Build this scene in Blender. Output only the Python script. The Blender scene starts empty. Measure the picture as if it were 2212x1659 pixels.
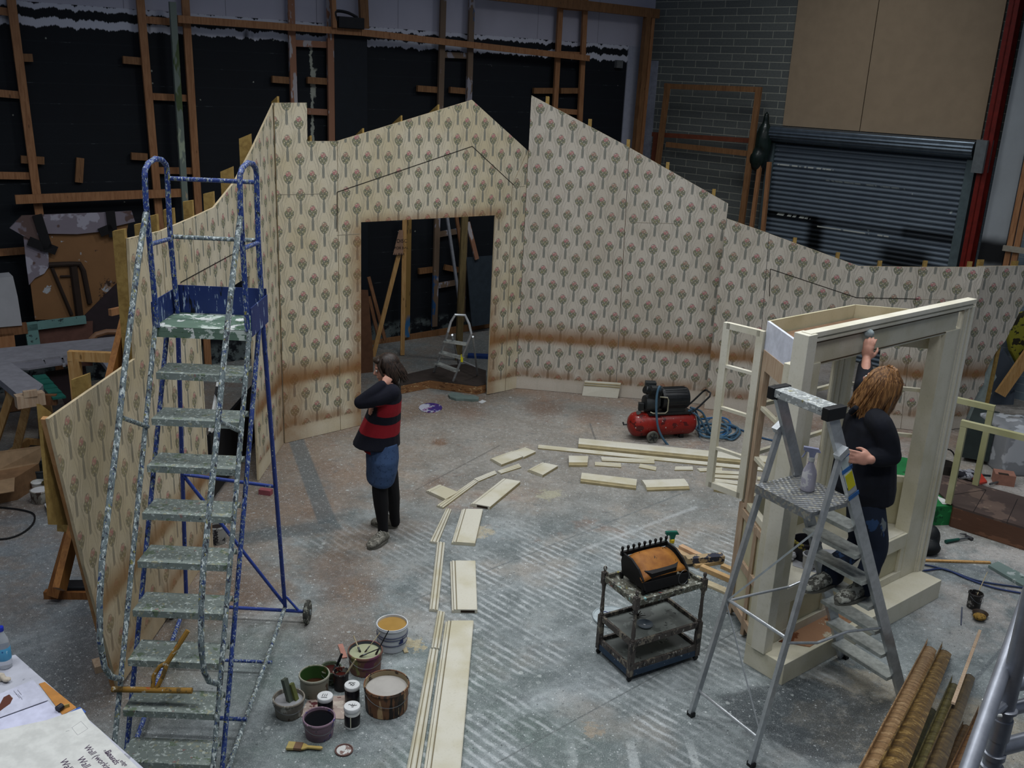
import bpy, bmesh, math, random
from mathutils import Vector, Matrix, noise as mnoise
random.seed(7)
sc = bpy.context.scene
COL = sc.collection
PI = math.pi
# ---------------------------------------------------------------- camera
F_PX, TH, RO, CH = 2056.0, math.radians(17.9), math.radians(2.57), 3.9
cd = bpy.data.cameras.new('camera'); cam = bpy.data.objects.new('camera', cd); COL.objects.link(cam)
cd.sensor_width = 36.0; cd.lens = 36.0 * F_PX / 2212.0; cd.clip_start = 0.05; cd.clip_end = 100
_f = Vector((0, math.cos(TH), -math.sin(TH))); _r0 = Vector((1, 0, 0)); _u0 = Vector((0, math.sin(TH), math.cos(TH)))
_R = _r0 * math.cos(RO) + _u0 * math.sin(RO); _U = -_r0 * math.sin(RO) + _u0 * math.cos(RO)
cam.matrix_world = Matrix(((_R.x, _U.x, -_f.x, 0), (_R.y, _U.y, -_f.y, 0), (_R.z, _U.z, -_f.z, CH), (0, 0, 0, 1)))
sc.camera = cam
# ---------------------------------------------------------------- exposure, sky, lamps
sc.view_settings.view_transform = 'Standard'; sc.view_settings.look = 'None'
sc.view_settings.gamma = 1.0; sc.view_settings.exposure = -0.1; sc.view_settings.use_curve_mapping = False
w = bpy.data.worlds.new('world'); sc.world = w; w.use_nodes = True
w.node_tree.nodes['Background'].inputs[0].default_value = (0.62, 0.75, 1.0, 1)
w.node_tree.nodes['Background'].inputs[1].default_value = 0.155
def lamp(name, loc, size, power, col, aim=(0, 0, -1), spread=180):
    d = bpy.data.lights.new(name, 'AREA'); d.shape = 'RECTANGLE'; d.size, d.size_y = size; d.energy = power; d.color = col
    d.spread = math.radians(spread)
    o = bpy.data.objects.new(name, d); COL.objects.link(o); o.location = loc
    o.rotation_euler = Vector(aim).to_track_quat('-Z', 'Y').to_euler(); return o
LC = (0.97, 0.99, 1.0)
for (x, y) in ((-2.6, 2.6), (1.6, 2.2), (-1.8, 6.6), (2.0, 6.4), (0.4, 9.6)):
    lamp('hall_lamp', (x, y, 6.6), (2.4, 0.5), 88, LC, spread=145)
lamp('hall_lamp', (5.2, 7.6, 6.6), (2.4, 0.5), 68, LC, spread=145)
lamp('hall_lamp', (3.0, 12.6, 6.6), (2.4, 0.5), 50, LC, spread=145)  # unseen lamp, put here to brighten the back of the hall
# ---------------------------------------------------------------- pixel rays -> real points
def ray(px, py):
    dx, dy = px - 1106.0, py - 829.5
    x = dx * math.cos(RO) + dy * math.sin(RO); y = -dx * math.sin(RO) + dy * math.cos(RO)
    return _r0 * x - _u0 * y + _f * F_PX
def P(px, py, z=0.0):                       # on the level z
    d = ray(px, py); t = (z - CH) / d.z; return Vector((0, 0, CH)) + d * t
def Q(px, py, A, B):                        # on the upright plane through A and B
    d = ray(px, py); e = Vector((B[0] - A[0], B[1] - A[1])); n = Vector((-e.y, e.x))
    t = (A[0] * n.x + A[1] * n.y) / (d.x * n.x + d.y * n.y); return Vector((0, 0, CH)) + d * t
def Y(px, py, y):                           # on the plane y = const
    d = ray(px, py); return Vector((0, 0, CH)) + d * (y / d.y)
def V(*a): return Vector(a)
# ---------------------------------------------------------------- mesh builder
class M:
    def __init__(s): s.v = []; s.f = []; s.mi = []; s.m = 0; s.uv = {}
    def add(s, vs, fs):
        b = len(s.v); s.v += [Vector(v) for v in vs]
        for f in fs: s.f.append([b + i for i in f]); s.mi.append(s.m)
        return s
    def box(s, c, d, R=None):
        c = Vector(c); vs = []
        for z in (-.5, .5):
            for y in (-.5, .5):
                for x in (-.5, .5):
                    q = Vector((x * d[0], y * d[1], z * d[2])); vs.append(c + (R @ q if R else q))
        return s.add(vs, [(0, 2, 3, 1), (4, 5, 7, 6), (0, 1, 5, 4), (2, 6, 7, 3), (1, 3, 7, 5), (0, 4, 6, 2)])
    def bar(s, p, q, a, b, side=None):      # a = size along side, b = the other
        p, q = Vector(p), Vector(q); t = (q - p).normalized()
        sd = Vector(side) if side is not None else (V(0, 0, 1) if abs(t.z) < .9 else V(1, 0, 0))
        sd = (sd - t * sd.dot(t)).normalized(); o = t.cross(sd)
        vs = [c + sd * (i * a / 2) + o * (j * b / 2) for c in (p, q) for i, j in ((-1, -1), (1, -1), (1, 1), (-1, 1))]
        return s.add(vs, [(3, 2, 1, 0), (4, 5, 6, 7), (0, 1, 5, 4), (1, 2, 6, 5), (2, 3, 7, 6), (3, 0, 4, 7)])
    def prism(s, pts, d):                   # polygon pts extruded by vector d
        n = len(pts); pts = [Vector(p) for p in pts]; d = Vector(d)
        vs = pts + [p + d for p in pts]
        fs = [tuple(range(n))[::-1], tuple(range(n, 2 * n))] + [(i, (i + 1) % n, n + (i + 1) % n, n + i) for i in range(n)]
        return s.add(vs, fs)
    def tube(s, pts, r, n=10, closed=False, cap=True):
        pts = [Vector(p) for p in pts]; N = len(pts); rs = r if isinstance(r, (list, tuple)) else [r] * N
        ts = []
        for i in range(N):
            a = pts[(i - 1) % N] if (closed or i > 0) else pts[i]; b = pts[(i + 1) % N] if (closed or i < N - 1) else pts[i]
            ts.append((b - a).normalized())
        up = V(0, 0, 1) if abs(ts[0].z) < .9 else V(1, 0, 0)
        nrm = (up - ts[0] * up.dot(ts[0])).normalized(); vs = []
        for i in range(N):
            nrm = (nrm - ts[i] * nrm.dot(ts[i]))
            nrm = nrm.normalized() if nrm.length > 1e-6 else ts[i].orthogonal().normalized()
            bi = ts[i].cross(nrm)
            vs += [pts[i] + (nrm * math.cos(2 * PI * k / n) + bi * math.sin(2 * PI * k / n)) * rs[i] for k in range(n)]
        fs = []
        for i in range(N if closed else N - 1):
            a, b = i * n, ((i + 1) % N) * n
            fs += [(a + k, a + (k + 1) % n, b + (k + 1) % n, b + k) for k in range(n)]
        if cap and not closed: fs += [tuple(range(n))[::-1], tuple(range((N - 1) * n, N * n))]
        return s.add(vs, fs)
    def loft(s, rings):                     # rings: (center, side vector*rx, other vector*ry)
        n = 20; vs = []
        for c, a, b in rings:
            c, a, b = Vector(c), Vector(a), Vector(b)
            vs += [c + a * math.cos(2 * PI * k / n) + b * math.sin(2 * PI * k / n) for k in range(n)]
        fs = [tuple(range(n))[::-1], tuple(range((len(rings) - 1) * n, len(rings) * n))]
        for i in range(len(rings) - 1):
            a, b = i * n, (i + 1) * n
            fs += [(a + k, a + (k + 1) % n, b + (k + 1) % n, b + k) for k in range(n)]
        return s.add(vs, fs)
    def lathe(s, c, prof, n=28, ax=None, sx=1.0, cap=True):   # prof: (radius, height)
        c = Vector(c); ax = Vector(ax).normalized() if ax is not None else V(0, 0, 1)
        a = ax.orthogonal().normalized() if abs(ax.z) < .999 else V(1, 0, 0); b = ax.cross(a); vs = []
        for r, h in prof: vs += [c + ax * h + (a * math.cos(2 * PI * k / n) * sx + b * math.sin(2 * PI * k / n)) * r for k in range(n)]
        fs = []
        for i in range(len(prof) - 1):
            p, q = i * n, (i + 1) * n
            fs += [(p + k, p + (k + 1) % n, q + (k + 1) % n, q + k) for k in range(n)]
        if cap: fs += [tuple(range(n))[::-1], tuple(range((len(prof) - 1) * n, len(prof) * n))]
        return s.add(vs, fs)
    def ell(s, c, r, R=None, n=16, m=10):
        c = Vector(c); vs = []; fs = []
        for i in range(1, m):
            t = PI * i / m
            for k in range(n):
                q = Vector((r[0] * math.sin(t) * math.cos(2 * PI * k / n), r[1] * math.sin(t) * math.sin(2 * PI * k / n), r[2] * math.cos(t)))
                vs.append(c + (R @ q if R else q))
        top, bot = len(vs), len(vs) + 1
        for z in (r[2], -r[2]):
            q = Vector((0, 0, z)); vs.append(c + (R @ q if R else q))
        for i in range(m - 2):
            a, b = i * n, (i + 1) * n
            fs += [(a + k, b + k, b + (k + 1) % n, a + (k + 1) % n) for k in range(n)]
        fs += [(top, k, (k + 1) % n) for k in range(n)] + [(bot, (m - 2) * n + (k + 1) % n, (m - 2) * n + k) for k in range(n)]
        return s.add(vs, fs)
    def build(s, name, mat, parent=None, smooth=False, bevel=0, remesh=0, sm=0, uvf=None, angle=None, origin=None):
        me = bpy.data.meshes.new(name)
        off = Vector(origin) if origin is not None else V(0, 0, 0)
        if parent is not None: off = WL[parent.name]
        elif origin is None and s.v:
            mn = [min(v[i] for v in s.v) for i in range(3)]; mx = [max(v[i] for v in s.v) for i in range(3)]
            off = V((mn[0] + mx[0]) / 2, (mn[1] + mx[1]) / 2, mn[2])
        me.from_pydata([tuple(v - off) for v in s.v], [], s.f)
        for mm in (mat if isinstance(mat, (list, tuple)) else [mat]): me.materials.append(mm)
        for p, i in zip(me.polygons, s.mi): p.material_index = i
        if uvf:
            ul = me.uv_layers.new(name='UVMap')
            for lp in me.loops: ul.data[lp.index].uv = uvf(s.v[lp.vertex_index])
        bm = bmesh.new(); bm.from_mesh(me); bmesh.ops.recalc_face_normals(bm, faces=bm.faces); bm.to_mesh(me); bm.free()
        if smooth:
            for p in me.polygons: p.use_smooth = True
            if not remesh:
                try: me.set_sharp_from_angle(angle=math.radians(angle or 40))
                except Exception: pass
        o = bpy.data.objects.new(name, me); COL.objects.link(o)
        if parent is not None: o.parent = parent
        else: o.location = off
        WL[o.name] = off
        if remesh:
            r = o.modifiers.new('remesh', 'REMESH'); r.mode = 'VOXEL'; r.voxel_size = remesh; r.use_smooth_shade = True
            if sm: q = o.modifiers.new('smooth', 'SMOOTH'); q.iterations = sm; q.factor = .5
        if bevel:
            q = o.modifiers.new('bevel', 'BEVEL'); q.width = bevel; q.segments = 2; q.limit_method = 'ANGLE'
        return o
WL = {}
def root(name, loc):
    o = bpy.data.objects.new(name, None); o.empty_display_size = .1; COL.objects.link(o); o.location = loc; WL[o.name] = Vector(loc); return o
def tag(o, label, cat, group=None):
    o['label'] = label; o['category'] = cat
    if group: o['group'] = group
    return o
def struct(o): o['kind'] = 'structure'; return o
def thing(name, loc, label, cat, group=None): return tag(root(name, loc), label, cat, group)
# ---------------------------------------------------------------- node helper
class S:
    def __init__(s, t, k): s.t = t; s.k = k
    def _m(s, op, a, b=None, c=None):
        n = s.t.nodes.new('ShaderNodeMath'); n.operation = op
        for i, q in enumerate((a, b, c)):
            if q is None: continue
            if isinstance(q, S): s.t.links.new(q.k, n.inputs[i])
            else: n.inputs[i].default_value = q
        return S(s.t, n.outputs[0])
    def __add__(s, o): return s._m('ADD', s, o)
    def __radd__(s, o): return s._m('ADD', o, s)
    def __sub__(s, o): return s._m('SUBTRACT', s, o)
    def __rsub__(s, o): return s._m('SUBTRACT', o, s)
    def __mul__(s, o): return s._m('MULTIPLY', s, o)
    def __rmul__(s, o): return s._m('MULTIPLY', o, s)
    def __truediv__(s, o): return s._m('DIVIDE', s, o)
    def __neg__(s): return s._m('MULTIPLY', s, -1.0)
    def f(s, op, b=None, c=None): return s._m(op, s, b, c)
    def abs(s): return s._m('ABSOLUTE', s)
    def max(s, o): return s._m('MAXIMUM', s, o)
    def min(s, o): return s._m('MINIMUM', s, o)
    def cl(s): n = s._m('ADD', s, 0.0); n.k.node.use_clamp = True; return n
    def step(s, a, b):                      # smooth 0..1 between a and b (a may exceed b)
        n = s.t.nodes.new('ShaderNodeMapRange'); n.interpolation_type = 'SMOOTHSTEP'
        s.t.links.new(s.k, n.inputs[0])
        if a < b: n.inputs[1].default_value, n.inputs[2].default_value = a, b
        else: n.inputs[1].default_value, n.inputs[2].default_value, n.inputs[3].default_value, n.inputs[4].default_value = b, a, 1, 0
        return S(s.t, n.outputs[0])
class NT:
    def __init__(s, name):
        s.m = bpy.data.materials.new(name); s.m.use_nodes = True; s.t = s.m.node_tree
        s.b = s.t.nodes['Principled BSDF']; s.tc = s.t.nodes.new('ShaderNodeTexCoord')
        s.b.inputs['Specular IOR Level'].default_value = .3
    def co(s, which='Object'): return S(s.t, s.tc.outputs[which])
    def world(s): return S(s.t, s.t.nodes.new('ShaderNodeNewGeometry').outputs['Position'])
    def sep(s, v):
        n = s.t.nodes.new('ShaderNodeSeparateXYZ'); s.t.links.new(v.k, n.inputs[0]); return [S(s.t, n.outputs[i]) for i in range(3)]
    def comb(s, x, y, z=0.0):
        n = s.t.nodes.new('ShaderNodeCombineXYZ')
        for i, q in enumerate((x, y, z)):
            if isinstance(q, S): s.t.links.new(q.k, n.inputs[i])
            else: n.inputs[i].default_value = q
        return S(s.t, n.outputs[0])
    def mapp(s, v, scale=(1, 1, 1), rot=(0, 0, 0), loc=(0, 0, 0)):
        n = s.t.nodes.new('ShaderNodeMapping'); s.t.links.new(v.k, n.inputs[0])
        n.inputs[1].default_value = loc; n.inputs[2].default_value = rot; n.inputs[3].default_value = scale; return S(s.t, n.outputs[0])
    def noise(s, v, scale, detail=3, rough=.6, dist=0, dim='3D'):
        n = s.t.nodes.new('ShaderNodeTexNoise'); n.noise_dimensions = dim; s.t.links.new(v.k, n.inputs['Vector'])
        n.inputs['Scale'].default_value = scale; n.inputs['Detail'].default_value = detail; n.inputs['Roughness'].default_value = rough
        n.inputs['Distortion'].default_value = dist; return S(s.t, n.outputs[0])
    def vor(s, v, scale, rnd=1.0):
        n = s.t.nodes.new('ShaderNodeTexVoronoi'); s.t.links.new(v.k, n.inputs['Vector']); n.inputs['Scale'].default_value = scale
        n.inputs['Randomness'].default_value = rnd;
        return S(s.t, n.outputs['Distance']), S(s.t, n.outputs['Color'])
    def mix(s, f, a, b):
        n = s.t.nodes.new('ShaderNodeMix'); n.data_type = 'RGBA'
        for i, q in ((0, f), (6, a), (7, b)):
            if isinstance(q, S): s.t.links.new(q.k, n.inputs[i])
            elif i == 0: n.inputs[0].default_value = q
            else: n.inputs[i].default_value = (*q, 1)
        return S(s.t, n.outputs[2])
    def color(s, c):
        if isinstance(c, S): s.t.links.new(c.k, s.b.inputs['Base Color'])
        else: s.b.inputs['Base Color'].default_value = (*c, 1)
    def rough(s, r):
        if isinstance(r, S): s.t.links.new(r.k, s.b.inputs['Roughness'])
        else: s.b.inputs['Roughness'].default_value = r
    def metal(s, r): s.b.inputs['Metallic'].default_value = r
    def bump(s, h, strength=.3, dist=.01):
        n = s.t.nodes.new('ShaderNodeBump'); s.t.links.new(h.k, n.inputs['Height']); n.inputs['Strength'].default_value = strength
        n.inputs['Distance'].default_value = dist; s.t.links.new(n.outputs[0], s.b.inputs['Normal'])
def lin(h):
    h = h.lstrip('#'); r = []
    for i in (0, 2, 4):
        c = int(h[i:i + 2], 16) / 255; r.append(c / 12.92 if c <= .04045 else ((c + .055) / 1.055) ** 2.4)
    return tuple(r)
def plain(name, col, rough=.6, metal=0, var=.12, scale=12, bump=0, stretch=(1, 1, 1)):
    n = NT(name); c = lin(col); v = n.mapp(n.world(), stretch)
    f = n.noise(v, scale, 4)
    n.color(n.mix(f.step(.3, .7), tuple(x * (1 - var) for x in c), tuple(min(1, x * (1 + var)) for x in c)))
    n.rough(rough); n.metal(metal)
    if bump: n.bump(n.noise(v, scale * 4, 3), bump, .004)
    return n.m
def splat(name, base, cols, rough=.55, amt=.5, scale=60, metal=0, vert=1.0):
    """old paint-spattered surface: base colour with layers of blobs; cols = [(hex, cover, scale factor)]"""
    n = NT(name); v = n.mapp(n.world(), (1, 1, vert)); c = lin(base)
    f = n.noise(v, scale * .3, 4); col = n.mix(f, tuple(x * .75 for x in c), tuple(min(1, x * 1.2) for x in c))
    for i, (h, cov, k) in enumerate(cols):
        q = n.noise(n.mapp(v, loc=(i * 7.3, i * 3.1, i * 5.7)), scale * k, 4, .65)
        t = .5 + (1 - cov * 2) * .17
        col = n.mix(q.step(t, t + .03), col, lin(h))
    n.color(col); n.rough(rough); n.metal(metal); n.bump(n.noise(v, scale, 4), .35, .004)
    return n.m
def woodmat(name, a, b, rough=.6, gs=(40, 40, 4), knots=True):
    n = NT(name); o = n.co('Generated'); v = n.world()
    g = n.noise(n.mapp(v, gs), 1.2, 5, .6, .6); big = n.noise(v, 2.2, 2)
    col = n.mix(g.step(.35, .7), lin(a), lin(b)); col = n.mix(big.step(.4, .7) * .35, col, lin(b))
    if knots:
        d, _ = n.vor(n.mapp(v, (9, 9, 3)), 1.0); col = n.mix(d.step(.10, .05) * .8, col, tuple(x * .35 for x in lin(b)))
    n.color(col); n.rough(rough); n.bump(g, .15, .003); return n.m

def D(px, py, dep):                          # at a distance along the view axis
    return V(0, 0, CH) + ray(px, py) * (dep / F_PX)
# ================================================================ FLOOR
def floor_mat():
    n = NT('painted_floor'); w = n.world(); x, y, z = n.sep(w)
    g1 = n.noise(w, .55, 3, .55); g2 = n.noise(w, 2.2, 5, .65, .4); g3 = n.noise(w, 9, 6, .75); g4 = n.noise(w, 60, 3, .7)
    c = n.mix(g2.step(.33, .68), lin('#5d6667'), lin('#899192'))
    warm = ((y - 7.0 + (g1 - .5) * 6.0).step(-.4, 2.6) * .62 + (n.noise(w, 1.1, 4) - .5).step(.02, .16) * .38).cl()
    c = n.mix(warm, c, n.mix(g3, lin('#75695c'), lin('#a6998a')))
    # blue-green cast by the paint pots and on the right, dusty pink on the far right
    green = ((n.noise(n.mapp(w, loc=(3, 1, 0)), .8, 3)).step(.47, .62) * (y.step(6.9, 5.0)) * (x.step(1.1, .1))).cl()
    c = n.mix(green * .75, c, n.mix(g3.step(.3, .7), lin('#46544f'), lin('#64766f')))
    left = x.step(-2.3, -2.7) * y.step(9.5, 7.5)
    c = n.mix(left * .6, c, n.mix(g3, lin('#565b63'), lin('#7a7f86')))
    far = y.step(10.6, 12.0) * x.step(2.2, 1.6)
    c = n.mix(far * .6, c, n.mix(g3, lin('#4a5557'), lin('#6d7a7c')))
    dust = x.step(2.8, 4.2) * n.noise(n.mapp(w, loc=(0, 9, 0)), 1.3, 4).step(.44, .56)
    c = n.mix(dust * .7, c, n.mix(g4, lin('#8e8a88'), lin('#c4bcb4')))
    # cream spread with dark wiped paint in front of the window unit
    rr = ((x - 2.65) * (x - 2.65) + (y - 5.2) * (y - 5.2)).f('SQRT') + (g2 - .5) * 1.1
    c = n.mix(rr.step(.75, .55) * .6 * n.noise(w, 2.4, 4).step(.4, .5), c, lin('#b5a992'))
    # reddish brown drifts sprayed past the wallpapered flats
    sb = n.noise(n.mapp(w, loc=(5, 5, 0)), 1.6, 4, .7)
    c = n.mix(sb.step(.56, .70) * .5 * y.step(6.0, 8.0), c, lin('#775640'))
    for (ax, ay, r, k) in ((-.78, 9.85, .13, .9), (-.5, 10.9, .3, .6), (-.72, 8.75, .2, .5), (-1.75, 8.05, .22, .55), (-1.9, 9.0, .3, .5), (1.0, 10.9, .35, .55), (.4, 11.2, .4, .6), (-1.4, 7.0, .35, .5), (-2.0, 6.5, .5, .6), (-1.2, 6.6, .35, .55), (-1.9, 8.2, .6, .5), (-1.1, 5.9, .4, .35), (-1.5, 8.9, .5, .4)):
        d = ((x - ax) * (x - ax) + (y - ay) * (y - ay) * .6).f('SQRT') + (g3 - .5) * .16
        c = n.mix(d.step(r, r * .2) * k, c, lin('#6b4a30'))
    wl = (x + 2.45).abs().step(.75, 0) * y.step(4.6, 5.2)
    wc = ((x + 2.43) * .677 - (y - 9.61) * .736).abs()
    we = ((x - .06) * .239 + (y - 11.9) * .971).abs(); wf = ((x - 2.45) * .184 + (y - 11.41) * .983).abs()
    c = n.mix((wl.max(wc.step(.45, 0)) * (g2 + .35)).cl() * .75, c, lin('#5b4227'))
    c = n.mix((we.step(.5, .05) * x.step(-.1, .1) * (g2 + .3)).cl() * .65, c, lin('#8a6a50')); c = n.mix((wf.step(.4, .05) * x.step(2.3, 2.5) * (g2 + .3)).cl() * .5, c, lin('#7d6450'))
    # overspray stripes left by slatted work
    u = (x * .731 - y * .682); v = (x * .682 + y * .731)
    st = ((v + (g2 - .5) * .06) * (2 * PI / .072)).f('SINE') * .5 + .5
    band = n.noise(n.mapp(w, (1, 1, 1), (0, 0, .75), (2, 0, 0)), 1.1, 3, .55)
    reg = (y.step(8.2, 7.6) * x.step(-.9, -.3) * (x - y * .25).step(1.1, .6) * band.step(.40, .54)).cl()
    pr = (x.step(-2.0, -1.6) * x.step(-.2, -.7) * y.step(6.9, 7.5) * y.step(8.0, 7.7)).cl()
    reg = reg.max(pr * .6)
    reg = (reg * n.noise(w, 4.5, 4, .7).step(.36, .56) * g1.step(.35, .5)).cl(); c = n.mix(reg * (st + (g3 - .5) * .9).step(.5, 1.0) * .68, c, lin('#b9bec0'))
    c = n.mix(reg * (st + (g3 - .5) * .9).step(.45, .0) * .34, c, lin('#565b5b'))
    cx = (x * 17.0 + (g2 - .5) * 2).f('SINE').step(.82, .95) * (x - .95).abs().step(.6, .35) * y.step(5.05, 4.85)
    c = n.mix(cx * .5, c, lin('#c0c6c6'))
    # white mist drifts along the same direction
    mist = n.noise(n.comb(v * 2.2, u * .55 , 0.0) if False else n.comb((x * .682 + y * .731) * .75, (x * .731 - y * .682) * 1.9, 0.0), 1.0, 5, .6, .5)
    c = n.mix(mist.step(.54, .76) * .42 * y.step(9.2, 7.6), c, lin('#bac2c6'))
    rr2 = ((x - 2.85) * (x - 2.85) * .7 + (y - 5.0) * (y - 5.0)).f('SQRT') + (g2 - .5) * .9
    c = n.mix(rr2.step(.75, .5) * .5, c, n.mix(g3, lin('#a79c86'), lin('#8f8b80')))
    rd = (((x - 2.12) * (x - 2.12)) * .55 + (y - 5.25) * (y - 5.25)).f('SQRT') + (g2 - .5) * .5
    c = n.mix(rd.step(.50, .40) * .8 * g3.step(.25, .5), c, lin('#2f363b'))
    wb2 = (x.step(-.3, -1.2) * y.step(5.6, 6.4) * n.noise(n.mapp(w, loc=(8, 2, 0)), 1.7, 5, .65).step(.42, .6)).cl()
    c = n.mix(wb2 * .5, c, n.mix(g3, lin('#64503f'), lin('#94806c')))
    # dark masked L shape and sheet joints
    def line(ax, ay, bx, by, wd, soft, col, k):
        nonlocal c
        L = math.hypot(bx - ax, by - ay); ex, ey = (bx - ax) / L, (by - ay) / L
        t = (x - ax) * ex + (y - ay) * ey; d = ((x - ax) * ey - (y - ay) * ex).abs()
        c = n.mix(d.step(wd + soft, wd) * t.step(-.02, .02) * t.step(L + .02, L - .02) * k, c, lin(col))
    line(-2.35, 9.75, -1.6, 7.75, .07, .03, '#4a5458', .75); line(-2.35, 7.35, -1.5, 7.75, .07, .1, '#4a5458', .6)
    line(-.9, 8.55, -.1, 9.85, .004, .01, '#4b4540', .6); line(.0, 4.7, 2.6, 7.0, .003, .006, '#4a4f50', .6)
    line(-.7, 6.5, 1.9, 8.9, .004, .012, '#50585a', .5); line(.63, 7.42, 1.85, 8.46, .006, .03, '#b3b7b8', .45)
    line(2.6, 5.0, 4.6, 7.1, .01, .01, '#4c5358', .6); line(1.0, 9.7, .95, 10.7, .006, .01, '#5a5650', .8)
    line(3.0, 8.0, 5.8, 6.6, .05, .03, '#4a535b', .5); line(-3.2, 6.9, -2.6, 4.2, .02, .2, '#3f4348', .5)
    # speckles: white and dark flecks, larger splashes
    for (sc_, r, h, k, off) in ((16, .13, '#d0d4d4', .7, 0), (34, .2, '#c9cfd0', .7, 4), (23, .16, '#33383b', .75, 9), (6.5, .13, '#b4bab8', .6, 2), (46, .22, '#3b4043', .5, 14), (70, .24, '#d5d9d9', .45, 19)):
        d, vc = n.vor(n.mapp(w, loc=(off, off, 0)), sc_); q = n.sep(vc)[0]
        c = n.mix((d + (g4 - .5) * .14).step(r, r * .72) * q.step(.74, .78) * k, c, lin(h))
    for (ax, ay, r, col) in ((-.62, 5.9, .13, '#b3a47c'), (-.22, 7.72, .18, '#aca084'), (.42, 8.6, .2, '#aaa68c'), (.6, 5.05, .09, '#9a8b76'), (-2.8, 4.9, .14, '#8f9598')):
        d = ((x - ax) * (x - ax) + (y - ay) * (y - ay)).f('SQRT') + (g3 - .5) * .55
        c = n.mix(d.step(r * .7, r * .4) * .7, c, lin(col))
    grit = n.noise(w, 130, 3, .8)
    mt = n.noise(w, 22, 5, .75); c = n.mix(mt.step(.5, .68) * .4, c, lin('#4a5052')); c = n.mix(mt.step(.48, .32) * .32, c, lin('#bcc1c1'))
    c = n.mix(n.noise(n.mapp(w, loc=(4, 7, 0)), 7, 5, .7).step(.55, .66) * .35, c, lin('#535a5c'))
    c = n.mix(grit.step(.5, .66) * .34, c, lin('#3d4244')); c = n.mix(grit.step(.48, .34) * .3, c, lin('#cfd3d3'))
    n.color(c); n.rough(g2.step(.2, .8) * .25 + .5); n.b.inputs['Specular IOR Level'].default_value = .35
    n.bump(g3 + g4 * .3, .12, .006); return n.m
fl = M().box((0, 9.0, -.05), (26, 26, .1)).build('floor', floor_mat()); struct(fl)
# ================================================================ WALLS OF THE HALL
K = V(2.1, 17.0, 0); bd = V(-.8, -.6, 0); br = V(.7220, -.6919, 0)
def blackwall():
    n = NT('black_painted_blockwork'); u, v, _ = n.sep(n.co('UV')); w = n.comb(u, v)
    a = n.noise(w, 1.5, 4, .6); f = n.noise(w, 12, 4, .7); g = n.noise(w, 3.4, 5, .7)
    c = n.mix(a, lin('#060a10'), lin('#0f161e'))
    row = (v / .225 - (v / .225).f('FLOOR') - .5).abs()
    c = n.mix(row.step(.478, .495) * g.step(.56, .66) * .5, c, lin('#6d7476'))
    c = n.mix(row.step(.45, .49) * .25, c, lin('#1d2429'))
    wav = (n.noise(n.mapp(w, (1, .001, 1)), 5, 4, .7) - .5) * .22
    h = v - 4.20 + wav
    # two ragged white edges where the black paint stops, and the end at the right
    for (lo, hi) in ((.015, .10), (.205, .26)):
        m = (h.step(lo - .01, lo + .006) * h.step(hi + .01, hi - .006)).cl() * n.noise(n.mapp(w, (1, .3, 1)), 2.2, 3).step(.28, .36)
        c = n.mix(m * .95, c, lin('#c3c5d0'))
    end = (u + wav * .7).step(.56, .5)
    c = n.mix(end, c, n.mix(f, lin('#8d91a0'), lin('#a8abb8')))
    for (ax, h0, h1, wd) in ((6.19, 2.9, 4.2, .014), (6.15, 3.5, 3.9, .02)):
        c = n.mix((u - ax + (f - .5) * .12).abs().step(wd * 1.6, wd) * v.step(h0, h0 + .05) * v.step(h1, h1 - .05) * .8, c, lin('#a4a89c'))
    d, q = n.vor(w, 7); c = n.mix((d + (f - .5) * .3).step(.08, .05) * n.sep(q)[0].step(.86, .88) * .6, c, lin('#a4a79c'))
    low = v.step(.32, .2); c = n.mix(low * g.step(.45, .55) * .6, c, lin('#6f7b7b'))
    n.color(c); n.rough(.75); n.bump(f, .2, .01); return n.m
def uv_line(A, d): return lambda p: ((p - A).dot(d), p.z)
wb = M().prism([K + bd * -.0, K + bd * 14, K + bd * 14 + V(0, 0, 4.46), K + V(0, 0, 4.46)], V(-.6, .8, 0) * .2)
wb = struct(wb.build('wall_back', blackwall(), uvf=uv_line(K, bd)))
def sheetmat():
    n = NT('grey_cladding_sheet'); u, v, _ = n.sep(n.co('UV')); w = n.comb(u, v)
    c = n.mix(n.noise(w, 1.2, 3), lin('#a09fac'), lin('#b5b3c0'))
    k = ((u / 1.22) - (u / 1.22).f('FLOOR') - .5).abs(); c = n.mix(k.step(.495, .499) * .7, c, lin('#4d4d55'))
    c = n.mix(n.noise(n.mapp(w, (1, .25, 1)), 1.0, 2).step(.55, .75) * .55, c, lin('#4e463f')); n.color(c); n.rough(.5); return n.m
up = M().prism([K + V(0, 0, 4.46), K + bd * 14 + V(0, 0, 4.46), K + bd * 14 + V(0, 0, 8), K + V(0, 0, 8)], V(-.6, .8, 0) * .2)
struct(up.build('trim_1', sheetmat(), uvf=uv_line(K, bd)))
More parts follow.
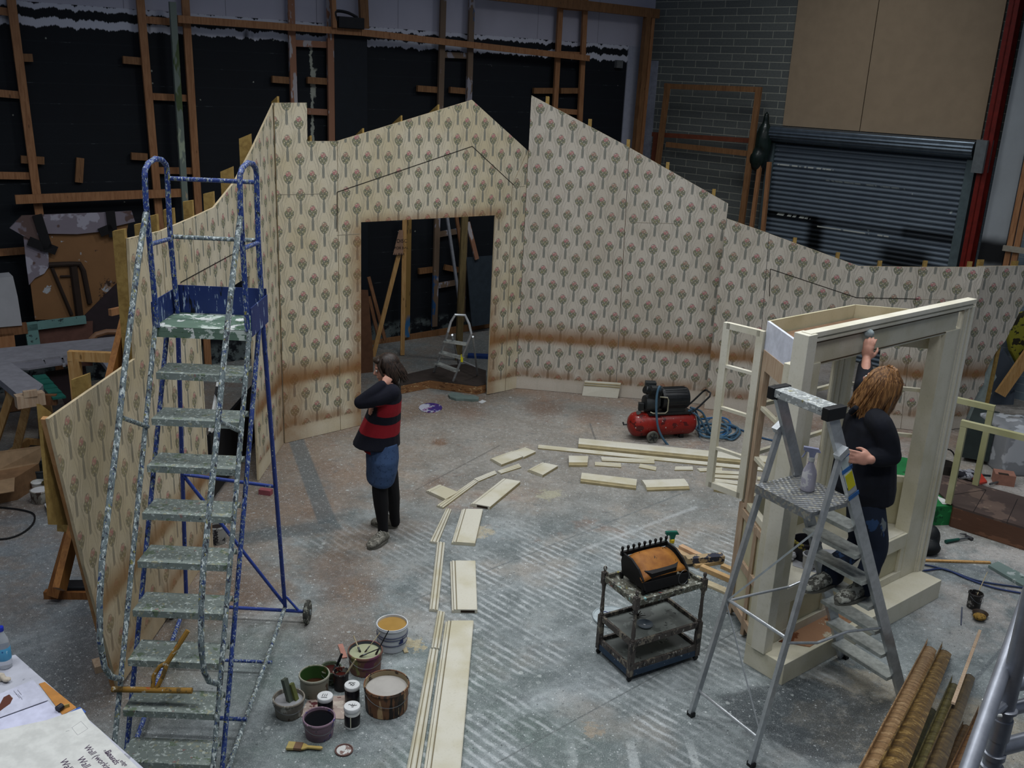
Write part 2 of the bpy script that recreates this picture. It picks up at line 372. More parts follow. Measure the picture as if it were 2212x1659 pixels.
def blockmat():
    n = NT('grey_blockwork'); u, v, _ = n.sep(n.co('UV')); w = n.comb(u, v)
    t = n.t.nodes.new('ShaderNodeTexBrick'); n.t.links.new(w.k, t.inputs['Vector'])
    for k, q in (('Scale', 1.0), ('Mortar Size', .007), ('Brick Width', .45), ('Row Height', .1125), ('Mortar Smooth', .3), ('Bias', -.2)): t.inputs[k].default_value = q
    t.inputs['Color1'].default_value = (*lin('#5a5e5c'), 1); t.inputs['Color2'].default_value = (*lin('#676b67'), 1); t.inputs['Mortar'].default_value = (*lin('#9a9b8e'), 1)
    c = S(n.t, t.outputs[0]); f = n.noise(w, 30, 4, .7)
    c = n.mix(f.step(.4, .8) * .35, c, lin('#3a3d42'))
    sp = n.noise(n.mapp(w, (1, .5, 1)), 1.1, 2); c = n.mix((sp.step(.5, .7) * (v.step(2.7, 2.2))).cl() * .8, c, lin('#0e1114'))
    c = n.mix((u.step(3.5, 3.6) * v.step(3.2, 3.1) * .55).cl(), c, lin('#7f93a3'))
    n.color(c); n.rough(.9); n.bump(S(n.t, t.outputs[1]) * -1.0, .5, .01); return n.m
BLK = blockmat()
wr = M().prism([K, K + br * 9, K + br * 9 + V(0, 0, 8), K + V(0, 0, 8)], V(.6919, .7220, 0) * .2)
struct(wr.build('wall_right', BLK, uvf=uv_line(K, br)))
def B(px, py, off=0.0):                      # on the blockwork wall, off metres in front of it
    n = V(-.6919, -.7220, 0); A = K + n * off; return Q(px, py, A, A + br)
def W(px, py, off=0.0):                      # on the black wall
    n = V(.6, -.8, 0); A = K + n * off; return Q(px, py, A, A + bd)
nB, nW = V(-.6919, -.7220, 0), V(.6, -.8, 0)
Zv = V(0, 0, 1)
def along(A, d, s, z, n=None, off=0): return A + d * s + Zv * z + (n * off if n is not None else V(0, 0, 0))
def sB(p): return (p - K).dot(br)
def sW(p): return (p - K).dot(bd)
# hardboard panels above the shutter
s0, s1, s2 = sB(B(1690, 275, .03)), sB(B(1858, 275, .03)), sB(B(2118, 300, .03)); zb = 3.36; eps = nB * .004
hb = plain('hardboard', '#93816a', .8, var=.05, scale=6)
for a, b, lab in ((s0, s1 - .006, 'narrow tan hardboard panel above the roller shutter, beside the grey blockwork'), (s1 + .006, s2, 'wide tan hardboard panel above the roller shutter, beside the red column')):
    o = M().prism([along(K, br, a, zb) + eps, along(K, br, b, zb) + eps, along(K, br, b, 7.5) + eps, along(K, br, a, 7.5) + eps], nB * .026).build('hardboard_panel', hb); tag(o, lab, 'wall panel')
# black boxed pier on the painted wall
_a, _b = sW(W(722, 200, .1)), sW(W(792, 200, .1))
struct(M().prism([along(K, bd, _a, 0, nW, .0), along(K, bd, _b, 0, nW, .0), along(K, bd, _b, 0, nW, .12), along(K, bd, _a, 0, nW, .12)], Zv * 4.35).build('trim_2', plain('black_pier', '#0d141c', .6)))
struct(M().prism([K + nW * .004 + nB * .0, K + br * .16, K + br * .16 + Zv * 4.25, K + Zv * 4.25], nB * .02).build('trim_3', plain('pale_wall_strip', '#8f93a0', .7)))
# roller shutter
steel = plain('galvanised_steel', '#59646e', .38, .75, .15, 9)
def shutmat():
    n = NT('shutter_steel'); u, v, _ = n.sep(n.co('UV')); w = n.comb(u, v)
    c = n.mix(n.noise(w, 3, 4), lin('#5b6672'), lin('#77838d'))
    f = n.noise(w, 20, 4)
    # black overspray left round stencilled boards
    def blk(u0, u1, v0, v1, s, k):
        nonlocal c
        c = n.mix((u.step(u0 - s, u0 + .02) * u.step(u1 + s, u1 - .02) * v.step(v0 - s, v0 + .02) * v.step(v1 + s, v1 - .02) * k).cl(), c, lin('#07090c'))
    blk(.0, .85, 1.98, 2.06, .05, .95); blk(.78, .92, .6, 1.98, .14, .95); blk(2.0, 2.5, .3, 1.72, .22, .85); blk(2.2, 3.3, 1.98, 2.06, .09, .85); blk(.85, 2.2, 1.98, 2.04, .05, .5)
    for (v0, a, b, wob) in ((2.03, .15, .8, 1), (2.78, .02, 1.0, 1), (2.62, .9, 2.1, 1), (1.93, .8, 2.0, 1)):
        m = (v - v0 + (u - 1.0) * .0).abs().step(.016, .008) * u.step(a, a + .01) * u.step(b + .01, b) * n.noise(n.mapp(w, (6, .5, 1)), 1.5, 3).step(.47, .5)
        c = n.mix(m * .9, c, lin('#c6cbc4'))
    d, q = n.vor(w, 5); c = n.mix((d + (f - .5) * .4).step(.07, .03) * n.sep(q)[1].step(.8, .84) * .8, c, lin('#b9c1c0'))
    n.color(c); n.metal(.3); n.rough(.4); return n.m
dr = thing('door_1', K + br * 3.9, 'wide galvanised steel roller shutter marked with black overspray', 'roller shutter'); struct(dr)
ss0, ss1 = sB(B(1672, 330, .1)), sB(B(2090, 355, .1)); SM = shutmat()
m = M(); rows = 44; pitch = 3.1 / rows
prof = []
for i in range(rows):
    for k, d in ((0, .0), (.15, .02), (.35, .036), (.55, .036), (.75, .02), (.9, .0)): prof.append((i * pitch + k * pitch, .06 + d))
vs = [along(K, br, s, z, nB, d) for z, d in prof for s in (ss0, ss1)]
m.add(vs, [(2 * i, 2 * i + 1, 2 * i + 3, 2 * i + 2) for i in range(len(prof) - 1)])
m.build('shutter_curtain', SM, dr, uvf=lambda p: ((p - K).dot(br) - ss0, p.z))
m = M(); zr = [(.02, 3.0), (.2, 3.02), (.3, 3.1), (.34, 3.2), (.3, 3.3), (.2, 3.37), (.02, 3.38)]
def sect(zr, s0, s1, mm):
    mm.prism([along(K, br, s0, z, nB, d) for d, z in zr], br * (s1 - s0))
zr = [(.02, 3.13)] + [(.14 + .12 * math.sin(a) + (.010 if i % 2 else 0), 3.235 - .115 * math.cos(a)) for i, a in enumerate([PI * k / 16 for k in range(17)])] + [(.02, 3.35)]
sect(zr, ss0 - .07, ss1 + .08, m); m.build('roller_housing', steel, dr)
for s in (ss0 - .05, ss1 + .05):
    m = M(); m.prism([along(K, br, s - .06, 0, nB, .0), along(K, br, s + .06, 0, nB, .0), along(K, br, s + .06, 0, nB, .12), along(K, br, s - .06, 0, nB, .12)], Zv * 3.1); m.build('guide_rail', plain('guide_steel', '#5d6c70', .5, .5), dr)
m = M(); m.box((0, 0, 0), (.1, .1, .1)); m = M()
pp = B(2118, 320, .16); sbx = sB(pp); m.prism([along(K, br, sbx - .02, 2.95, nB, .06), along(K, br, sbx + .12, 2.95, nB, .06), along(K, br, sbx + .12, 2.95, nB, .3), along(K, br, sbx - .02, 2.95, nB, .3)], Zv * .42); m.build('gear_box', plain('grey_box', '#62686a', .5), dr)
# red steel column, pale boarding and the timber beyond it
def col_between(name, pa, pb, off, z0, z1, dep, mat, label, cat):
    a, b = sB(B(*pa, off)), sB(B(*pb, off))
    return tag(M().prism([along(K, br, a, z0, nB, off), along(K, br, b, z0, nB, off), along(K, br, b, z0, nB, off - dep), along(K, br, a, z0, nB, off - dep)], Zv * (z1 - z0)).build(name, mat), label, cat)
red = plain('red_oxide_paint', '#66160f', .5, var=.2)
rc = thing('steel_column', along(K, br, sB(B(2105, 560, .3)), 0, nB, .3), 'dark red steel column to the right of the roller shutter', 'column')
a, b = sB(B(2073, 580, .2)), sB(B(2094, 580, .2)); m = M()
for (s, t, o0, o1) in ((a, b, .04, .06), (a, b, .22, .24), ((a + b) / 2 - .01, (a + b) / 2 + .01, .04, .24)):
    m.prism([along(K, br, s, 0, nB, o0), along(K, br, t, 0, nB, o0), along(K, br, t, 0, nB, o1), along(K, br, s, 0, nB, o1)], Zv * 7.5)
m.build('column_beam', red, rc)
gb = plain('grey_boarding', '#8b9196', .7, var=.08, scale=3)
def boardmat():
    n = NT('grey_white_boarding'); w = n.world(); x, y, z = n.sep(w)
    c = n.mix(n.noise(w, 2, 4), lin('#868b8e'), lin('#9ea5aa'))
    c = n.mix((z + (n.noise(w, 3, 2) - .5) * .1 - 1.93).abs().step(.26, .1), c, lin('#0d1013')); n.color(c); n.rough(.6); return n.m
col_between('boarding_panel', (2112, 560), (2166, 560), .12, 0, 7.0, .03, boardmat(), 'tall pale grey boarding panel beside the red steel column', 'wall panel')
pine = woodmat('pine', '#a07450', '#875c3c'); pined = woodmat('dark_pine', '#7d583c', '#62422b'); pinel = woodmat('pale_pine', '#c09a66', '#a67c48')
ply = woodmat('yellow_ply', '#9a8048', '#806636', gs=(20, 20, 20), knots=False)
th = thing('timber_truss', B(2190, 560, .25) * 1, 'narrow pine frame with a low rail at the far right edge, beside the grey boarding', 'timber frame'); WL[th.name] = th.location.copy()
for a in ((2188, 500), (2204, 500)):
    p = B(*a, .2); s = sB(p); M().bar(along(K, br, s, 0, nB, .2), along(K, br, s, 3.3, nB, .2), .07, .05, br).build('post', pine, th)
p = sB(B(2180, 480, .22)); M().bar(along(K, br, p, 2.03, nB, .25), along(K, br, p + 1.0, 2.03, nB, .25), .07, .05, Zv).build('rail', plain('dusty_wood', '#8b8578'), th)
# ================================================================ WALLPAPERED SET FLATS
def paper(name, u0, mode):
    """hand-stencilled wallpaper: half-drop tulip sprigs, thin ogee lines, brown aging sprayed at dado and skirting height"""
    n = NT(name); u, v, _ = n.sep(n.co('UV')); w = n.comb(u, v)
    PW, PH, Z0 = .2697, .355, 2.538
    f = n.noise(w, 60, 3, .7); g = n.noise(w, 1.3, 3); h = n.noise(w, 9, 4)
    base = n.mix(g.step(.35, .65), lin('#c4bba6' if mode in ('door', 'left') else '#bcb5aa'), lin('#b9ad90' if mode in ('door', 'left') else '#b1a99c')); base = n.mix(f.step(.45, .7) * .25, base, lin('#a39880'))
    sv = n.noise(n.mapp(w, (30, 3, 1)), 1, 3); base = n.mix(sv.step(.5, .8) * .12, base, lin('#8f8672'))
    mv = 0
    def cell(du, dz):
        a = (u - (u0 + du)) / PW; x = (a - (a + .5).f('FLOOR')) * PW
        b = (Z0 + dz - v) / PH + .08; y = (b - b.f('FLOOR') - .08) * PH; return x, y, (a + .5).f('FLOOR') * 7.13 + b.f('FLOOR') * 3.77 + du * 50
    col = base; inkc = n.mix(h, lin('#6c6f6a'), lin('#555852'))
    for du, dz in ((0, 0), (PW / 2, PH / 2)):
        x, y, idn = cell(du, dz); ax = x.abs(); edge = (f - .5) * .02 + (h - .5) * .012
        # thin ogee lines either side
        yy = (y + .02) * (2 * PI / PH)
        for k, (c0, c1, ph) in enumerate(((.094, .030, .6), (.070, .022, 1.1))):
            lx = (yy + ph).f('SINE') * c1 + c0 + ((yy * 2 + ph).f('SINE') * .007)
            col = n.mix((ax - lx).abs().step(.0028, .0008) * h.step(.3, .5) * .65, col, lin('#6c6a62'))
        for k in (.030, .046):               # fine strokes falling beside the stem
            lx = y * .28 + k - .03; col = n.mix((ax - lx).abs().step(.0022, .0006) * y.step(.115, .125) * y.step(.25, .22) * .5, col, lin('#78776e'))
        # leafy clump
        wx = (y - .05) * -.28 + .058; e = ((x / wx) * (x / wx) + ((y - .070) / .050) * ((y - .070) / .050)).f('SQRT') + edge * 9
        lob = (x * 150).f('SINE') * (y * 130 + x.abs() * 60).f('SINE')
        leaf = n.mix(n.noise(w, 45, 2).step(.45, .6), lin('#5d6156'), lin('#7f7d5b'))
        m = (e.step(1.05, .93) * lob.step(-.9, -.45)).cl()
        col = n.mix(m * .9, col, leaf); col = n.mix(((e - .98).abs().step(.1, .02) * .45 * (y.step(.035, .05))).cl(), col, inkc)
        # flower head
        e2 = ((x / .033) * (x / .033) + ((y - .022) / .026) * ((y - .024) / .026)).f('SQRT') + edge * 9
        rnd = (idn.f('SINE') * 43.7); rnd = rnd - rnd.f('FLOOR')
        fc = n.mix(rnd, lin('#a57b72'), lin('#ad6f74')); fc = n.mix(rnd.step(.55, .3) * .6, fc, lin('#8d7a66'))
        col = n.mix(e2.step(1.0, .8) * (lob.step(-.7, -.2)) * .85, col, fc); col = n.mix((e2 - .95).abs().step(.14, .04) * .4, col, inkc)
        col = n.mix(((y + .002).abs().step(.007, .003) * ax.step(.018, .013) * .6), col, inkc)
        # stem leaf, waisted then swelling
        sw = ((y - .195) * (PI / .16)).f('COSINE').max(0.0) * .007 + .0085
        st = (ax + (f - .5) * .004 - sw).step(.003, -.0015) * y.step(.098, .108) * y.step(.262, .25)
        col = n.mix(st * .8, col, n.mix(n.noise(w, 80, 2), lin('#70746f'), lin('#585c56')))
    # aging
    so = (g - .5) * .06 + (h - .5) * .03
    def burn(c, m, k): return n.mix((m * k).cl(), c, n.mix(h, lin('#6b4724'), lin('#8a6238')))
    z = v + so
    col = burn(col, z.step(.60, .70) * z.step(.95, .71), .78); col = burn(col, z.step(.66, .70) * z.step(.80, .71) * g.step(.3, .6), .5)
    low = (z.step(.10, .21) * z.step(.36, .2)); col = burn(col, low * n.noise(w, 2.5, 2).step(.3, .55), .7)
    plainb = (v + (h - .5) * .03).step(.185, .16); col = n.mix(plainb * .93, col, n.mix(low * .35, base, lin('#8a6c48')))
    if mode == 'door':
        d0 = (u - 2.0).abs(); e1 = (u - .985).abs().step(.22, 0); e2_ = (u - 2.89).abs().step(.24, 0) * v.step(1.6, 1.0).max(.35)
        e3 = (v - 2.30).abs().step(.16, 0) * (d0.step(1.15, .9)); col = burn(col, (e1 * v.step(2.45, 2.2)).max(e2_ * v.step(2.45, 2.2)).max(e3) * (h + .4), .7)
        col = burn(col, u.step(.5, .0) * v.step(1.0, .75) * (h + .3), .75)
    if mode == 'left':
        col = burn(col, (u.step(.5, 0) * v.step(1.3, .7)).cl() * (h + .2), .7)
        dg = (v - .25 - (u - 2.4) * -.10).abs(); col = burn(col, u.step(1.5, 2.5) * v.step(1.0, .2) * (h + .1), .5)
        col = n.mix(u.step(2.0, 4.5) * .22, col, lin('#b79b6c'))
    if mode == 'edge': col = burn(col, u.step(2.72, 2.95) * .5 * (h + .5), .3)  # right edge browned to paint in the shade of the flat in front
    n.color(col); n.rough(.75); n.bump(f, .08, .002); return n.m
edgem = plain('raw_board_edge', '#b0a184', .8); groovem = plain('saw_cut', '#241f1a', .9); faintm = plain('faint_joint', '#8f8878', .9)
CL, CC, CR = V(-2.44, 9.61, 0), P(1115, 839), P(1521, 874)
fins = 'plywood stiffener'
def flat(name, A, B_, pts, mat, label, uv0, back, thick=.018, grooves=(), fins=(), group=None, cat='scenery flat', shade=None):
    """pts are pixels or (s, z) pairs on the upright plane A-B; back = unit vector behind the face"""
    d = (B_ - A).normalized(); pp = []
    for q in pts:
        if q[0] == 'w': pp.append(A + d * q[1] + Zv * q[2])
        else: w_ = Q(q[0], q[1], A, B_); w_.z = max(w_.z, 0.004); pp.append(w_)
    t = thing(name, (A + B_) / 2, label, cat, group)
    m = M(); m.prism(pp, back * thick); m.mi = [0 if i == 0 else 1 for i in range(len(m.f))]; m.mi[1] = 1
    m.build('papered_face', (mat, edgem), t, uvf=lambda p: ((p - uv0).dot(d), p.z))
    for gr in grooves:
        g = M(); ps = [Q(x, y, A, B_) - back * .0012 for x, y in gr]
        fa = all(abs(q[1] - gr[0][1]) < 6 for q in gr) and len(gr) < 4
        for a, b in zip(ps, ps[1:]): g.bar(a, b, .004 if fa else .008, .002, back.cross(b - a))
        g.build('panel_joint', faintm if fa else groovem, t)
    for fn in fins:
        px, py, top, dep = fn[:4]; zm = fn[4] if len(fn) > 4 else .01; wd = .022 if dep > .1 else .04
        p = Q(px, py, A, B_); q = p + back * (thick + .002)
        M().prism([q + Zv * top, q + back * dep + Zv * (top - dep * .9 + .05), q + back * dep + Zv * (-p.z + zm), q + Zv * (-p.z + zm)], d * wd).build('stiffener', ply, t)
    return t
# back wall with the doorway
dCD = (CC - CL).normalized(); bCD = V(-dCD.y, dCD.x, 0)
PC = paper('wallpaper_back', .138, 'door')
flat('set_flat', CL, CC, [(616, 958), (735, 931), (728, 305), (664, 305), (663, 222), (592, 222)], PC, 'wallpapered flat with a square notch in its top, in the corner left of the doorway', CL, bCD, grooves=[[(600, 420), (640, 420), (700, 418)]], fins=[(601, 222, .06, .12, 2.4), (672, 304, .05, .12, 2.4)])
flat('set_flat', CL, CC, [(736, 931), (780, 921), (780, 480), (1070, 465), (1053, 852), (1091, 845), (1106, 400), (1140, 325), (1020, 216), (729, 305)], PC, 'gabled wallpapered flat with a square doorway cut through it', CL, bCD,
     grooves=[[(728, 500), (728, 415), (1020, 316), (1110, 400)], [(728, 508), (776, 505)]], fins=[(785, 290, .06, .16, 2.4), (868, 262, .06, .16, 2.4), (948, 238, .06, .16, 2.4)])
flat('set_flat', CL, CC, [(1092, 845), (1115, 839), (1141, 326), (1107, 400)], PC, 'narrow wallpapered strip of flat between the doorway flat and the corner', CL, bCD, grooves=[[(1107, 404), (1134, 402)]])
# right of the corner
dE = (CR - CC).normalized(); bE = V(-dE.y, dE.x, 0)
PE = paper('wallpaper_right', .135, 'edge')
flat('set_flat', CC, CR, [(1115, 839), (1329, 857), (1359, 318), (1148, 206)], PE, 'tallest wallpapered flat, rising to a point right of the doorway corner', CC, bE, fins=[(1178, 222, .075, .07), (1270, 270, .07, .07), (1353, 314, .07, .07)])
flat('set_flat', CC, CR, [(1330, 857), ('w', (Q(1573, 440, CC, CR) - CC).dot((CR - CC).normalized()), .004), (1573, 440), (1360, 319)], PE, 'wallpapered flat with a sloping top behind the compressor', CC, bE, fins=[(1438, 364, .075, .07), (1538, 422, .075, .07)], grooves=[[(1361, 480), (1460, 483)]])
F0, F1 = P(1521, 883), P(2042, 937); dF = (F1 - F0).normalized(); bF = V(-dF.y, dF.x, 0)
PF = paper('wallpaper_far_right', .01, '')
flat('set_flat', F0, F1, [(1521, 883), (1630, 894), (1661, 504), (1569, 472)], PF, 'low wallpapered flat standing just in front of the tall one, right of the compressor', F0, bF)
flat('set_flat', F0, F1, [(1631, 894), (1700, 901), (1712, 745), (1903, 750), (1886, 920), (1945, 926), (1985, 577), (1855, 575), (1662, 505)], PF, 'wallpapered flat with a window hole, partly hidden by the cream window unit', F0, bF,
     grooves=[[(1662, 640), (1664, 581), (1850, 643), (1985, 646)]], fins=[(1713, 526, .07, .07, 1.6), (1806, 558, .07, .07, 1.6), (1897, 576, .07, .07, 1.6)])
flat('set_flat', F0, F1, [(1946, 926), (2042, 937), (2128, 577), (1986, 577)], PF, 'wallpapered flat showing to the right of the cream window unit', F0, bF, grooves=[[(1984, 646), (2060, 648)]], fins=[(1995, 577, .075, .07), (2092, 577, .065, .07)])
G0, G1 = P(2040, 933), P(2212, 924)
G0 = G0 + V(.0, .06, 0); G1 = G1 + V(0, .06, 0); dG = (G1 - G0).normalized(); bG = V(-dG.y, dG.x, 0)
flat('set_flat', G0, G1, [(2052, 930), (2075, 924), (2086, 905), (2101, 870), (2118, 838), (2126, 828), (2128, 806), (2140, 782), (2152, 760), (2172, 736), (2190, 700), (2205, 668), (2228, 640), (2228, 574), (2112, 575)], paper('wallpaper_torn', .05, ''), 'wallpapered flat with a ragged slanting edge at the far right', G0, bG, fins=[(2120, 576, .08, .07), (2195, 576, .065, .07)])
M().prism([Q(x, y, G0 + V(0, .05, 0), G1 + V(0, .05, 0)) for x, y in ((2084, 904), (2100, 868), (2116, 836), (2127, 800), (2150, 758), (2156, 775), (2147, 800), (2153, 815), (2139, 838), (2143, 850), (2133, 862), (2135, 880), (2120, 905))], bG * .01).build('torn_backing', plain('pale_backing', '#8f9b97', .7), bpy.data.objects['set_flat.007'])
# left side
LN = V(0, -1, 0); LA, LB = V(-2.45, 9.62, 0), V(-2.45, 4.75, 0); bL = V(-1, 0, 0)
PL = paper('wallpaper_left', 2.14 - PI * 0, 'left')
flat('set_flat', LA, LB, [('w', 0, .004), ('w', 1.02, .004), ('w', 1.04, 2.06), (483, 631), (438, 700), ('w', 2.45, 1.9), ('w', 2.45, .004), ('w', 2.48, .004), ('w', 2.48, 2.79), (463, 448), (508, 392), (545, 322), (592, 222)], PL, 'wallpapered side flat with a curved top edge and a tall opening, left of the corner', LA, bL,
     fins=[(549, 318, .12, .11, 2.6), (511, 390, .12, .11, 2.4), (470, 440, .1, .08, 2.3)], grooves=[[(390, 610), (541, 528)]])
flat('set_flat', LA, LB, [('w', 2.49, .004), ('w', 3.1, .004), ('w', 3.12, 2.79), ('w', 2.49, 2.79)], PL, 'narrow wallpapered side flat seen through the blue steps', LA, bL, fins=[(425, 452, .07, .07, 2.3), (385, 470, .07, .07, 2.3)])
flat('set_flat', LA, LB, [('w', 3.11, .004), (256, 1488), (182, 1220), (105, 905), (292, 775), (278, 515), ('w', 3.13, 2.79)], PL, 'wallpapered side flat nearest the camera, cut to a slanting free edge behind the blue steps', LA, bL, fins=[(350, 484, .07, .08, 2.3), (325, 500, .06, .07, 2.3), (282, 517, .07, .075, .9), (205, 833, .08, .1, 1.6)])
M().bar(Q(106, 906, LA, LB) + V(-.034, .02, 0), Q(254, 1484, LA, LB) + V(-.034, .02, 0), .03, .03, V(1, 0, 0)).build('edge_batten', woodmat('orange_edge', '#b08658', '#946a42'), bpy.data.objects['set_flat.011'])
M().prism([Q(x, y, LA, LB) + V(-.072, .03, 0) for x, y in ((110, 878), (134, 896), (170, 1140), (134, 1140))], V(-.02, 0, 0)).build('edge_stiffener', ply, bpy.data.objects['set_flat.011'])
gr = M();
# ================================================================ BLUE WAREHOUSE STEPS
bluem = splat('paint_spattered_blue_steel', '#2f4382', [('#a4afb5', .32, 1.3), ('#74827e', .26, .9), ('#1e2430', .22, .8), ('#8f8a4e', .12, .7)], .45, scale=62, vert=.5)
bluem2 = splat('blue_steel_few_spatters', '#2d418a', [('#aab6bd', .10, 1), ('#1e2430', .12, .8)], .4, scale=60, vert=.4)
greym = splat('spattered_rail', '#6e7a7c', [('#c3cccb', .38, 1), ('#3a3d45', .32, .7), ('#8d8a52', .16, .8), ('#33466f', .2, .5)], .5, scale=66, vert=.5)
treadm = splat('spattered_tread', '#7d8782', [('#b4bdb8', .30, 1), ('#64735f', .24, .3), ('#95967f', .2, .6), ('#4a5354', .14, .8), ('#8a6a66', .04, .5)], .55, scale=46)
st = thing('mobile_steps', (-1.8, 5.2, 0), 'tall blue tubular rolling steps crusted with paint, standing beside the left wallpapered flat', 'steps')
XL, XR = -2.056, -1.536
def X_(px, py, x):
    d = ray(px, py); return V(0, 0, CH) + d * (x / d.x)
for i in range(-1, 9):
    z = .276 + .24 * i; y = 4.256 + .117 * i
    m = M(); m.prism([V(XL + .01, y, z), V(XR - .01, y, z), V(XR - .01, y + .2, z), V(XL + .01, y + .2, z)], V(0, 0, -.006))
    m.prism([V(XL + .01, y, z - .006), V(XR - .01, y, z - .006), V(XR - .01, y + .006, z - .006), V(XL + .01, y + .006, z - .006)], V(0, 0, -.034))
    m.prism([V(XL + .01, y + .194, z - .006), V(XR - .01, y + .194, z - .006), V(XR - .01, y + .2, z - .006), V(XL + .01, y + .2, z - .006)], V(0, 0, -.03))
    m.build('tread', treadm, st)
zp = 2.44; m = M(); m.box((-1.796, 5.47, zp - .012), (.56, .36, .024)); m.box((-1.796, 5.296, zp - .03), (.56, .01, .06)); m.build('platform', splat('green_white_platform', '#62796a', [('#b9c4bc', .4, .6), ('#3e5f35', .28, .4), ('#d5d8d5', .25, .9)], .5, scale=14), st)
kb = splat('blue_kickboard_drips', '#26366a', [('#9fb0c4', .22, 1.2), ('#12151c', .16, .3)], .45, scale=30, vert=.2)
m = M(); m.box((-1.796, 5.655, zp + .08), (.56, .006, .18)); m.box((-2.08, 5.47, zp + .06), (.006, .36, .17)); m.box((-1.512, 5.47, zp + .05), (.006, .36, .17)); m.build('kick_board', kb, st)
for x, hm in ((XL, greym), (XR, greym)):
    sg = 1 if x == XR else -1
    dy = .117 / .24
    M().tube([V(x + sg * .012, 4.256 - .117 * 1.0 - .01, .276 - .24 * 1.0), V(x + sg * .012, 5.29, zp)], .015).build('front_stringer', hm, st)
    M().tube([V(x + sg * .012, 4.256 - .117 + .19, .276 - .24 - .01), V(x + sg * .012, 5.49, zp - .03)], .014).build('back_stringer', bluem, st)
    # top hoop and posts down to the platform
    y0, y1 = 5.27, 5.61
    hp = [V(x, y0 + .02, zp), V(x, y0 - .01, 3.15), V(x, y0, 3.30)] + [V(x, (y0 + y1) / 2 - math.cos(a) * .17, 3.30 + math.sin(a) * .075) for a in (.4, .9, 1.57, 2.2, 2.75)] + [V(x, y1, 3.30), V(x, y1 - .02, 2.9), V(x, y1 + .02, zp - .02)]
    M().tube(hp, .016).build('guard_hoop', bluem, st)
    hr = [V(x, 5.25, 3.10), V(x, 5.09, 2.86), V(x, 4.79, 2.32), V(x, 4.64, 2.02), V(x, 4.33, 1.45), V(x, 4.26, 1.26), V(x, 4.22, 1.05), V(x, 4.24, .88), V(x, 4.30, .78), V(x, 4.42, .68)]
    M().tube(hr, .016).build('handrail', greym, st)
    M().tube([V(x, 4.72, 2.09), V(x, 5.04, 1.92)], .013).build('handrail_stay', greym, st)
    M().tube([V(x, 5.28, 2.92), V(x, 5.61, 2.90)], .013).build('side_rail', bluem, st)
    fx = -2.33 if x == XL else -1.60
    M().tube([V(x, 5.62, zp - .03), V(fx, 6.16, .10)], .015).build('rear_leg', bluem2, st)
    M().tube([V(fx, 6.14, .10), V(x + sg * .02, 4.3, .06)], .015).build('base_rail', greym if x == XR else bluem, st)
M().tube([V(XL, 5.61, 3.25), V(XR, 5.61, 3.25)], .013).build('cross_rail', bluem, st)
M().tube([V(XL, 5.61, 2.91), V(XR, 5.61, 2.91)], .013).build('cross_rail', greym, st)
def leg(x, k): fx = -2.33 if x == XL else -1.60; return V(x, 5.62, zp - .03).lerp(V(fx, 6.16, .10), k)
M().tube([leg(XL, .5), leg(XR, .53)], .012).build('rear_brace', bluem2, st)
M().tube([leg(XL, .5), leg(XR, .99)], .012).build('rear_brace', bluem2, st)
M().tube([V(-2.42, 6.15, .09), V(-1.44, 6.13, .09)], .013).build('axle', bluem2, st)
M().tube([V(-2.2, 5.5, .08), V(-1.53, 5.5, .08)], .011).build('base_brace', bluem, st)
M().tube([V(-2.1, 4.85, .12), V(-1.52, 4.85, .12)], .013).build('base_brace', bluem, st)
M().tube([V(-1.60, 6.14, .22), V(-1.49, 6.13, .09)], .009).build('wheel_stay', bluem2, st)
for wx in (-2.42, -1.43):
    wh = M().lathe((wx - .018, 6.13, .088), [(.02, 0), (.072, .0), (.086, .008), (.088, .02), (.086, .032), (.07, .038), (.03, .036), (.02, .04)], 28, (1, 0, 0)).build('wheel', splat('dirty_rubber', '#3c3d39', [('#83857c', .3, 1)], .8, scale=30), st, smooth=True)
    M().lathe((wx - .022, 6.13, .088), [(.022, 0), (.022, .048)], 14, (1, 0, 0)).build('hub', greym, wh)
# ================================================================ CREAM BAY WINDOW UNIT
O = V(1.94, 5.61, 0); ux = V(.7799, .6259, 0); uy = V(-.6259, .7799, 0)
def U(u, v, z): return O + ux * u + uy * v + Zv * z
def creamm(name, a='#d3cebb', b='#c5bfa6', k=.5):
    n = NT(name); w = n.world(); f = n.noise(w, 2.2, 3); g = n.noise(w, 60, 3)
    c = n.mix(f.step(.4, .65), lin(a), lin(b)); c = n.mix(g.step(.5, .8) * .2, c, lin('#8c8665')); n.color(c); n.rough(.6); n.bump(g, .05, .002); return n.m
cream = creamm('cream_scenic_paint'); creamd = creamm('cream_paint_aged', '#c4bd9f', '#b3ac8b'); creaml = creamm('cream_paint_fresh', '#d9d5c6', '#cbc6b2')
seam = plain('brown_gap', '#4a3a22', .9)
def ubox(m, u0, u1, v0, v1, z0, z1): return m.prism([U(u0, v0, z0), U(u1, v0, z0), U(u1, v1, z0), U(u0, v1, z0)], Zv * (z1 - z0))
wu = thing('bay_window_unit', U(1.0, .4, 0), 'large cream stage bay window with a seat and open-topped header box, at the right', 'stage window')
m = M(); ubox(m, 0, 2.07, 0, .33, .0, .165); m.build('plinth', cream, wu, bevel=.004)
m = M(); m.prism([U(.33, .03, .166), U(1.04, .06, .166), U(1.0, .24, .166), U(.2, .20, .166)], Zv * .004); m.build('bare_patch', splat('scraped_ply', '#a27a5c', [('#6f3f22', .42, .25), ('#b7ae98', .25, .6)], .8, scale=12, vert=1), wu)
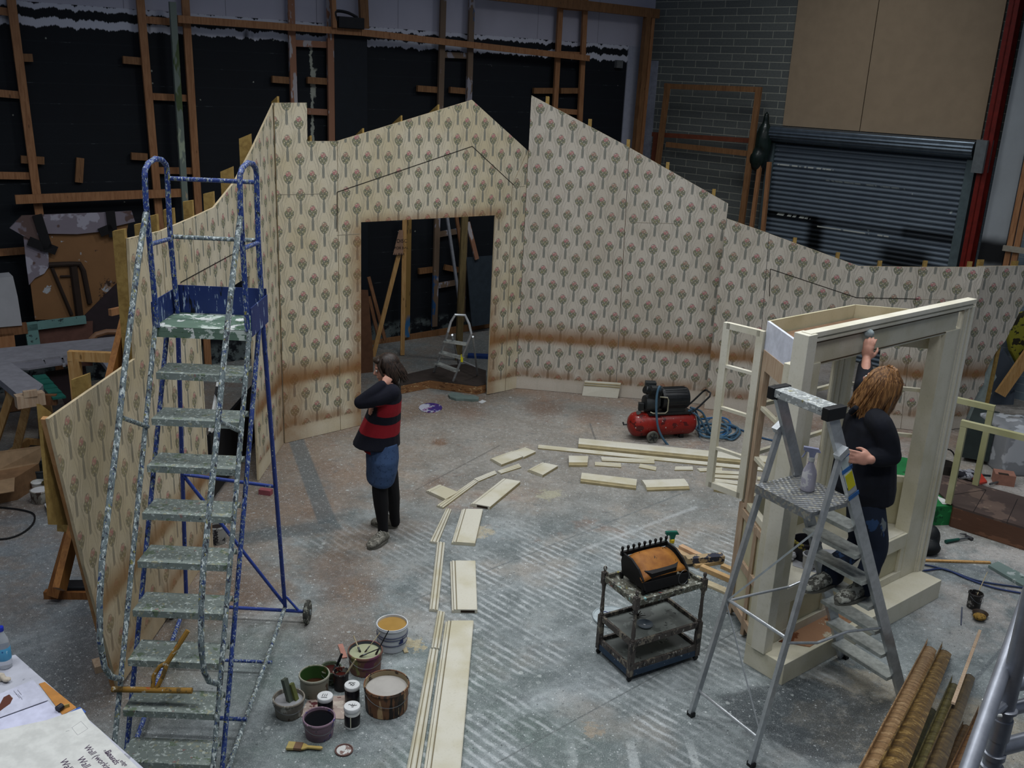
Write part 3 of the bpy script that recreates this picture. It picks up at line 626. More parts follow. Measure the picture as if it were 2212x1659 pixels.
# front frame: two broad stiles and a header with stepped moulding
m = M(); ubox(m, .0, .23, .21, .33, .166, 2.23); m.build('front_stile', cream, wu, bevel=.003)
m = M(); ubox(m, 1.80, 2.06, .21, .33, .166, 2.23); m.build('front_stile', cream, wu, bevel=.003)
m = M(); ubox(m, .075, 1.95, .22, .25, 2.21, 2.42); m.build('header_board', cream, wu)
def mould(name, u0, u1, z0, z1, up):
    m = M()
    if up:  # along u at the top
        for (a, b, d) in ((0, .03, .045), (.03, .045, .028), (.045, .062, .04), (.062, .075, .022)): ubox(m, u0, u1, .22 - d, .245, z1 - b, z1 - a)
    else:
        for (a, b, d) in ((0, .035, .045), (.035, .055, .022), (.055, .075, .036), (.075, .095, .018)): (ubox(m, u0 + a, u0 + b, .22 - d, .245, z0, z1) if u1 > u0 else ubox(m, u0 - b, u0 - a, .22 - d, .245, z0, z1))
    return m.build(name, creaml, wu)
mould('top_architrave', .02, 2.10, 2.45, 2.455, True)
mould('side_architrave', .0, 1, .166, 2.45, False) if False else None
m = M(); ubox(m, -.02, .075, .16, .27, .166, 2.45); m.build('side_architrave', creaml, wu, bevel=.003)
mould('side_architrave', 2.10, 1, .166, 2.40, False)
m = M(); ubox(m, .10, 2.0, .214, .222, 2.2235, 2.228); ubox(m, .105, 2.0, .205, .222, 2.3705, 2.3725); m.build('shadow_gap', seam, wu)
# body of the bay
zs = .57; BL, BR = (.45, .80), (1.50, .80)
plan = [(.10, .25), BL, BR, (1.97, .25)]
m = M(); m.prism([U(.10, .235, zs - .03), U(.45, .80, zs - .03), U(1.50, .80, zs - .03), U(1.97, .235, zs - .03)], Zv * .03); m.build('window_seat', creaml, wu)
m = M(); ubox(m, .23, 1.80, .24, .27, .166, zs - .03); m.build('seat_front', creamd, wu)
for (a, b) in ((.23, .30), (.72, .80), (1.20, 1.28), (1.74, 1.80)):
    m = M(); ubox(m, a, b, .215, .24, .166, zs - .03); m.build('seat_front_stile', cream, wu, bevel=.003)
m = M(); ubox(m, .23, 1.80, .213, .24, .45, zs - .0); ubox(m, .23, 1.80, .213, .24, .166, .235); m.build('seat_front_rail', cream, wu, bevel=.003)
zh = 2.345; zsill = .93
def seg(a, b, name, z0, z1, th, mat, inner=True):
    A, B_ = U(a[0], a[1], 0), U(b[0], b[1], 0); d = (B_ - A).normalized(); nn = V(d.y, -d.x, 0)
    return M().prism([A + Zv * z0, B_ + Zv * z0, B_ + Zv * z1, A + Zv * z1], nn * th).build(name, mat, wu)
# low walls below the glazing
seg(plan[0], BL, 'low_panel', .10, zsill, -.012, creamd); seg(BR, BL, 'low_panel', .10, zsill, .012, creamd); seg(plan[3], BR, 'low_panel', .10, zsill, .012, creamd)
seg(plan[0], BL, 'header_side', 2.12, zh, -.02, plain('bright_white_paint', '#cfd3e0', .5)); seg(BR, BL, 'header_back', 2.12, zh, .015, creamd); seg(plan[3], BR, 'header_side', 2.12, zh, .015, creamd)
m = M(); m.prism([U(.12, .26, 2.235), U(.46, .785, 2.235), U(1.49, .785, 2.235), U(1.95, .26, 2.235)], Zv * .01); m.build('header_floor', plain('brown_board', '#7c624c', .8), wu)
glaz = {}
def glazed(a, b, name, z0, z1, nb, mat, colm, w=.05, th=.04, rails=None, top=.07, pine_frame=None):
    A, B_ = U(a[0], a[1], 0), U(b[0], b[1], 0); d = (B_ - A).normalized(); L = (B_ - A).length
    fm = pine_frame or mat
    M().bar(A + Zv * z0 + d * w / 2, A + Zv * z1 + d * w / 2, w, th, d).build('frame_stile', fm, wu)
    M().bar(B_ + Zv * z0 - d * w / 2, B_ + Zv * z1 - d * w / 2, w, th, d).build('frame_stile', mat, wu)
    M().bar(A + Zv * (z1 - top / 2) + d * w, B_ + Zv * (z1 - top / 2) - d * w, top, th, Zv).build('frame_rail', fm, wu)
    M().bar(A + Zv * (z0 + .025) + d * w, B_ + Zv * (z0 + .025) - d * w, .05, th, Zv).build('frame_rail', mat, wu)
    for k in range(1, nb):
        z = z0 + (z1 - z0 - .05) * k / nb + .02
        M().bar(A + Zv * z + d * w, B_ + Zv * z - d * w, .028, .03, Zv).build('glazing_bar', mat, wu)
barepine = woodmat('bare_pine_frame', '#b9a48c', '#a58a72')
glazed((.44, .79), (.12, .28), 'l', zsill, 2.14, 3, cream, None, .06, .045, pine_frame=barepine, top=.14)
glazed((.44, .82), (1.51, .82), 'b', zsill, 2.12, 3, cream, None)
glazed((1.52, .80), (1.99, .27), 'r', zsill, 2.12, 3, cream, None)
# the bare pine studwork below the left light
for (k, zz) in ((0, .12), (1, .50), (2, .88)):
    A, B_ = U(.44, .815, 0), U(.10, .28, 0); M().bar(A + Zv * zz, B_ + Zv * zz, .06, .035, Zv).build('stud_rail', barepine, wu)
M().bar(U(.44, .815, .02), U(.44, .815, .95), .05, .05, ux).build('stud', barepine, wu); M().bar(U(.27, .55, .02), U(.27, .55, .9), .04, .03, ux).build('stud', barepine, wu)
seg((.13, .30), (.45, .81), 'ply_infill', .3, .88, -.006, splat('pink_ply', '#ab7a60', [('#c0a286', .3, .4)], .8, scale=9))
# fluted corner post between the back and the right light
m = M()
for k, (du, rr) in enumerate(((0, .02), (.035, .028), (.08, .018), (.11, .026), (.15, .02))): m.tube([U(1.26 + du, .72 - abs(k - 2) * -.012, zs), U(1.26 + du, .72 - abs(k - 2) * -.012, 2.2)], rr, 10)
ubox(m, 1.25, 1.45, .735, .77, zs, 2.2); m.build('corner_pilaster', cream, wu)
# open casement hinged on the left rear corner
cs = thing('casement_frame', U(.43, .84, .9), 'open four-pane cream casement swung out from the left rear corner of the bay window unit', 'window frame')
H0, H1 = U(.42, .84, 0), None
zt, zb_ = 2.27, .98
tp = P(1573, 697, zt); dd = (V(tp.x, tp.y, 0) - H0).normalized(); LC_ = min(.62, (V(tp.x, tp.y, 0) - H0).length)
E1 = H0 + dd * LC_
for e in (H0, E1): M().bar(e + Zv * zb_, e + Zv * zt, .055, .035, dd).build('stile', creaml, cs)
for z in (zt - .02, zb_ + .02): M().bar(H0 + Zv * z, E1 + Zv * z, .045, .035, Zv).build('rail', creaml, cs)
for k in (1, 2, 3): z = zb_ + (zt - zb_) * k / 4; M().bar(H0 + Zv * z, E1 + Zv * z, .022, .03, Zv).build('glazing_bar', creaml, cs)
# ================================================================ ALUMINIUM PLATFORM LADDER
alu = plain('brushed_aluminium', '#b0b4b7', .32, .55, .12, 20); alud = plain('aluminium_step', '#b4b8b3', .38, .45, .2, 30)
aluc = NT('chequer_plate'); _w = aluc.world(); aluc.color(aluc.mix(aluc.noise(_w, 40, 3).step(.5, .6), lin('#888b8e'), lin('#a9a79c'))); aluc.metal(.7); aluc.rough(.4)
_x, _y, _z = aluc.sep(_w); aluc.bump((((_x + _y + _z) * 110).f('SINE') * ((_x - _y) * 110).f('SINE')), .6, .004); aluc = aluc.m
blk = plain('black_plastic', '#17181a', .5)
la = V(-.8457, -.5337, 0); lb = V(-.5337, .8457, 0); LF = V(2.62, 5.78, 0)
def Lp(a, b, z): return LF + la * a + lb * b + Zv * z
ld = thing('platform_ladder', Lp(.7, 0, 0), 'aluminium platform stepladder with a chequer-plate platform, standing against the cream window unit', 'stepladder')
hw = lambda z: .25 - .055 * z / 2.2
sa = lambda z: z * .508
for s in (-1, 1):
    M().bar(Lp(sa(.02), s * hw(0), .02), Lp(sa(2.17), s * hw(2.17), 2.17), .028, .075, lb).build('front_stile', alu, ld)
    M().box(Lp(0, s * hw(0), .015), (.034, .075, .03), Matrix.Rotation(.56, 3, 'Z')).build('foot', blk, ld)
    M().bar(Lp(1.44, s * .27, .02), Lp(1.02, s * .23, 1.93), .024, .04, lb).build('rear_leg', alu, ld)
    M().box(Lp(1.44, s * .27, .015), (.034, .045, .03), Matrix.Rotation(.56, 3, 'Z')).build('foot', blk, ld)
    M().box(Lp(1.02, s * .235, 1.95), (.08, .045, .04), Matrix.Rotation(.56, 3, 'Z') @ Matrix.Rotation(-.6, 3, 'Y')).build('hinge_bracket', alu, ld)
    M().bar(Lp(1.17, s * .25, 1.3), Lp(sa(.75), s * hw(.75), .72) if s > 0 else Lp(sa(.8), s * hw(.8), .72), .018, .006, Zv).build('side_stay', alu, ld) if False else None
for k in range(7):
    z = .17 + .205 * k; h = hw(z) - .012
    m = M(); m.bar(Lp(sa(z) + .03, -h, z), Lp(sa(z) + .03, h, z), .125, .025, la); m.bar(Lp(sa(z) - .033, -h, z - .02), Lp(sa(z) - .033, h, z - .02), .012, .03, la); m.build('step', alud, ld)
m = M(); m.prism([Lp(.80, -.22, 1.58), Lp(.80, .22, 1.58), Lp(1.17, .22, 1.58), Lp(1.17, -.22, 1.58)], Zv * .025); m.prism([Lp(1.165, -.22, 1.55), Lp(1.165, .22, 1.55), Lp(1.18, .22, 1.55), Lp(1.18, -.22, 1.55)], Zv * .055); m.build('platform', aluc, ld)
m = M(); m.bar(Lp(1.10, -.19, 2.20), Lp(1.10, .19, 2.20), .13, .05, la); m.build('top_tray', splat('spattered_aluminium', '#9ea3a3', [('#d2d6d4', .4, .8), ('#8d8b64', .12, .6), ('#4a4c52', .12, .8)], .45, scale=40, metal=.3), ld, bevel=.005)
for s in (-1, 1): M().box(Lp(1.10, s * .205, 2.195), (.15, .05, .075), Matrix.Rotation(.563, 3, 'Z')).build('end_cap', blk, ld, bevel=.006)
M().tube([Lp(1.26, -.25, .82), Lp(1.26, .25, .82)], .011).build('rear_crossbar', alu, ld)
M().tube([Lp(1.40, -.268, .18), Lp(1.40, .268, .18)], .011).build('rear_crossbar', alu, ld)
M().bar(Lp(1.27, .25, .80), Lp(1.395, -.262, .22), .012, .004, Zv).build('rear_diagonal', alu, ld); M().bar(Lp(1.27, .255, .80), Lp(1.12, -.24, 1.50), .012, .004, Zv).build('rear_diagonal', alu, ld)
M().tube([Lp(1.27, -.26, .80), Lp(1.0, -.262, .72), Lp(.7, -.245, .70), Lp(.36, -.235, .62)], .009, 8).build('side_stay', alu, ld)
M().tube([Lp(1.27, .26, .80), Lp(1.0, .262, .78), Lp(.7, .25, .76), Lp(.42, .235, .80)], .009, 8).build('side_stay', alu, ld)
lab = M(); A, B_ = Lp(sa(1.72) - .0, -hw(1.7) - .0165, 1.72), Lp(sa(1.62), -hw(1.62) - .0165, 1.5)
m = M(); m.bar(Lp(sa(1.90), -hw(1.9) - .016, 1.90), Lp(sa(1.72), -hw(1.72) - .016, 1.72), .07, .003, la); m.build('paper_label', plain('pale_label', '#b9c6c4', .6), ld)
m = M(); m.bar(Lp(sa(1.80), -hw(1.8) - .018, 1.80), Lp(sa(1.70), -hw(1.7) - .018, 1.70), .06, .003, la); m.build('yellow_label', plain('yellow_label', '#c3bb1a', .5), ld)
for zz in (1.93, 1.84, 1.66): M().bar(Lp(sa(zz), -hw(zz) - .019, zz), Lp(sa(zz - .02), -hw(zz) - .019, zz - .025), .088, .003, la).build('blue_tape', plain('blue_tape', '#27609e', .5), ld)
# ================================================================ PEOPLE
def curve(pts, rs, k=6):
    """Catmull-Rom through points with radii"""
    P_ = [Vector(p) for p in pts]; n = len(P_); out = []; ro = []
    for i in range(n - 1):
        a, b, c, d = P_[max(i - 1, 0)], P_[i], P_[i + 1], P_[min(i + 2, n - 1)]
        for j in range(k):
            t = j / k; out.append(.5 * ((2 * b) + (c - a) * t + (2 * a - 5 * b + 4 * c - d) * t * t + (-a + 3 * b - 3 * c + d) * t ** 3)); ro.append(rs[i] * (1 - t) + rs[i + 1] * t)
    return out + [P_[-1]], ro + [rs[-1]]
def limb(m, pts, rs, n=14, k=6):
    p, r = curve(pts, rs, k); m.tube(p, r, n); m.ell(p[0], (r[0],) * 3, None, 12, 8); m.ell(p[-1], (r[-1],) * 3, None, 12, 8)
def frame(f, u):
    f = Vector(f).normalized(); l = Vector(u).cross(f).normalized(); u = f.cross(l); return Matrix((f, l, u)).transposed()   # x fwd, y left, z up
def head(m, c, R):
    q = lambda x, y, z: Vector(c) + R @ Vector((x, y, z))
    m.ell(q(-.008, 0, .03), (.095, .076, .092), R); m.ell(q(.02, 0, -.04), (.066, .058, .07), R); m.ell(q(.055, 0, -.085), (.028, .03, .022), R)
    m.tube([q(.082, 0, .02), q(.104, 0, -.025), q(.092, 0, -.034)], [.008, .013, .012], 8); m.ell(q(.078, 0, -.058), (.014, .024, .010), R)
    m.ell(q(.070, .0, .03), (.022, .055, .012), R)
    for s in (-1, 1): m.ell(q(-.01, s * .077, -.01), (.02, .008, .03), R)
def hand(m, w, R, curl=.5, s=1, thumb=1, spread=.012):
    """w wrist, x along the fingers, z back of the hand, y towards little finger"""
    q = lambda x, y, z: Vector(w) + R @ Vector((x * s, y * s, z * s))
    m.ell(q(.045, 0, 0), (.05 * s, .041 * s, .016 * s), R); m.ell(q(.01, 0, 0), (.03 * s, .028 * s, .02 * s), R)
    for i, (L, y) in enumerate(((.068, -.030), (.078, -.010), (.073, .010), (.058, .029))):
        p = [q(.075, y, .0)]; a = 0
        x, z = .085, 0.0
        for k, f in enumerate((.45, .32, .26)):
            a += curl * (.7 if k == 0 else 1.0); x += L * f * math.cos(a); z -= L * f * math.sin(a); p.append(q(x, y * 1.12, z))
        m.tube([q(.05, y * .9, 0)] + p, [.010 * s, .0095 * s, .009 * s, .0085 * s, .0065 * s], 8); m.ell(p[-1], (.0066 * s,) * 3, None, 8, 6)
    t = [q(.012, -.022, -.004), q(.035, -.045, -.014), q(.060, -.054, -.026), q(.080, -.050, -.038)]
    m.tube(t, [.014 * s, .012 * s, .0105 * s, .008 * s], 8); m.ell(t[-1], (.008 * s,) * 3, None, 8, 6)
def skinm(): n = NT('skin'); w = n.world(); n.color(n.mix(n.noise(w, 30, 3), lin('#a87868'), lin('#c0907c'))); n.rough(.5); return n.m
skin = skinm()
def hairm(name, a, b):
    n = NT(name); w = n.world(); f = n.noise(n.mapp(w, (90, 90, 9)), 1, 3); n.color(n.mix(f.step(.35, .7), lin(a), lin(b))); n.rough(.45); n.bump(f, .4, .004); return n.m
def shoe(name, heel, toe, z, mat, par, L=None, laces=True):
    h, t = Vector(heel), Vector(toe); h.z = t.z = z; f = (t - h); L = f.length; f.normalize(); s = V(-f.y, f.x, 0); m = M(); R = []
    for k, w, hh in ((0, .028, .05), (.06, .036, .075), (.25, .038, .09), (.42, .04, .078), (.6, .046, .058), (.8, .046, .045), (.94, .034, .035), (1, .018, .022)):
        R.append((h + f * (L * k) + Zv * (hh * .56 + .014), s * w * 1.18, Zv * hh * .64))
    m.loft(R); o = m.build(name, mat, par, smooth=True, remesh=.006, sm=3)
    m = M(); n = 18; pts = []
    for k in range(n):
        a = 2 * PI * k / n; x = math.cos(a); wd = .050 if x > 0 else .042; pts.append(h + f * (L * (.5 + .52 * x)) + s * (wd * math.sin(a) * (1.15 - .1 * x)) + Zv * .002)
    m.prism(pts, Zv * .022); m.build('sole', plain(name + '_sole', '#5d5c55', .8), o)
    if laces:
        for k in (.33, .42, .51): M().tube([h + f * (L * k) + s * .026 + Zv * .098 * (1.15 - k * .45), h + f * (L * (k + .03)) + Zv * (.132 - k * .03), h + f * (L * k) - s * .026 + Zv * .098 * (1.15 - k * .45)], .003, 6).build('lace', plain('grey_lace', '#8d8c84'), o)
    return o
# ---------------------------------------------------------------- standing person in the striped cardigan
p1 = thing('person', (-1.07, 7.5, 0), 'dark-haired person in navy and red striped cardigan, standing with a hand at the neck', 'person')
yb = 7.55
def p(x, y, d=0): return Y(x, y, yb + d)
fw = V(-.95, -.30, 0); lf = V(.30, -.95, 0)
hc = p(834, 796); HR = frame(V(-.93, -.30, -.18), V(-.1, 0, 1))
m = M(); head(m, hc, HR)
limb(m, [p(838, 812, .02), p(842, 832, .02), p(845, 850, .03)], [.05, .052, .07])
m.loft([(p(838, 845, .02), lf * .17, fw * .08), (p(832, 880, .02), lf * .16, fw * .10), (p(828, 940, .02), lf * .14, fw * .10), (p(826, 985, .02), lf * .16, fw * .11), (p(826, 1010, .02), lf * .15, fw * .10)])
sL, eL, wL = p(846, 850, -.13), p(778, 868, -.16), p(829, 829, -.13)
limb(m, [sL, eL], [.05, .04]); limb(m, [eL, wL], [.038, .026]); 
Rh = frame(p(848, 806, -.05) - p(829, 829, -.13), V(.1, -1, .25)); hand(m, wL, Rh, .32, 1.0)
sR, eR, wR = p(838, 850, .18), p(812, 892, .15), p(806, 876, .03)
limb(m, [sR, eR, wR], [.05, .04, .028]); hand(m, wR, frame(V(-.2, -1, 0), V(-1, 0, .2)), .7)
FL_ = (P(836, 1166), P(796, 1188)); FRr = (P(858, 1140), P(802, 1132))
aL, aR = FL_[0] + V(-.03, -.02, .09), FRr[0] + V(-.02, 0, .09)
hipL, kneeL = p(829, 1000, -.07), p(821, 1056, -.09); hipR, kneeR = p(836, 1000, .07), p(845, 1052, .06)
def nearz(q, z): q = Vector(q); q.z = z; return q
for hp_, kn, an in ((hipL, kneeL, aL), (hipR, kneeR, aR)): limb(m, [hp_, kn, an, an + V(0, 0, -.05)], [.078, .05, .034, .034])
m.build('body', skin, p1, smooth=True, remesh=.0065, sm=2)
def knit():
    n = NT('striped_knit'); z = n.sep(n.world())[2]; x = n.sep(n.world())[0]; w = n.world(); f = n.noise(w, 90, 2); s = z + (n.noise(w, 4, 2) - .5) * .03 + (x + 1.0) * .03
    c = n.mix((s - 1.235).abs().step(.062, .056) * x.step(-1.115, -1.085), lin('#0d0f1c'), lin('#8a1420')); c = n.mix((s - 1.045).abs().step(.060, .054), c, lin('#8a1420'))
    c = n.mix(f * .2, c, lin('#1a1a22')); n.color(c); n.rough(.95); n.bump(f, .3, .004); return n.m
m = M()
m.loft([(p(842, 830, .02), lf * .075, fw * .07), (p(842, 838, .02), lf * .15, fw * .085), (p(839, 852, .02), lf * .20, fw * .11), (p(833, 875, .02), lf * .205, fw * .13), (p(826, 905, .02), lf * .19, fw * .155), (p(818, 935, .02), lf * .20, fw * .18), (p(813, 958, .02), lf * .215, fw * .205)])
limb(m, [p(846, 848, -.12), p(814, 862, -.17), p(779, 869, -.17)], [.075, .067, .056]); limb(m, [p(779, 869, -.17), p(806, 848, -.17), p(825, 832, -.14)], [.056, .05, .041])
limb(m, [sR, eR, wR], [.07, .055, .045]); m.tube([p(832, 826, -.06), p(822, 836, 0), p(830, 832, .08), p(850, 828, .06), p(853, 826, -.04)], .018, 8)
m.build('cardigan', knit(), p1, smooth=True, remesh=.008, sm=4)
m = M(); m.loft([(p(822, 962, .02), lf * .17, fw * .125), (p(816, 970, .02), lf * .165, fw * .125)]); m.build('red_top', plain('red_cotton', '#8d1a26', .9), p1, smooth=True)
m = M(); m.loft([(p(828, 950, .0), lf * .17, fw * .125), (p(826, 985, .0), lf * .215, fw * .14), (p(825, 1010, .0), lf * .22, fw * .132), (p(822, 1030, .0), lf * .215, fw * .122), (p(821, 1037, .0), lf * .20, fw * .112)])
m.build('denim_skirt', splat('denim', '#33486a', [('#b9c2cb', .06, .22), ('#263a58', .3, 1)], .9, scale=30, vert=1), p1, smooth=True, remesh=.008, sm=3)
m = M()
for hp_, kn, an, r in ((hipL, kneeL, aL, 1), (hipR, kneeR, aR, 1)): limb(m, [hp_, hp_.lerp(kn, .5), kn, kn.lerp(an, .35), kn.lerp(an, .8), an + V(0, 0, -.035)], [.085, .082, .070, .066, .047, .046])
m.build('leggings', plain('black_leggings', '#0c0c10', .85), p1, smooth=True, remesh=.008, sm=2)
grsh = splat('dusty_suede', '#6d6b63', [('#8f8c82', .4, .7), ('#4a4942', .3, .9)], .9, scale=40, vert=1)
shoe('shoe', FL_[0], FL_[1], 0.0, grsh, p1); shoe('shoe', FRr[0], FRr[1], 0.0, grsh, p1)
m = M(); q = lambda x, y, z: hc + HR @ Vector((x, y, z))
m.ell(q(-.022, 0, .035), (.105, .09, .10), HR); m.ell(q(-.055, 0, -.02), (.075, .085, .085), HR); m.ell(q(.045, 0, .085), (.05, .06, .03), HR)
random.seed(3)
for k in range(46):
    a = random.uniform(-2.2, 2.2); y0_ = math.sin(a) * .088; x0_ = -.03 - math.cos(a) * .085
    if x0_ > .03: continue
    L = random.uniform(.04, .085); m.tube([q(x0_ * .8, y0_ * .85, .06), q(x0_ * 1.12, y0_ * 1.1, -.01), q(x0_ * 1.15 - random.uniform(0, .03), y0_ * 1.1, -.02 - L), q(x0_ * 1.1 - random.uniform(-.01, .05), y0_, -.04 - L * 1.2)], [.014, .016, .011, .003], 6)
for k in range(14): y_ = random.uniform(.03, .09); m.tube([q(.03, y_ * .7, .11), q(.065, y_ * .95, .05), q(.05, y_ * 1.02, -.02), q(.03, y_, -.06)], [.01, .012, .010, .003], 6)
m.build('hair', hairm('dark_brown_hair', '#1a1411', '#382a22'), p1, smooth=True)
for s in (-1, 1): M().ell(q(.083, s * .03, .006), (.010, .012, .010), None, 10, 8).build('eye', plain('eye_white', '#b9b3ad', .2), p1, smooth=True)
# ---------------------------------------------------------------- person working on the ladder
p2 = thing('person', Lp(.3, 0, .797), 'red-haired person in dark jacket on the stepladder, one arm raised to the header', 'person')
yb = 5.62
fw = V(-.85, -.2, 0).normalized(); lf = V(-fw.y, fw.x, 0)
hc = p(1898, 832, .05); HR = frame(V(-.55, .75, .38), V(0, .1, 1))
m = M(); head(m, hc, HR); limb(m, [p(1893, 850, .04), p(1888, 885, .04)], [.052, .06])
m.loft([(p(1880, 905, .03), lf * .17, fw * .09), (p(1876, 960, .03), lf * .155, fw * .11), (p(1872, 1010, .02), lf * .15, fw * .11), (p(1870, 1060, 0), lf * .165, fw * .12), (p(1868, 1095, 0), lf * .15, fw * .11)])
hz = Lp(sa(1.86), -hw(1.86), 1.86)
stile = lambda z: Lp(sa(z), -hw(z), z)
hd = Q(1838, 985, stile(0), stile(1)); 
sL, eL = p(1900, 926, -.12), p(1924, 984, -.17); wL = p(1868, 986, -.20)
limb(m, [sL, eL], [.055, .045]); limb(m, [eL, wL], [.044, .028])
hv = stile(1.9); tgt = hd + V(0, -.02, 0)
Rh = frame((hd + V(.0, -.05, 0)) - wL, V(0, -1, .3)); wL2 = hd + V(.10, -.045, .0)
limb(m, [wL, wL2], [.028, .027]); hand(m, wL2, frame(V(-1, .12, .08), V(.1, -1, .25)), .5, 1.0)
hA = Q(1874, 760, U(0, .13, 0), U(1, .13, 0)); hB = Q(1880, 740, U(0, .17, 0), U(1, .17, 0))
sR, eR, wR = p(1872, 905, .17), p(1866, 838, .24), hA
wR = hA + V(0, 0, -.05)
limb(m, [sR, eR], [.055, .045]); limb(m, [eR, wR], [.04, .028]); hand(m, wR, frame(V(.05, .12, 1), V(-.6, -.8, .1)), .45, 1.0)
aL = Lp(.40, -.10, .90); aR = Lp(.47, .10, .90)
hipL, kneeL = p(1876, 1080, -.09), p(1893, 1180, -.10); hipR, kneeR = p(1862, 1080, .09), p(1856, 1170, .10)
legs = ((hipL, kneeL, aL), (hipR, kneeR, aR))
for h_, k_, a_ in legs: limb(m, [h_, k_, a_, a_ + V(0, 0, -.05)], [.08, .055, .038, .036])
m.build('body', skin, p2, smooth=True, remesh=.0065, sm=2)
m = M()
m.loft([(p(1884, 884, .03), lf * .07, fw * .075), (p(1882, 896, .03), lf * .15, fw * .095), (p(1879, 915, .03), lf * .21, fw * .13), (p(1874, 960, .03), lf * .20, fw * .165), (p(1868, 1005, .02), lf * .20, fw * .19), (p(1864, 1045, .01), lf * .21, fw * .20), (p(1868, 1072, 0), lf * .19, fw * .175)])
m.ell(p(1874, 1056, 0), (.165, .18, .13)); limb(m, [p(1892, 906, -.09), p(1903, 920, -.14), p(1917, 950, -.165), eL], [.072, .076, .070, .062]); limb(m, [eL, p(1900, 990, -.20), wL], [.066, .056, .046])
limb(m, [sR, p(1868, 865, .22), eR], [.085, .075, .066]); limb(m, [eR, wR + V(0, 0, -.045)], [.066, .046])
m.tube([p(1850, 880, -.06), p(1838, 890, .0), p(1846, 886, .1), p(1885, 884, .13)], .02, 8)
m.build('jacket', plain('navy_black_cotton', '#0f121b', .9, var=.35, scale=8), p2, smooth=True, remesh=.009, sm=4)
m = M()
for (h_, k_, a_), r in zip(legs, (1.0, 1.0)): limb(m, [h_, h_.lerp(k_, .5), k_, k_.lerp(a_, .5), a_ + V(0, 0, .03), a_ + V(.0, 0, -.03)], [.10, .092, .074, .068, .072, .075])
m.build('jeans', splat('dark_jeans', '#1a2333', [('#2b4468', .25, .25), ('#6f7678', .10, .3)], .85, scale=22, vert=.6), p2, smooth=True, remesh=.009, sm=3)
dsh = splat('paint_spattered_boot', '#4a4944', [('#9a9b92', .5, .6), ('#6b6b62', .3, .5)], .8, scale=40, vert=1)
zst = .17 + .205 * 3 + .0135
for y_ in (-.10, .10): shoe('boot', Lp(.36 if y_ < 0 else .42, y_, 0), Lp(.66 if y_ < 0 else .72, y_, 0), zst, dsh, p2, laces=False)
q = lambda x, y, z: hc + HR @ Vector((x, y, z)); m = M()
m.ell(q(-.02, 0, .035), (.108, .092, .10), HR); m.ell(q(-.05, 0, -.03), (.08, .09, .10), HR)
random.seed(5)
for k in range(150):
    a = random.uniform(-2.5, 2.5); cx, sy = -math.cos(a), math.sin(a); w_ = random.uniform(.9, 1.12)
    x0_, y0_ = -.02 + cx * .10 * w_, sy * .098 * w_; L = random.uniform(.15, .23); fl = random.uniform(-.01, .035)
    if x0_ > .045 and random.random() < .6: continue
    m.tube([q(x0_ * .35, y0_ * .35, .135 + random.uniform(-.008, .006)), q(x0_ * .85, y0_ * .85, .085), q(x0_ * 1.02, y0_ * 1.05, .02), q(x0_ * 1.12 + random.uniform(-.01, .01), y0_ * 1.22, -L * .5), q(x0_ * (1.1 + fl), y0_ * (1.2 + fl * 4) + random.uniform(-.015, .015), -L * .8), q(x0_ * 1.15 + random.uniform(-.03, .02), y0_ * 1.1 + random.uniform(-.02, .02), -L)], [.008, .012, .013, .012, .009, .002], 6)
m.build('hair', hairm('auburn_hair', '#50341e', '#9a7044'), p2, smooth=True)
for s in (-1, 1): M().ell(q(.083, s * .03, .006), (.010, .012, .010), None, 10, 8).build('eye', plain('eye_white', '#b9b3ad', .2), p2, smooth=True)
sg_ = wR + V(.02, .08, .155); m = M(); m.ell(sg_, (.035, .025, .03)); tag(m.build('sponge', plain('grey_sponge', '#98a4a6', .95, var=.2, scale=60), None, smooth=True), 'pale grey sponge held against the cream header by the raised hand', 'sponge')
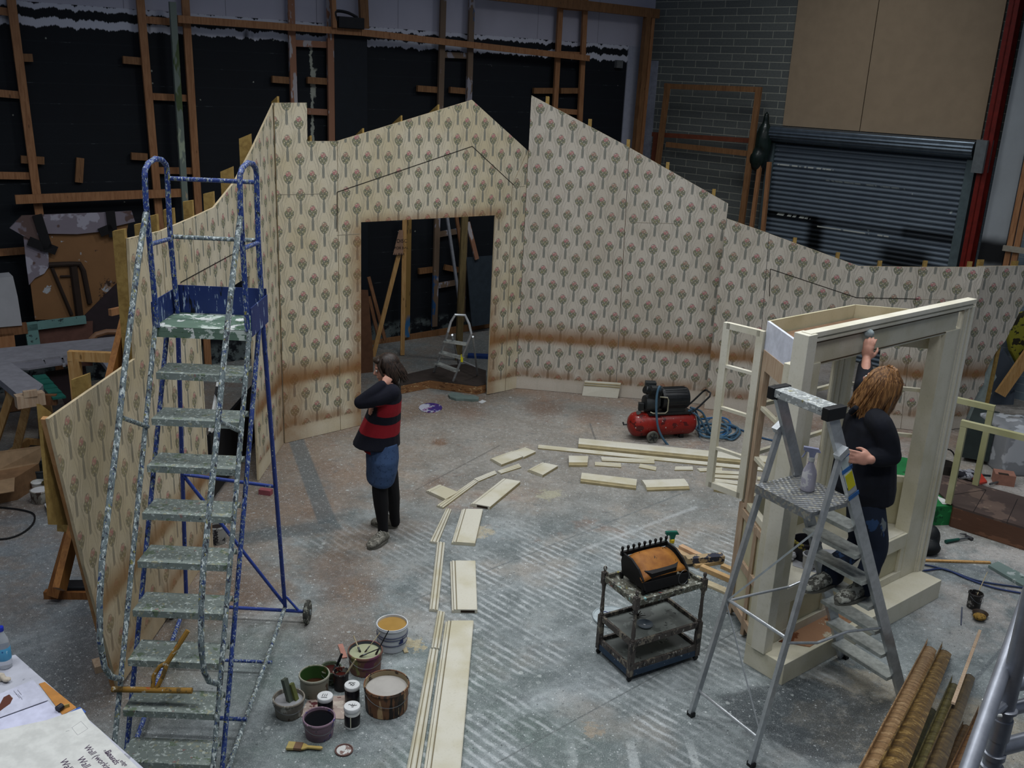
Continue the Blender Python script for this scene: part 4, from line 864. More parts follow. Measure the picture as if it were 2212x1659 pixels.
# ================================================================ CREAM MOULDINGS ON THE FLOOR
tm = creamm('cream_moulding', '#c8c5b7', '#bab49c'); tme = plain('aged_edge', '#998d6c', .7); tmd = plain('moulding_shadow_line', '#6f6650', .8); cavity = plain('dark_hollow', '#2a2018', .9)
MG = 'cream mouldings laid out in an arc on the floor'
def trim(name, c, h, kind, label, cat, z0=0.001, ends=False):
    """c = 4 pixels: far left, far right, near right, near left; long direction far -> near"""
    a, b, d, e = [P(x, y, z0 + h * .6) for x, y in c]
    for q in (a, b, d, e): q.z = z0
    ax = (e + d - a - b); L = ax.length / 2; ax.normalize(); sd = ((b + d - a - e)).normalized(); wd = ((b - a).length + (d - e).length) / 2
    def pt(s, t, z):                         # s 0..1 along, t 0..1 across
        q = (a * (1 - s) + e * s) * (1 - t) + (b * (1 - s) + d * s) * t; return V(q.x, q.y, z0 + z)
    if kind == 'wide': prof = [(0, 0), (0, .5), (.03, .72), (.07, .62), (.09, .95), (.16, .95), (.18, .78), (.21, .78), (.22, .96), (.97, 1), (1, .85), (1, 0)]
    elif kind == 'narrow': prof = [(0, 0), (0, .6), (.12, 1), (.24, .7), (.32, .75), (.42, 1), (.56, 1), (.66, .72), (.76, .75), (.86, 1), (1, .7), (1, 0)]
    elif kind == 'rail': prof = [(0, 0), (0, .6), (.12, .92), (.3, 1), (.75, 1), (.82, .8), (.86, .8), (.9, .5), (1, .45), (1, 0)]
    else: prof = [(0, 0), (0, .8), (.06, 1), (.94, 1), (1, .8), (1, 0)]
    n = len(prof); m = M(); m.add([pt(s, t, z * h) for s in (0, 1) for t, z in prof], [tuple(range(n))[::-1], tuple(range(n, 2 * n))] + [(i, (i + 1) % n, n + (i + 1) % n, n + i) for i in range(n)])
    o = m.build(name, [tm, tme, tmd])
    if not kind == 'plain':
        pm = o.data.polygons; 
        for p_ in pm:
            i = p_.index - 2
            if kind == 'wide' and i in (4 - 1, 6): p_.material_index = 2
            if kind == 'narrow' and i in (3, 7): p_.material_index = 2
            if i in (n - 2,): p_.material_index = 1
            if kind == 'rail' and i in (n - 4, n - 3): p_.material_index = 1
    tag(o, label, cat, MG)
    if ends: M().prism([pt(1.003, .35, h * .2), pt(1.003, .9, h * .2), pt(1.003, .9, h * .75), pt(1.003, .35, h * .75)], ax * .002).build('hollow_end', cavity, o)
    return o
sk = 'skirting board'; ar = 'moulding strip'; rl = 'rail moulding'
trim('painted_board', [(962, 1343), (1023, 1343), (990, 1722), (906, 1722)], .028, 'wide', 'longest and widest cream skirting board, running off the bottom edge of the photo', sk)
trim('painted_board', [(972, 1213), (1027, 1214), (1031, 1320), (976, 1319)], .032, 'wide', 'short cream skirting board with a hollow end, next above the longest one', sk, ends=True)
trim('painted_board', [(997, 1101), (1043, 1102), (1026, 1176), (975, 1172)], .03, 'wide', 'short cream skirting board between the hollow-ended one and the slanted one', sk)
trim('painted_board', [(1085, 1035), (1124, 1042), (1058, 1097), (1016, 1089)], .034, 'wide', 'slanted cream skirting board with a hollow end, lying toward upper right', sk, ends=True)
trim('painted_board', [(947, 1047), (989, 1065), (962, 1080), (920, 1060)], .03, 'wide', 'small square skirting offcut overlapping a narrow strip behind the standing person', sk)
trim('painted_board', [(1104, 975), (1128, 988), (1083, 1005), (1059, 991)], .03, 'wide', 'small skirting offcut touching another at the top of the arc, the left of the pair', sk)
trim('painted_board', [(1132, 967), (1157, 977), (1131, 989), (1105, 976)], .03, 'wide', 'small skirting offcut touching another at the top of the arc, the right of the pair', sk)
trim('painted_board', [(1169, 1000), (1205, 1008), (1172, 1028), (1140, 1015)], .032, 'wide', 'small lone skirting offcut, just below the touching pair at the top of the arc', sk)
trim('grooved_strip', [(945, 1320), (961, 1323), (949, 1402), (931, 1400)], .024, 'narrow', 'short grooved cream strip left of the top end of the longest skirting board', ar)
trim('grooved_strip', [(928, 1402), (947, 1405), (898, 1722), (866, 1722)], .024, 'narrow', 'longest grooved cream strip beside the longest skirting board, running off the bottom', ar)
trim('grooved_strip', [(944, 1171), (961, 1173), (946, 1319), (927, 1317)], .024, 'narrow', 'grooved cream strip left of the hollow-ended short skirting board', ar)
trim('grooved_strip', [(963, 1099), (975, 1101), (946, 1173), (928, 1170)], .022, 'narrow', 'short slanting grooved cream strip to the right of the dusty front shoe', ar)
trim('grooved_strip', [(1023, 1037), (1032, 1041), (957, 1097), (943, 1092)], .022, 'narrow', 'grooved cream strip partly under the small square skirting offcut', ar)
trim('grooved_strip', [(1068, 1017), (1073, 1023), (1033, 1040), (1023, 1035)], .02, 'narrow', 'small grooved strip, lower of two leading up to the top of the arc', ar)
trim('grooved_strip', [(1120, 1002), (1126, 1009), (1082, 1023), (1074, 1018)], .02, 'narrow', 'small grooved strip, upper of two leading up to the top of the arc', ar)
trim('rounded_batten', [(1700, 991), (1700, 1007), (1249, 963), (1251, 948)], .06, 'rail', 'longest thick cream rail lying in front of the compressor', rl)
trim('grooved_strip', [(1652, 1011), (1652, 1017), (1162, 968), (1163, 961)], .02, 'narrow', 'very long thin cream strip parallel to the thick rail', ar)
trim('grooved_strip', [(1413, 993), (1414, 1001), (1300, 995), (1298, 987)], .018, 'narrow', 'medium thin strip just below the very long thin one, pointing right', ar)
trim('grooved_strip', [(1341, 1001), (1342, 1009), (1285, 1005), (1285, 998)], .018, 'narrow', 'short thin strip to the right of the small rounded rail offcut', ar)
trim('grooved_strip', [(1418, 1009), (1417, 1016), (1380, 1009), (1383, 1002)], .018, 'narrow', 'very short thin strip tilted downward below the tip of the medium thin strip', ar)
trim('grooved_strip', [(1496, 1008), (1497, 1015), (1457, 1015), (1459, 1008)], .018, 'narrow', 'very short thin strip midway between the tilted one and the open casement', ar)
trim('grooved_strip', [(1560, 1010), (1560, 1017), (1512, 1018), (1505, 1012)], .018, 'narrow', 'thin strip passing behind the lower stile of the open casement', ar)
trim('grooved_strip', [(1616, 1020), (1616, 1026), (1540, 1022), (1540, 1016)], .018, 'narrow', 'topmost of three thin strips seen through the lowest casement pane', ar)
trim('grooved_strip', [(1608, 1028), (1609, 1035), (1540, 1031), (1540, 1025)], .018, 'narrow', 'middle of three thin strips seen through the lowest casement pane', ar)
trim('grooved_strip', [(1640, 1045), (1640, 1053), (1544, 1040), (1545, 1034)], .018, 'narrow', 'lowest of three thin strips seen through the lowest casement pane', ar)
trim('grooved_strip', [(1690, 1034), (1690, 1041), (1636, 1036), (1636, 1030)], .018, 'narrow', 'thin strip seen through the pine framed left light of the bay window unit', ar)
trim('rounded_batten', [(1271, 986), (1269, 1003), (1229, 1003), (1228, 985)], .05, 'rail', 'smallest rounded cream rail offcut, left of the thin strips', rl)
trim('rounded_batten', [(1376, 1036), (1374, 1053), (1254, 1038), (1257, 1022)], .05, 'rail', 'rounded cream rail, left of the two at the foot of the arc of mouldings', rl)
trim('rounded_batten', [(1476, 1034), (1490, 1054), (1398, 1057), (1385, 1037)], .04, 'rail', 'mitred cream rail with slanting ends to the right of the rounded rail', rl)
trim('rounded_batten', [(1660, 1062), (1658, 1078), (1542, 1056), (1544, 1041)], .05, 'rail', 'cream rail lying under the open casement, crossing behind its stile', rl)
lb_ = thing('painted_board', P(1295, 856), 'cream skirting offcut leaning upright against the tall wallpapered flat', sk, MG)
A0, B0 = P(1257, 854), P(1334, 860); T0, T1 = Q(1263, 822, CC + bE * -.03, CR + bE * -.03), Q(1341, 827, CC + bE * -.03, CR + bE * -.03)
m = M(); m.prism([A0 + Zv * .003, B0 + Zv * .003, T1, T0], V(0, -.018, 0)); m.build('board', tm, lb_)
m = M(); m.bar(T0.lerp(A0, .12) + V(0, -.022, 0), T1.lerp(B0, .12) + V(0, -.022, 0), .012, .01, Zv); m.bar(T0.lerp(A0, .26) + V(0, -.022, 0), T1.lerp(B0, .26) + V(0, -.022, 0), .012, .01, Zv); m.build('bead', tme, lb_)
# ================================================================ PAINT POTS
WHT = plain('white_plastic', '#c9cbc8', .4); steelw = plain('wire', '#6f7376', .4, .8)
def liquid(name, col, r=.18): n = NT(name); w = n.world(); n.color(n.mix(n.noise(w, 12, 3).step(.3, .7) * .3, lin(col), tuple(min(1, c * 1.35) for c in lin(col)))); n.rough(r); n.b.inputs['Specular IOR Level'].default_value = .5; return n.m
def pot(name, px, py, r, h, mat, label, fill=None, lvl=.8, rt=None, z0=0, inner=None, wire=True, cat='paint pot', group=None, base=None, ang=.4):
    b = Vector(base) if base is not None else P(px, py, z0); rt = rt or r * 1.06; t = .004
    o = thing(name, b, label, cat, group)
    m = M(); m.lathe(b + Zv * .001, [(r * .96, 0), (r, .004), (rt, h), (rt + .003, h), (rt + .003, h - .006 + .008), (rt - t, h + .002), (r - t, .008), (.001, .008)], 36); m.build('shell', mat, o, smooth=True)
    m = M(); m.lathe(b + Zv * (h * .9), [(rt + .001, 0), (rt + .005, .004), (rt + .005, .012), (rt + .001, .016)], 36, cap=False); m.build('rim', mat, o, smooth=True)
    if inner: m = M(); ri = rt - t - .001; ri0 = r - t - .001; m.lathe(b + Zv * .009, [(ri0, 0), (ri, h - .012), (ri - .0015, h - .012), (ri0 - .0015, .001)], 36, cap=False); m.build('stained_lining', inner, o, smooth=True)
    if fill is not None:
        rl_ = r + (rt - r) * lvl - t - .0005; m = M(); m.lathe(b + Zv * (h * lvl), [(.001, .0), (rl_, 0), (rl_, -.004), (.001, -.004)], 36); m.build('paint', fill, o)
    if wire:
        a = V(math.cos(ang), math.sin(ang), 0); s = V(-a.y, a.x, 0); pts = [b + a * (rt + .004) * math.cos(t_) + Zv * (h * .88) - s * (rt + .012) * math.sin(t_) * .96 - Zv * (.35 * h * math.sin(t_)) for t_ in [PI * k / 16 for k in range(17)]]
        M().tube(pts, .002, 6).build('handle', steelw, o)
    return o
PG = 'paint pots standing together on the floor'
crust = splat('crusted_grey_pot', '#7d776d', [('#4e4038', .35, .5), ('#a9a69d', .3, .7)], .7, scale=24, vert=.4)
pot('paint_bucket', 847, 1396, .098, .19, splat('white_bucket', '#b9bec4', [('#cfd2d2', .3, .5)], .4, scale=10), 'tall white bucket filled with ochre yellow paint, furthest back of the pots', liquid('ochre_paint', '#9a7a42'), .93, rt=.108, group=PG, wire=False)
bb = P(847, 1396); m = M()
for i, zz in enumerate((.125, .105, .06)): m.lathe(bb + Zv * zz, [(.1035 + zz * .05 - .002, 0), (.1045 + zz * .05, .001), (.1045 + zz * .05, .004), (.1035 + zz * .05 - .002, .005)], 36, cap=False)
m.build('printed_band', plain('navy_print', '#2c3456'), bpy.data.objects['paint_bucket'])
m = M(); dv = (V(0, 0, 0) - bb); dv.z = 0; dv.normalize(); sd = V(-dv.y, dv.x, 0)
for k in range(6):
    a = .45 + k * .06; r_ = .1075; q0 = bb + (dv * math.cos(a) + sd * math.sin(a)) * r_; q1 = bb + (dv * math.cos(a + .06) + sd * math.sin(a + .06)) * r_
    m.add([q0 + Zv * .075, q1 + Zv * .075, q1 + Zv * (.085 + (k + 1) * .006), q0 + Zv * (.085 + k * .006)], [(0, 1, 2, 3)])
m.build('printed_panel', plain('blue_print', '#26305f'), bpy.data.objects['paint_bucket'])
pot('paint_pot', 789, 1445, .105, .15, splat('rusty_pot', '#6a4a3e', [('#7c7a4c', .3, .4), ('#5f3247', .35, .35), ('#9aa08c', .15, .8)], .6, scale=14, vert=.5), 'round pot of pale green-cream paint with several brushes resting in it', liquid('pale_green_paint', '#9b9f83'), .86, rt=.115, group=PG, inner=plain('dark_ring', '#3d424c'))
pot('paint_drum', 835, 1527, .135, .18, splat('brown_streaked_drum', '#6b4a33', [('#1f1a18', .42, .5), ('#a58a66', .28, .7), ('#3b2a20', .3, 1.2)], .5, scale=20, vert=.15), 'widest pot, streaked brown, full of cloudy off-white liquid', liquid('cloudy_water', '#a3a09b', .1), .80, rt=.142, group=PG, inner=splat('stained_inner', '#8d7e62', [('#3d3128', .25, .4)], .6, scale=16))
pot('paint_pot', 680, 1495, .088, .14, splat('grey_green_pot', '#8c8c7e', [('#5f6a4e', .32, .5), ('#5b4a3a', .2, .8)], .6, scale=18, vert=.5), 'grey pot with a green stained inside, left of the middle', liquid('dark_green_paint', '#3a2417'), .35, rt=.096, group=PG, wire=False, inner=splat('green_inner', '#35552a', [('#5a5a34', .3, .4)], .4, scale=12))
pot('paint_pot', 715, 1470, .062, .10, splat('olive_pot', '#55604c', [('#8b8f7c', .25, .8)], .6, scale=20), 'small pot of dark red-brown paint with a black-handled brush in it', liquid('red_brown_paint', '#351513'), .8, rt=.068, group=PG)
pot('paint_tin', 737, 1487, .046, .13, splat('dark_tin', '#1f1a1c', [('#7d7f78', .22, .8), ('#5e2c22', .2, .5)], .5, scale=26, vert=.4), 'narrow dark tin with a pale stick leaning in it', liquid('brown_paint', '#3b1713'), .75, rt=.05, group=PG, wire=False)
pot('paint_pot', 690, 1586, .084, .125, splat('pink_pot', '#806a78', [('#3c3f78', .30, .4), ('#b091a4', .3, .5), ('#50525a', .2, .8)], .5, scale=16, vert=.8), 'pink pot full of black paint, nearest the camera among the pots', liquid('black_paint', '#08090c', .12), .88, rt=.095, group=PG)
pot('paint_pot', 625, 1541, .084, .12, crust, 'crusted grey pot holding a green-handled brush, leftmost of the pots', liquid('grey_water', '#8c8d90', .15), .8, rt=.096, group=PG)
jarm = splat('black_label_jar', '#15141a', [('#2b2428', .3, .4)], .35, scale=12)
def jar(px, py, r, h, label, strokes, z0=0, group=PG, pale=True, base=None):
    b = Vector(base) if base is not None else P(px, py, z0); o = thing('lidded_jar', b, label, 'jar', group)
    M().lathe(b + Zv * .001, [(r * .95, 0), (r, .006), (r, h * .12), (r, h * .80), (r * .96, h * .84)], 30).build('jar_body', WHT if pale else jarm, o, smooth=True)
    M().lathe(b + Zv * (h * .14), [(r + .0005, 0), (r + .001, .001), (r + .001, h * .5), (r + .0005, h * .505)], 30, cap=False).build('dark_label', jarm, o, smooth=True)
    M().lathe(b + Zv * (h * .80), [(r * 1.03, 0), (r * 1.07, .004), (r * 1.07, h * .17), (r * 1.02, h * .2), (.001, h * .2)], 30).build('lid', splat('white_lid', '#cdcfd0', [('#a9a9a8', .2, .8)], .45, scale=20), o, smooth=True, angle=50)
    m = M(); zt = b.z + h + .002
    for s in strokes: m.tube([V(b.x + x * r, b.y + y * r, zt) for x, y in s], .0016, 5)
    m.build('marker_writing', plain('black_marker', '#1c1c22'), o)
    if pale: dv = V(-b.x, -b.y, 0).normalized(); sd = V(-dv.y, dv.x, 0); M().bar(b + (dv * .97 - sd * .2) * (r + .002) + Zv * h * .13, b + (dv * .97 - sd * .2) * (r + .002) + Zv * h * .68, r * .13, .002, sd).build('level_strip', plain('cream_strip', '#b9b7a2'), o)
    return o
III = [[(-.3, .3), (-.35, -.2)], [(-.02, .3), (-.05, -.15)], [(.25, .35), (.2, -.15)], [(-.45, -.45), (0, -.4), (.35, -.45)]]
SC1 = [[(-.5, .3), (-.2, .35), (.1, .28), (.4, .34)], [(-.5, .05), (-.3, .15), (-.1, -.1), (.1, .1), (.35, -.05)], [(-.2, -.3), (-.1, -.1), (.1, -.35), (.3, -.2)]]
SC2 = [[(-.5, .1), (-.3, .2), (-.2, 0), (0, .15)], [(.0, .3), (.2, -.1), (.3, .3)], [(-.1, -.1), (.3, -.05), (.6, .1)], [(.0, -.35), (.25, -.3)]]
jar(703, 1540, .047, .13, 'dark jar with a white lid marked with three strokes, left of the three lidded jars', III, pale=False)
jar(761, 1515, .047, .13, 'dark jar with a scribbled white lid, furthest back of three', SC1, pale=False)
jar(761, 1568, .048, .15, 'white-lidded jar with a black label and pale stripe, nearest of the three lidded jars', SC2)
def stick(name, a, b, r, mat, label, cat, tip=None, tipmat=None, tl=.3, flatw=None):
    a, b = Vector(a), Vector(b); o = thing(name, (a + b) / 2, label, cat)
    e = b if not tip else a.lerp(b, 1 - tl)
    (M().bar(a, e, flatw, r * 2, V(-(b - a).y, (b - a).x, 0)) if flatw else M().tube([a, a.lerp(e, .5), e], [r * .8, r, r * .8], 8)).build('shaft', mat, o)
    if tip == 'brush':
        M().tube([a.lerp(b, 1 - tl - .06), a.lerp(b, 1 - tl + .1)], r * 1.5, 8).build('ferrule', steelw, o); M().tube([a.lerp(b, 1 - tl + .1), a.lerp(b, .9), b], [r * 1.5, r * 1.7, r * .4], 8).build('bristles', tipmat, o)
    return o
blkp = plain('black_lacquer', '#141519', .4); bri = plain('dark_bristle', '#2f2a26', .9); lw = woodmat('pale_handle', '#b9ad90', '#9c8e6c', knots=False)
c2 = P(789, 1445)
zt = .145
def off(c, x, y, z): return c + V(x, y, z)
stick('paintbrush', off(c2, .10, -.02, .18), off(c2, -.03, -.06, .135), .004, blkp, 'thin black brush lying flat across the pot of pale green paint', 'paintbrush', 'brush', bri)
stick('paintbrush', off(c2, .155, .03, .29), off(c2, .07, -.02, .12), .0045, blkp, 'black brush leaning on the right rim of the pale green paint pot', 'paintbrush', 'brush', bri)
stick('paintbrush', off(c2, .09, .08, .24), off(c2, -.01, .0, .12), .003, lw, 'thin pale brush leaning at the back of the pale green paint pot', 'paintbrush', 'brush', bri)
stick('paintbrush', off(c2, -.09, .06, .22), off(c2, -.03, .0, .12), .005, lw, 'pale stubby brush standing at the left of the pale green paint pot', 'paintbrush', 'brush', bri)
c5 = P(737, 1487); stick('stirring_stick', off(c5, .10, -.02, .24), off(c5, .0, .0, .05), .006, lw, 'pale round stick leaning out of the narrow dark tin', 'stick')
c6 = P(715, 1470); o = stick('paintbrush', off(c6, .07, .03, .19), off(c6, .02, .01, .06), .010, blkp, 'thick black-handled brush standing in the dark red-brown paint', 'paintbrush', 'brush', bri)
c7 = P(625, 1541); grn = plain('olive_handle', '#5c6238', .5)
o = stick('paintbrush', off(c7, -.03, .02, .24), off(c7, .02, -.01, .05), .014, plain('grey_green_handle', '#4d544b', .5), 'flat green-handled brush standing in the leftmost crusted pot', 'paintbrush', flatw=.035)
stick('paintbrush', off(c7, .01, .03, .2), off(c7, .05, .01, .07), .012, grn, 'olive-handled brush leaning right in the leftmost crusted pot', 'paintbrush', flatw=.03)
stick('palette_knife', P(862, 1372, .02), P(878, 1410, .004), .004, lw, 'flat cream wooden paddle leaning against the ochre bucket', 'paddle', flatw=.03)
stick('wooden_strip', P(735, 1392, .004), P(745, 1421, .004), .004, plain('pink_wood', '#a47568'), 'flat pinkish wooden strip behind the small red-brown pot', 'wood strip', flatw=.035)
# flat brush lying by itself, the pot lid, the rag
b0, b1 = P(621, 1612, .012), P(697, 1618, .012); ax = (b1 - b0).normalized(); sd = V(-ax.y, ax.x, 0); L = (b1 - b0).length
o = thing('paintbrush', (b0 + b1) / 2, 'broad flat wooden paintbrush lying alone in front of the pink pot', 'paintbrush')
hm = plain('blond_handle', '#a89256', .5); rp = lambda s, w, z=.0: b0 + ax * (L * s) + sd * w + Zv * z
m = M(); m.prism([rp(.42, -.028), rp(.5, -.022), rp(.58, -.01), rp(.95, -.011), rp(1, -.004), rp(1, .004), rp(.95, .011), rp(.58, .01), rp(.5, .022), rp(.42, .028)], Zv * .012); m.build('shaft', hm, o, bevel=.002)
M().box(rp(.31, 0, .006), (L * .22, .058, .016), Matrix.Rotation(math.atan2(ax.y, ax.x), 3, 'Z')).build('ferrule', plain('brown_ferrule', '#6b5240', .5), o)
M().prism([rp(0, -.034), rp(.2, -.03), rp(.2, .03), rp(0, .03)], Zv * .013).build('bristles', plain('yellow_bristle', '#a3935c', .9), o)
b = P(743, 1622); o = thing('pot_lid', b, 'brown-rimmed pot lid with white paint left in it, on the floor', 'lid'); M().lathe(b, [(.05, 0), (.055, .002), (.055, .010), (.05, .010), (.047, .004), (.001, .004)], 30).build('rim', plain('brown_rim', '#5f4742'), o); M().lathe(b, [(.001, .0062), (.044, .0062), (.044, .0045), (.001, .0045)], 24).build('paint_skin', splat('white_and_brown', '#c3c3c0', [('#7b655f', .35, .5)], .4, scale=14), o)
rg = [P(x, y, .001) for x, y in ((648, 1548), (664, 1514), (700, 1506), (756, 1502), (772, 1520), (758, 1545), (742, 1554), (700, 1552))]
tag(M().prism(rg, Zv * .004).build('stained_rag', splat('pink_stained_rag', '#a8988f', [('#5c2f33', .3, .35), ('#c0b4a8', .3, .5)], .9, scale=16)), 'pink stained rag spread under the lidded jars', 'rag')
# pots elsewhere
pot('paint_pot', 470, 1170, .075, .16, splat('white_label_tin', '#9a9b98', [('#33343a', .3, .5)], .5, scale=22), 'striped tin standing behind the blue steps', liquid('brown_black', '#1c1413'), .8, wire=False)
# ================================================================ TROLLEY
tw = splat('dark_wood_trolley_paint_drops', '#4c4642', [('#a9aaa3', .16, 1.5), ('#7b7467', .32, .5), ('#2e2b2a', .3, .7)], .55, scale=34, vert=.5)
tt = splat('encrusted_tray', '#5d5c52', [('#a9aca2', .34, 1), ('#2d2b2b', .22, .6), ('#8a8338', .10, .5), ('#7c3530', .07, .4), ('#5f8f90', .08, .5)], .55, scale=34)
ts = splat('grey_shelf', '#6e736f', [('#878d88', .35, .3), ('#3e413f', .16, .7)], .45, scale=16)
tb = splat('dark_blue_base', '#2c3d50', [('#8b959a', .08, 1)], .6, scale=30)
C0 = V(.89, 5.58, 0); ea = V(.865, .502, 0); eb = V(-.502, .865, 0); TL, TW = .58, .37
ty = thing('trolley', C0 + ea * TL / 2 + eb * TW / 2, 'three-tier dark wooden trolley with turned legs, crusted with paint', 'trolley')
def T(a, b, z): return C0 + ea * (a * TL) + eb * (b * TW) + Zv * z
RT = Matrix((ea, eb, Zv)).transposed()
for (a, b) in ((0, 0), (1, 0), (0, 1), (1, 1)):
    c = T(a, b, 0); m = M(); m.box(c + Zv * .18, (.036, .036, .27), RT); m.lathe(c, [(.014, .315), (.017, .322), (.011, .335), (.016, .36), (.013, .42), (.011, .50), (.014, .545), (.018, .56), (.012, .57)], 14); m.box(c + Zv * .61, (.036, .036, .09), RT); m.lathe(c, [(.012, .655), (.007, .665), (.012, .675), (.014, .687), (.008, .70), (.001, .702)], 12); m.build('leg', tw, ty, smooth=True, angle=35)
    cs_ = M(); cs_.lathe(c + Zv * .022 - eb * .008, [(.006, 0), (.02, .001), (.02, .015), (.006, .016)], 16, eb); cs_.box(c + Zv * .042, (.02, .02, .03), RT); cs_.build('castor', blk, ty)
for z, mt, nm in ((.60, tt, 'top_tray'), (.285, ts, 'middle_shelf'), (.10, ts, 'lower_shelf')):
    m = M(); m.box(T(.5, .5, z - .006), (TL, TW, .012), RT); o = m.build(nm, mt, ty); rm = tt if z > .5 else tw
    for (a0, b0_, a1, b1_) in ((.03, 0, .97, 0), (.03, 1, .97, 1), (0, .05, 0, .95), (1, .05, 1, .95)): M().bar(T(a0, b0_, z + .008), T(a1, b1_, z + .008), .042, .018, Zv).build('edge_rail', rm, ty)
for (a0, b0_, a1, b1_) in ((.03, 0, .97, 0), (.03, 1, .97, 1), (0, .05, 0, .95), (1, .05, 1, .95)): M().bar(T(a0, b0_, .065), T(a1, b1_, .065), .045, .024, Zv).build('base_rail', tb, ty)
# prop fire basket on the trolley
blkm = plain('soot_black', '#0e0e10', .6); 
def orangem():
    n = NT('rust_orange_sheet'); w = n.world(); f = n.noise(w, 9, 4); c = n.mix(f.step(.3, .75), lin('#7e4c1c'), lin('#a06a2c')); d, q = n.vor(n.mapp(w, (12, 40, 12)), 1.2)
    c = n.mix(n.noise(n.mapp(w, (60, 12, 20)), 1, 2).step(.68, .72), c, lin('#2a1a10')); n.color(c); n.rough(.6); return n.m
orm = orangem(); fz = .60
fb = thing('fire_basket', T(.5, .5, fz), 'black prop fire basket with a rust-orange curved cover, on top of the trolley', 'fire basket')
def T2(a, b, z): return T(.5 + (a - .52) * .84, .54 + (b - .5) * .86, fz + z * .80)
bodyp = [(.28, .12), (.72, .0 + .1), (.93, .22), (.93, .80), (.18, .88), (.10, .60)]
m = M(); m.prism([T2(.30, .14, .05), T2(.74, .16, .05), T2(.90, .40, .05), T2(.86, .86, .05), T2(.24, .86, .05), T2(.18, .55, .05)], Zv * .10); m.build('basket', blkm, fb)
m = M(); a0 = [(.12, .70), (.30, .10), (.62, .08), (.80, .12), (.96, .40), (.90, .88)]
for i in range(3): pass
top = [(.14, .90, .20), (.14, .62, .20), (.40, .12, .155), (.62, .10, .15)]
# curved cover: ribs of a half-barrel leaning back
cv = []; nr = 9
for i in range(nr):
    t = i / (nr - 1)
    for j in range(6):
        s = j / 5; a = .18 + .72 * s; 
        b_ = .14 + .70 * t; z = .125 + .105 * math.sin(min(1, t * 1.25) * PI / 2) + .012 * math.sin(s * PI)
        if j in (0, 5) and True: z -= .012
        cv.append(T2(a + (.04 if t < .2 else 0) * (1 if s > .5 else -1), b_, z))
m = M(); m.add(cv, [(i * 6 + j, i * 6 + j + 1, (i + 1) * 6 + j + 1, (i + 1) * 6 + j) for i in range(nr - 1) for j in range(5)]); o = m.build('orange_cover', orm, fb, smooth=True); q_ = o.modifiers.new('solid', 'SOLIDIFY'); q_.thickness = .006
for a in (.15, .93):
    m = M(); m.prism([T2(a, .06, .05), T2(a, .16, .13), T2(a, .34, .20), T2(a, .6, .245), T2(a, .92, .245), T2(a, .95, .16), T2(a, .88, .05)], ea * .014); m.build('side_cheek', blkm, fb)
m = M(); m.prism([T2(.17, .06, .03), T2(.93, .06, .03), T2(.93, .12, .10), T2(.17, .12, .11)], eb * .012); m.build('front_plate', blkm, fb)
m = M(); m.bar(T2(.13, .93, .235), T2(.95, .93, .235), .03, .02, Zv); m.build('back_rail', blkm, fb)
for i in range(9): m = M(); a = .15 + .78 * i / 8; m.lathe(T2(a, .93, .245), [(.006, 0), (.007, .02), (.011, .03), (.011, .04), (.006, .046)], 10); m.build('knob', blkm, fb)
for a, b_ in ((.16, .12), (.92, .12), (.16, .9), (.92, .9)): M().bar(T2(a, b_, .006), T2(a, b_, .06), .02, .02, ea).build('foot', blkm, fb)
M().tube([T2(.80, .0, .10) + (ea * .045 * math.cos(k * PI / 9) + Zv * .055 * math.sin(k * PI / 9)) for k in range(18)], .002, 6, closed=True).build('wire_ring', steelw, fb)
# things on and by the trolley
c = T(.38, .42, .287); tag(M().lathe(c, [(.02, 0), (.05, .008), (.058, .02), (.055, .02), (.045, .010), (.001, .006)], 26, sx=1).build('saucer', liquid('pale_glaze', '#7e8992', .15), smooth=True), 'small grey dish on the middle shelf of the trolley', 'dish')
o = thing('brush_head', T(.42, .75, .287), 'clump of dark bristles lying on the middle shelf of the trolley', 'brush'); m = M(); random.seed(9)
for k in range(40): a = random.uniform(0, 2 * PI); r_ = random.uniform(.01, .06); m.tube([T(.42, .75, .292), T(.42, .75, .30) + V(math.cos(a) * r_, math.sin(a) * r_, random.uniform(0, .02))], .0025, 5)
m.build('bristles', plain('dark_brown_bristle', '#251d18', .9), o)
b = P(1302, 1338); o = thing('bucket_lid', b, 'pale grey-blue bucket lid printed in red and blue, on the floor left of the trolley', 'lid')
b = P(1322, 1335); o.location = b; WL[o.name] = b
M().lathe(b, [(.13, 0), (.15, .003), (.15, .016), (.143, .018), (.139, .012), (.001, .012)], 40).build('disc', plain('pale_blue_plastic', '#a9b4b8', .4), o)
m = M()
for k in range(5): m.lathe(b + V(-.08 + k * .034, .012 - .004 * k, .0125), [(.014, 0), (.016, .001), (.012, .001), (.010, 0)], 14, cap=False)
m.build('red_letters', plain('red_print', '#9c2f3c'), o); m = M()
m.tube([b + V(-.09 + k * .02, -.03 + .012 * (k % 2), .0135) for k in range(9)], .004, 5); m.tube([b + V(-.07 + k * .02, .055 + .012 * (k % 2), .0135) for k in range(8)], .004, 5); m.build('blue_letters', plain('blue_print2', '#3a3f78'), o)
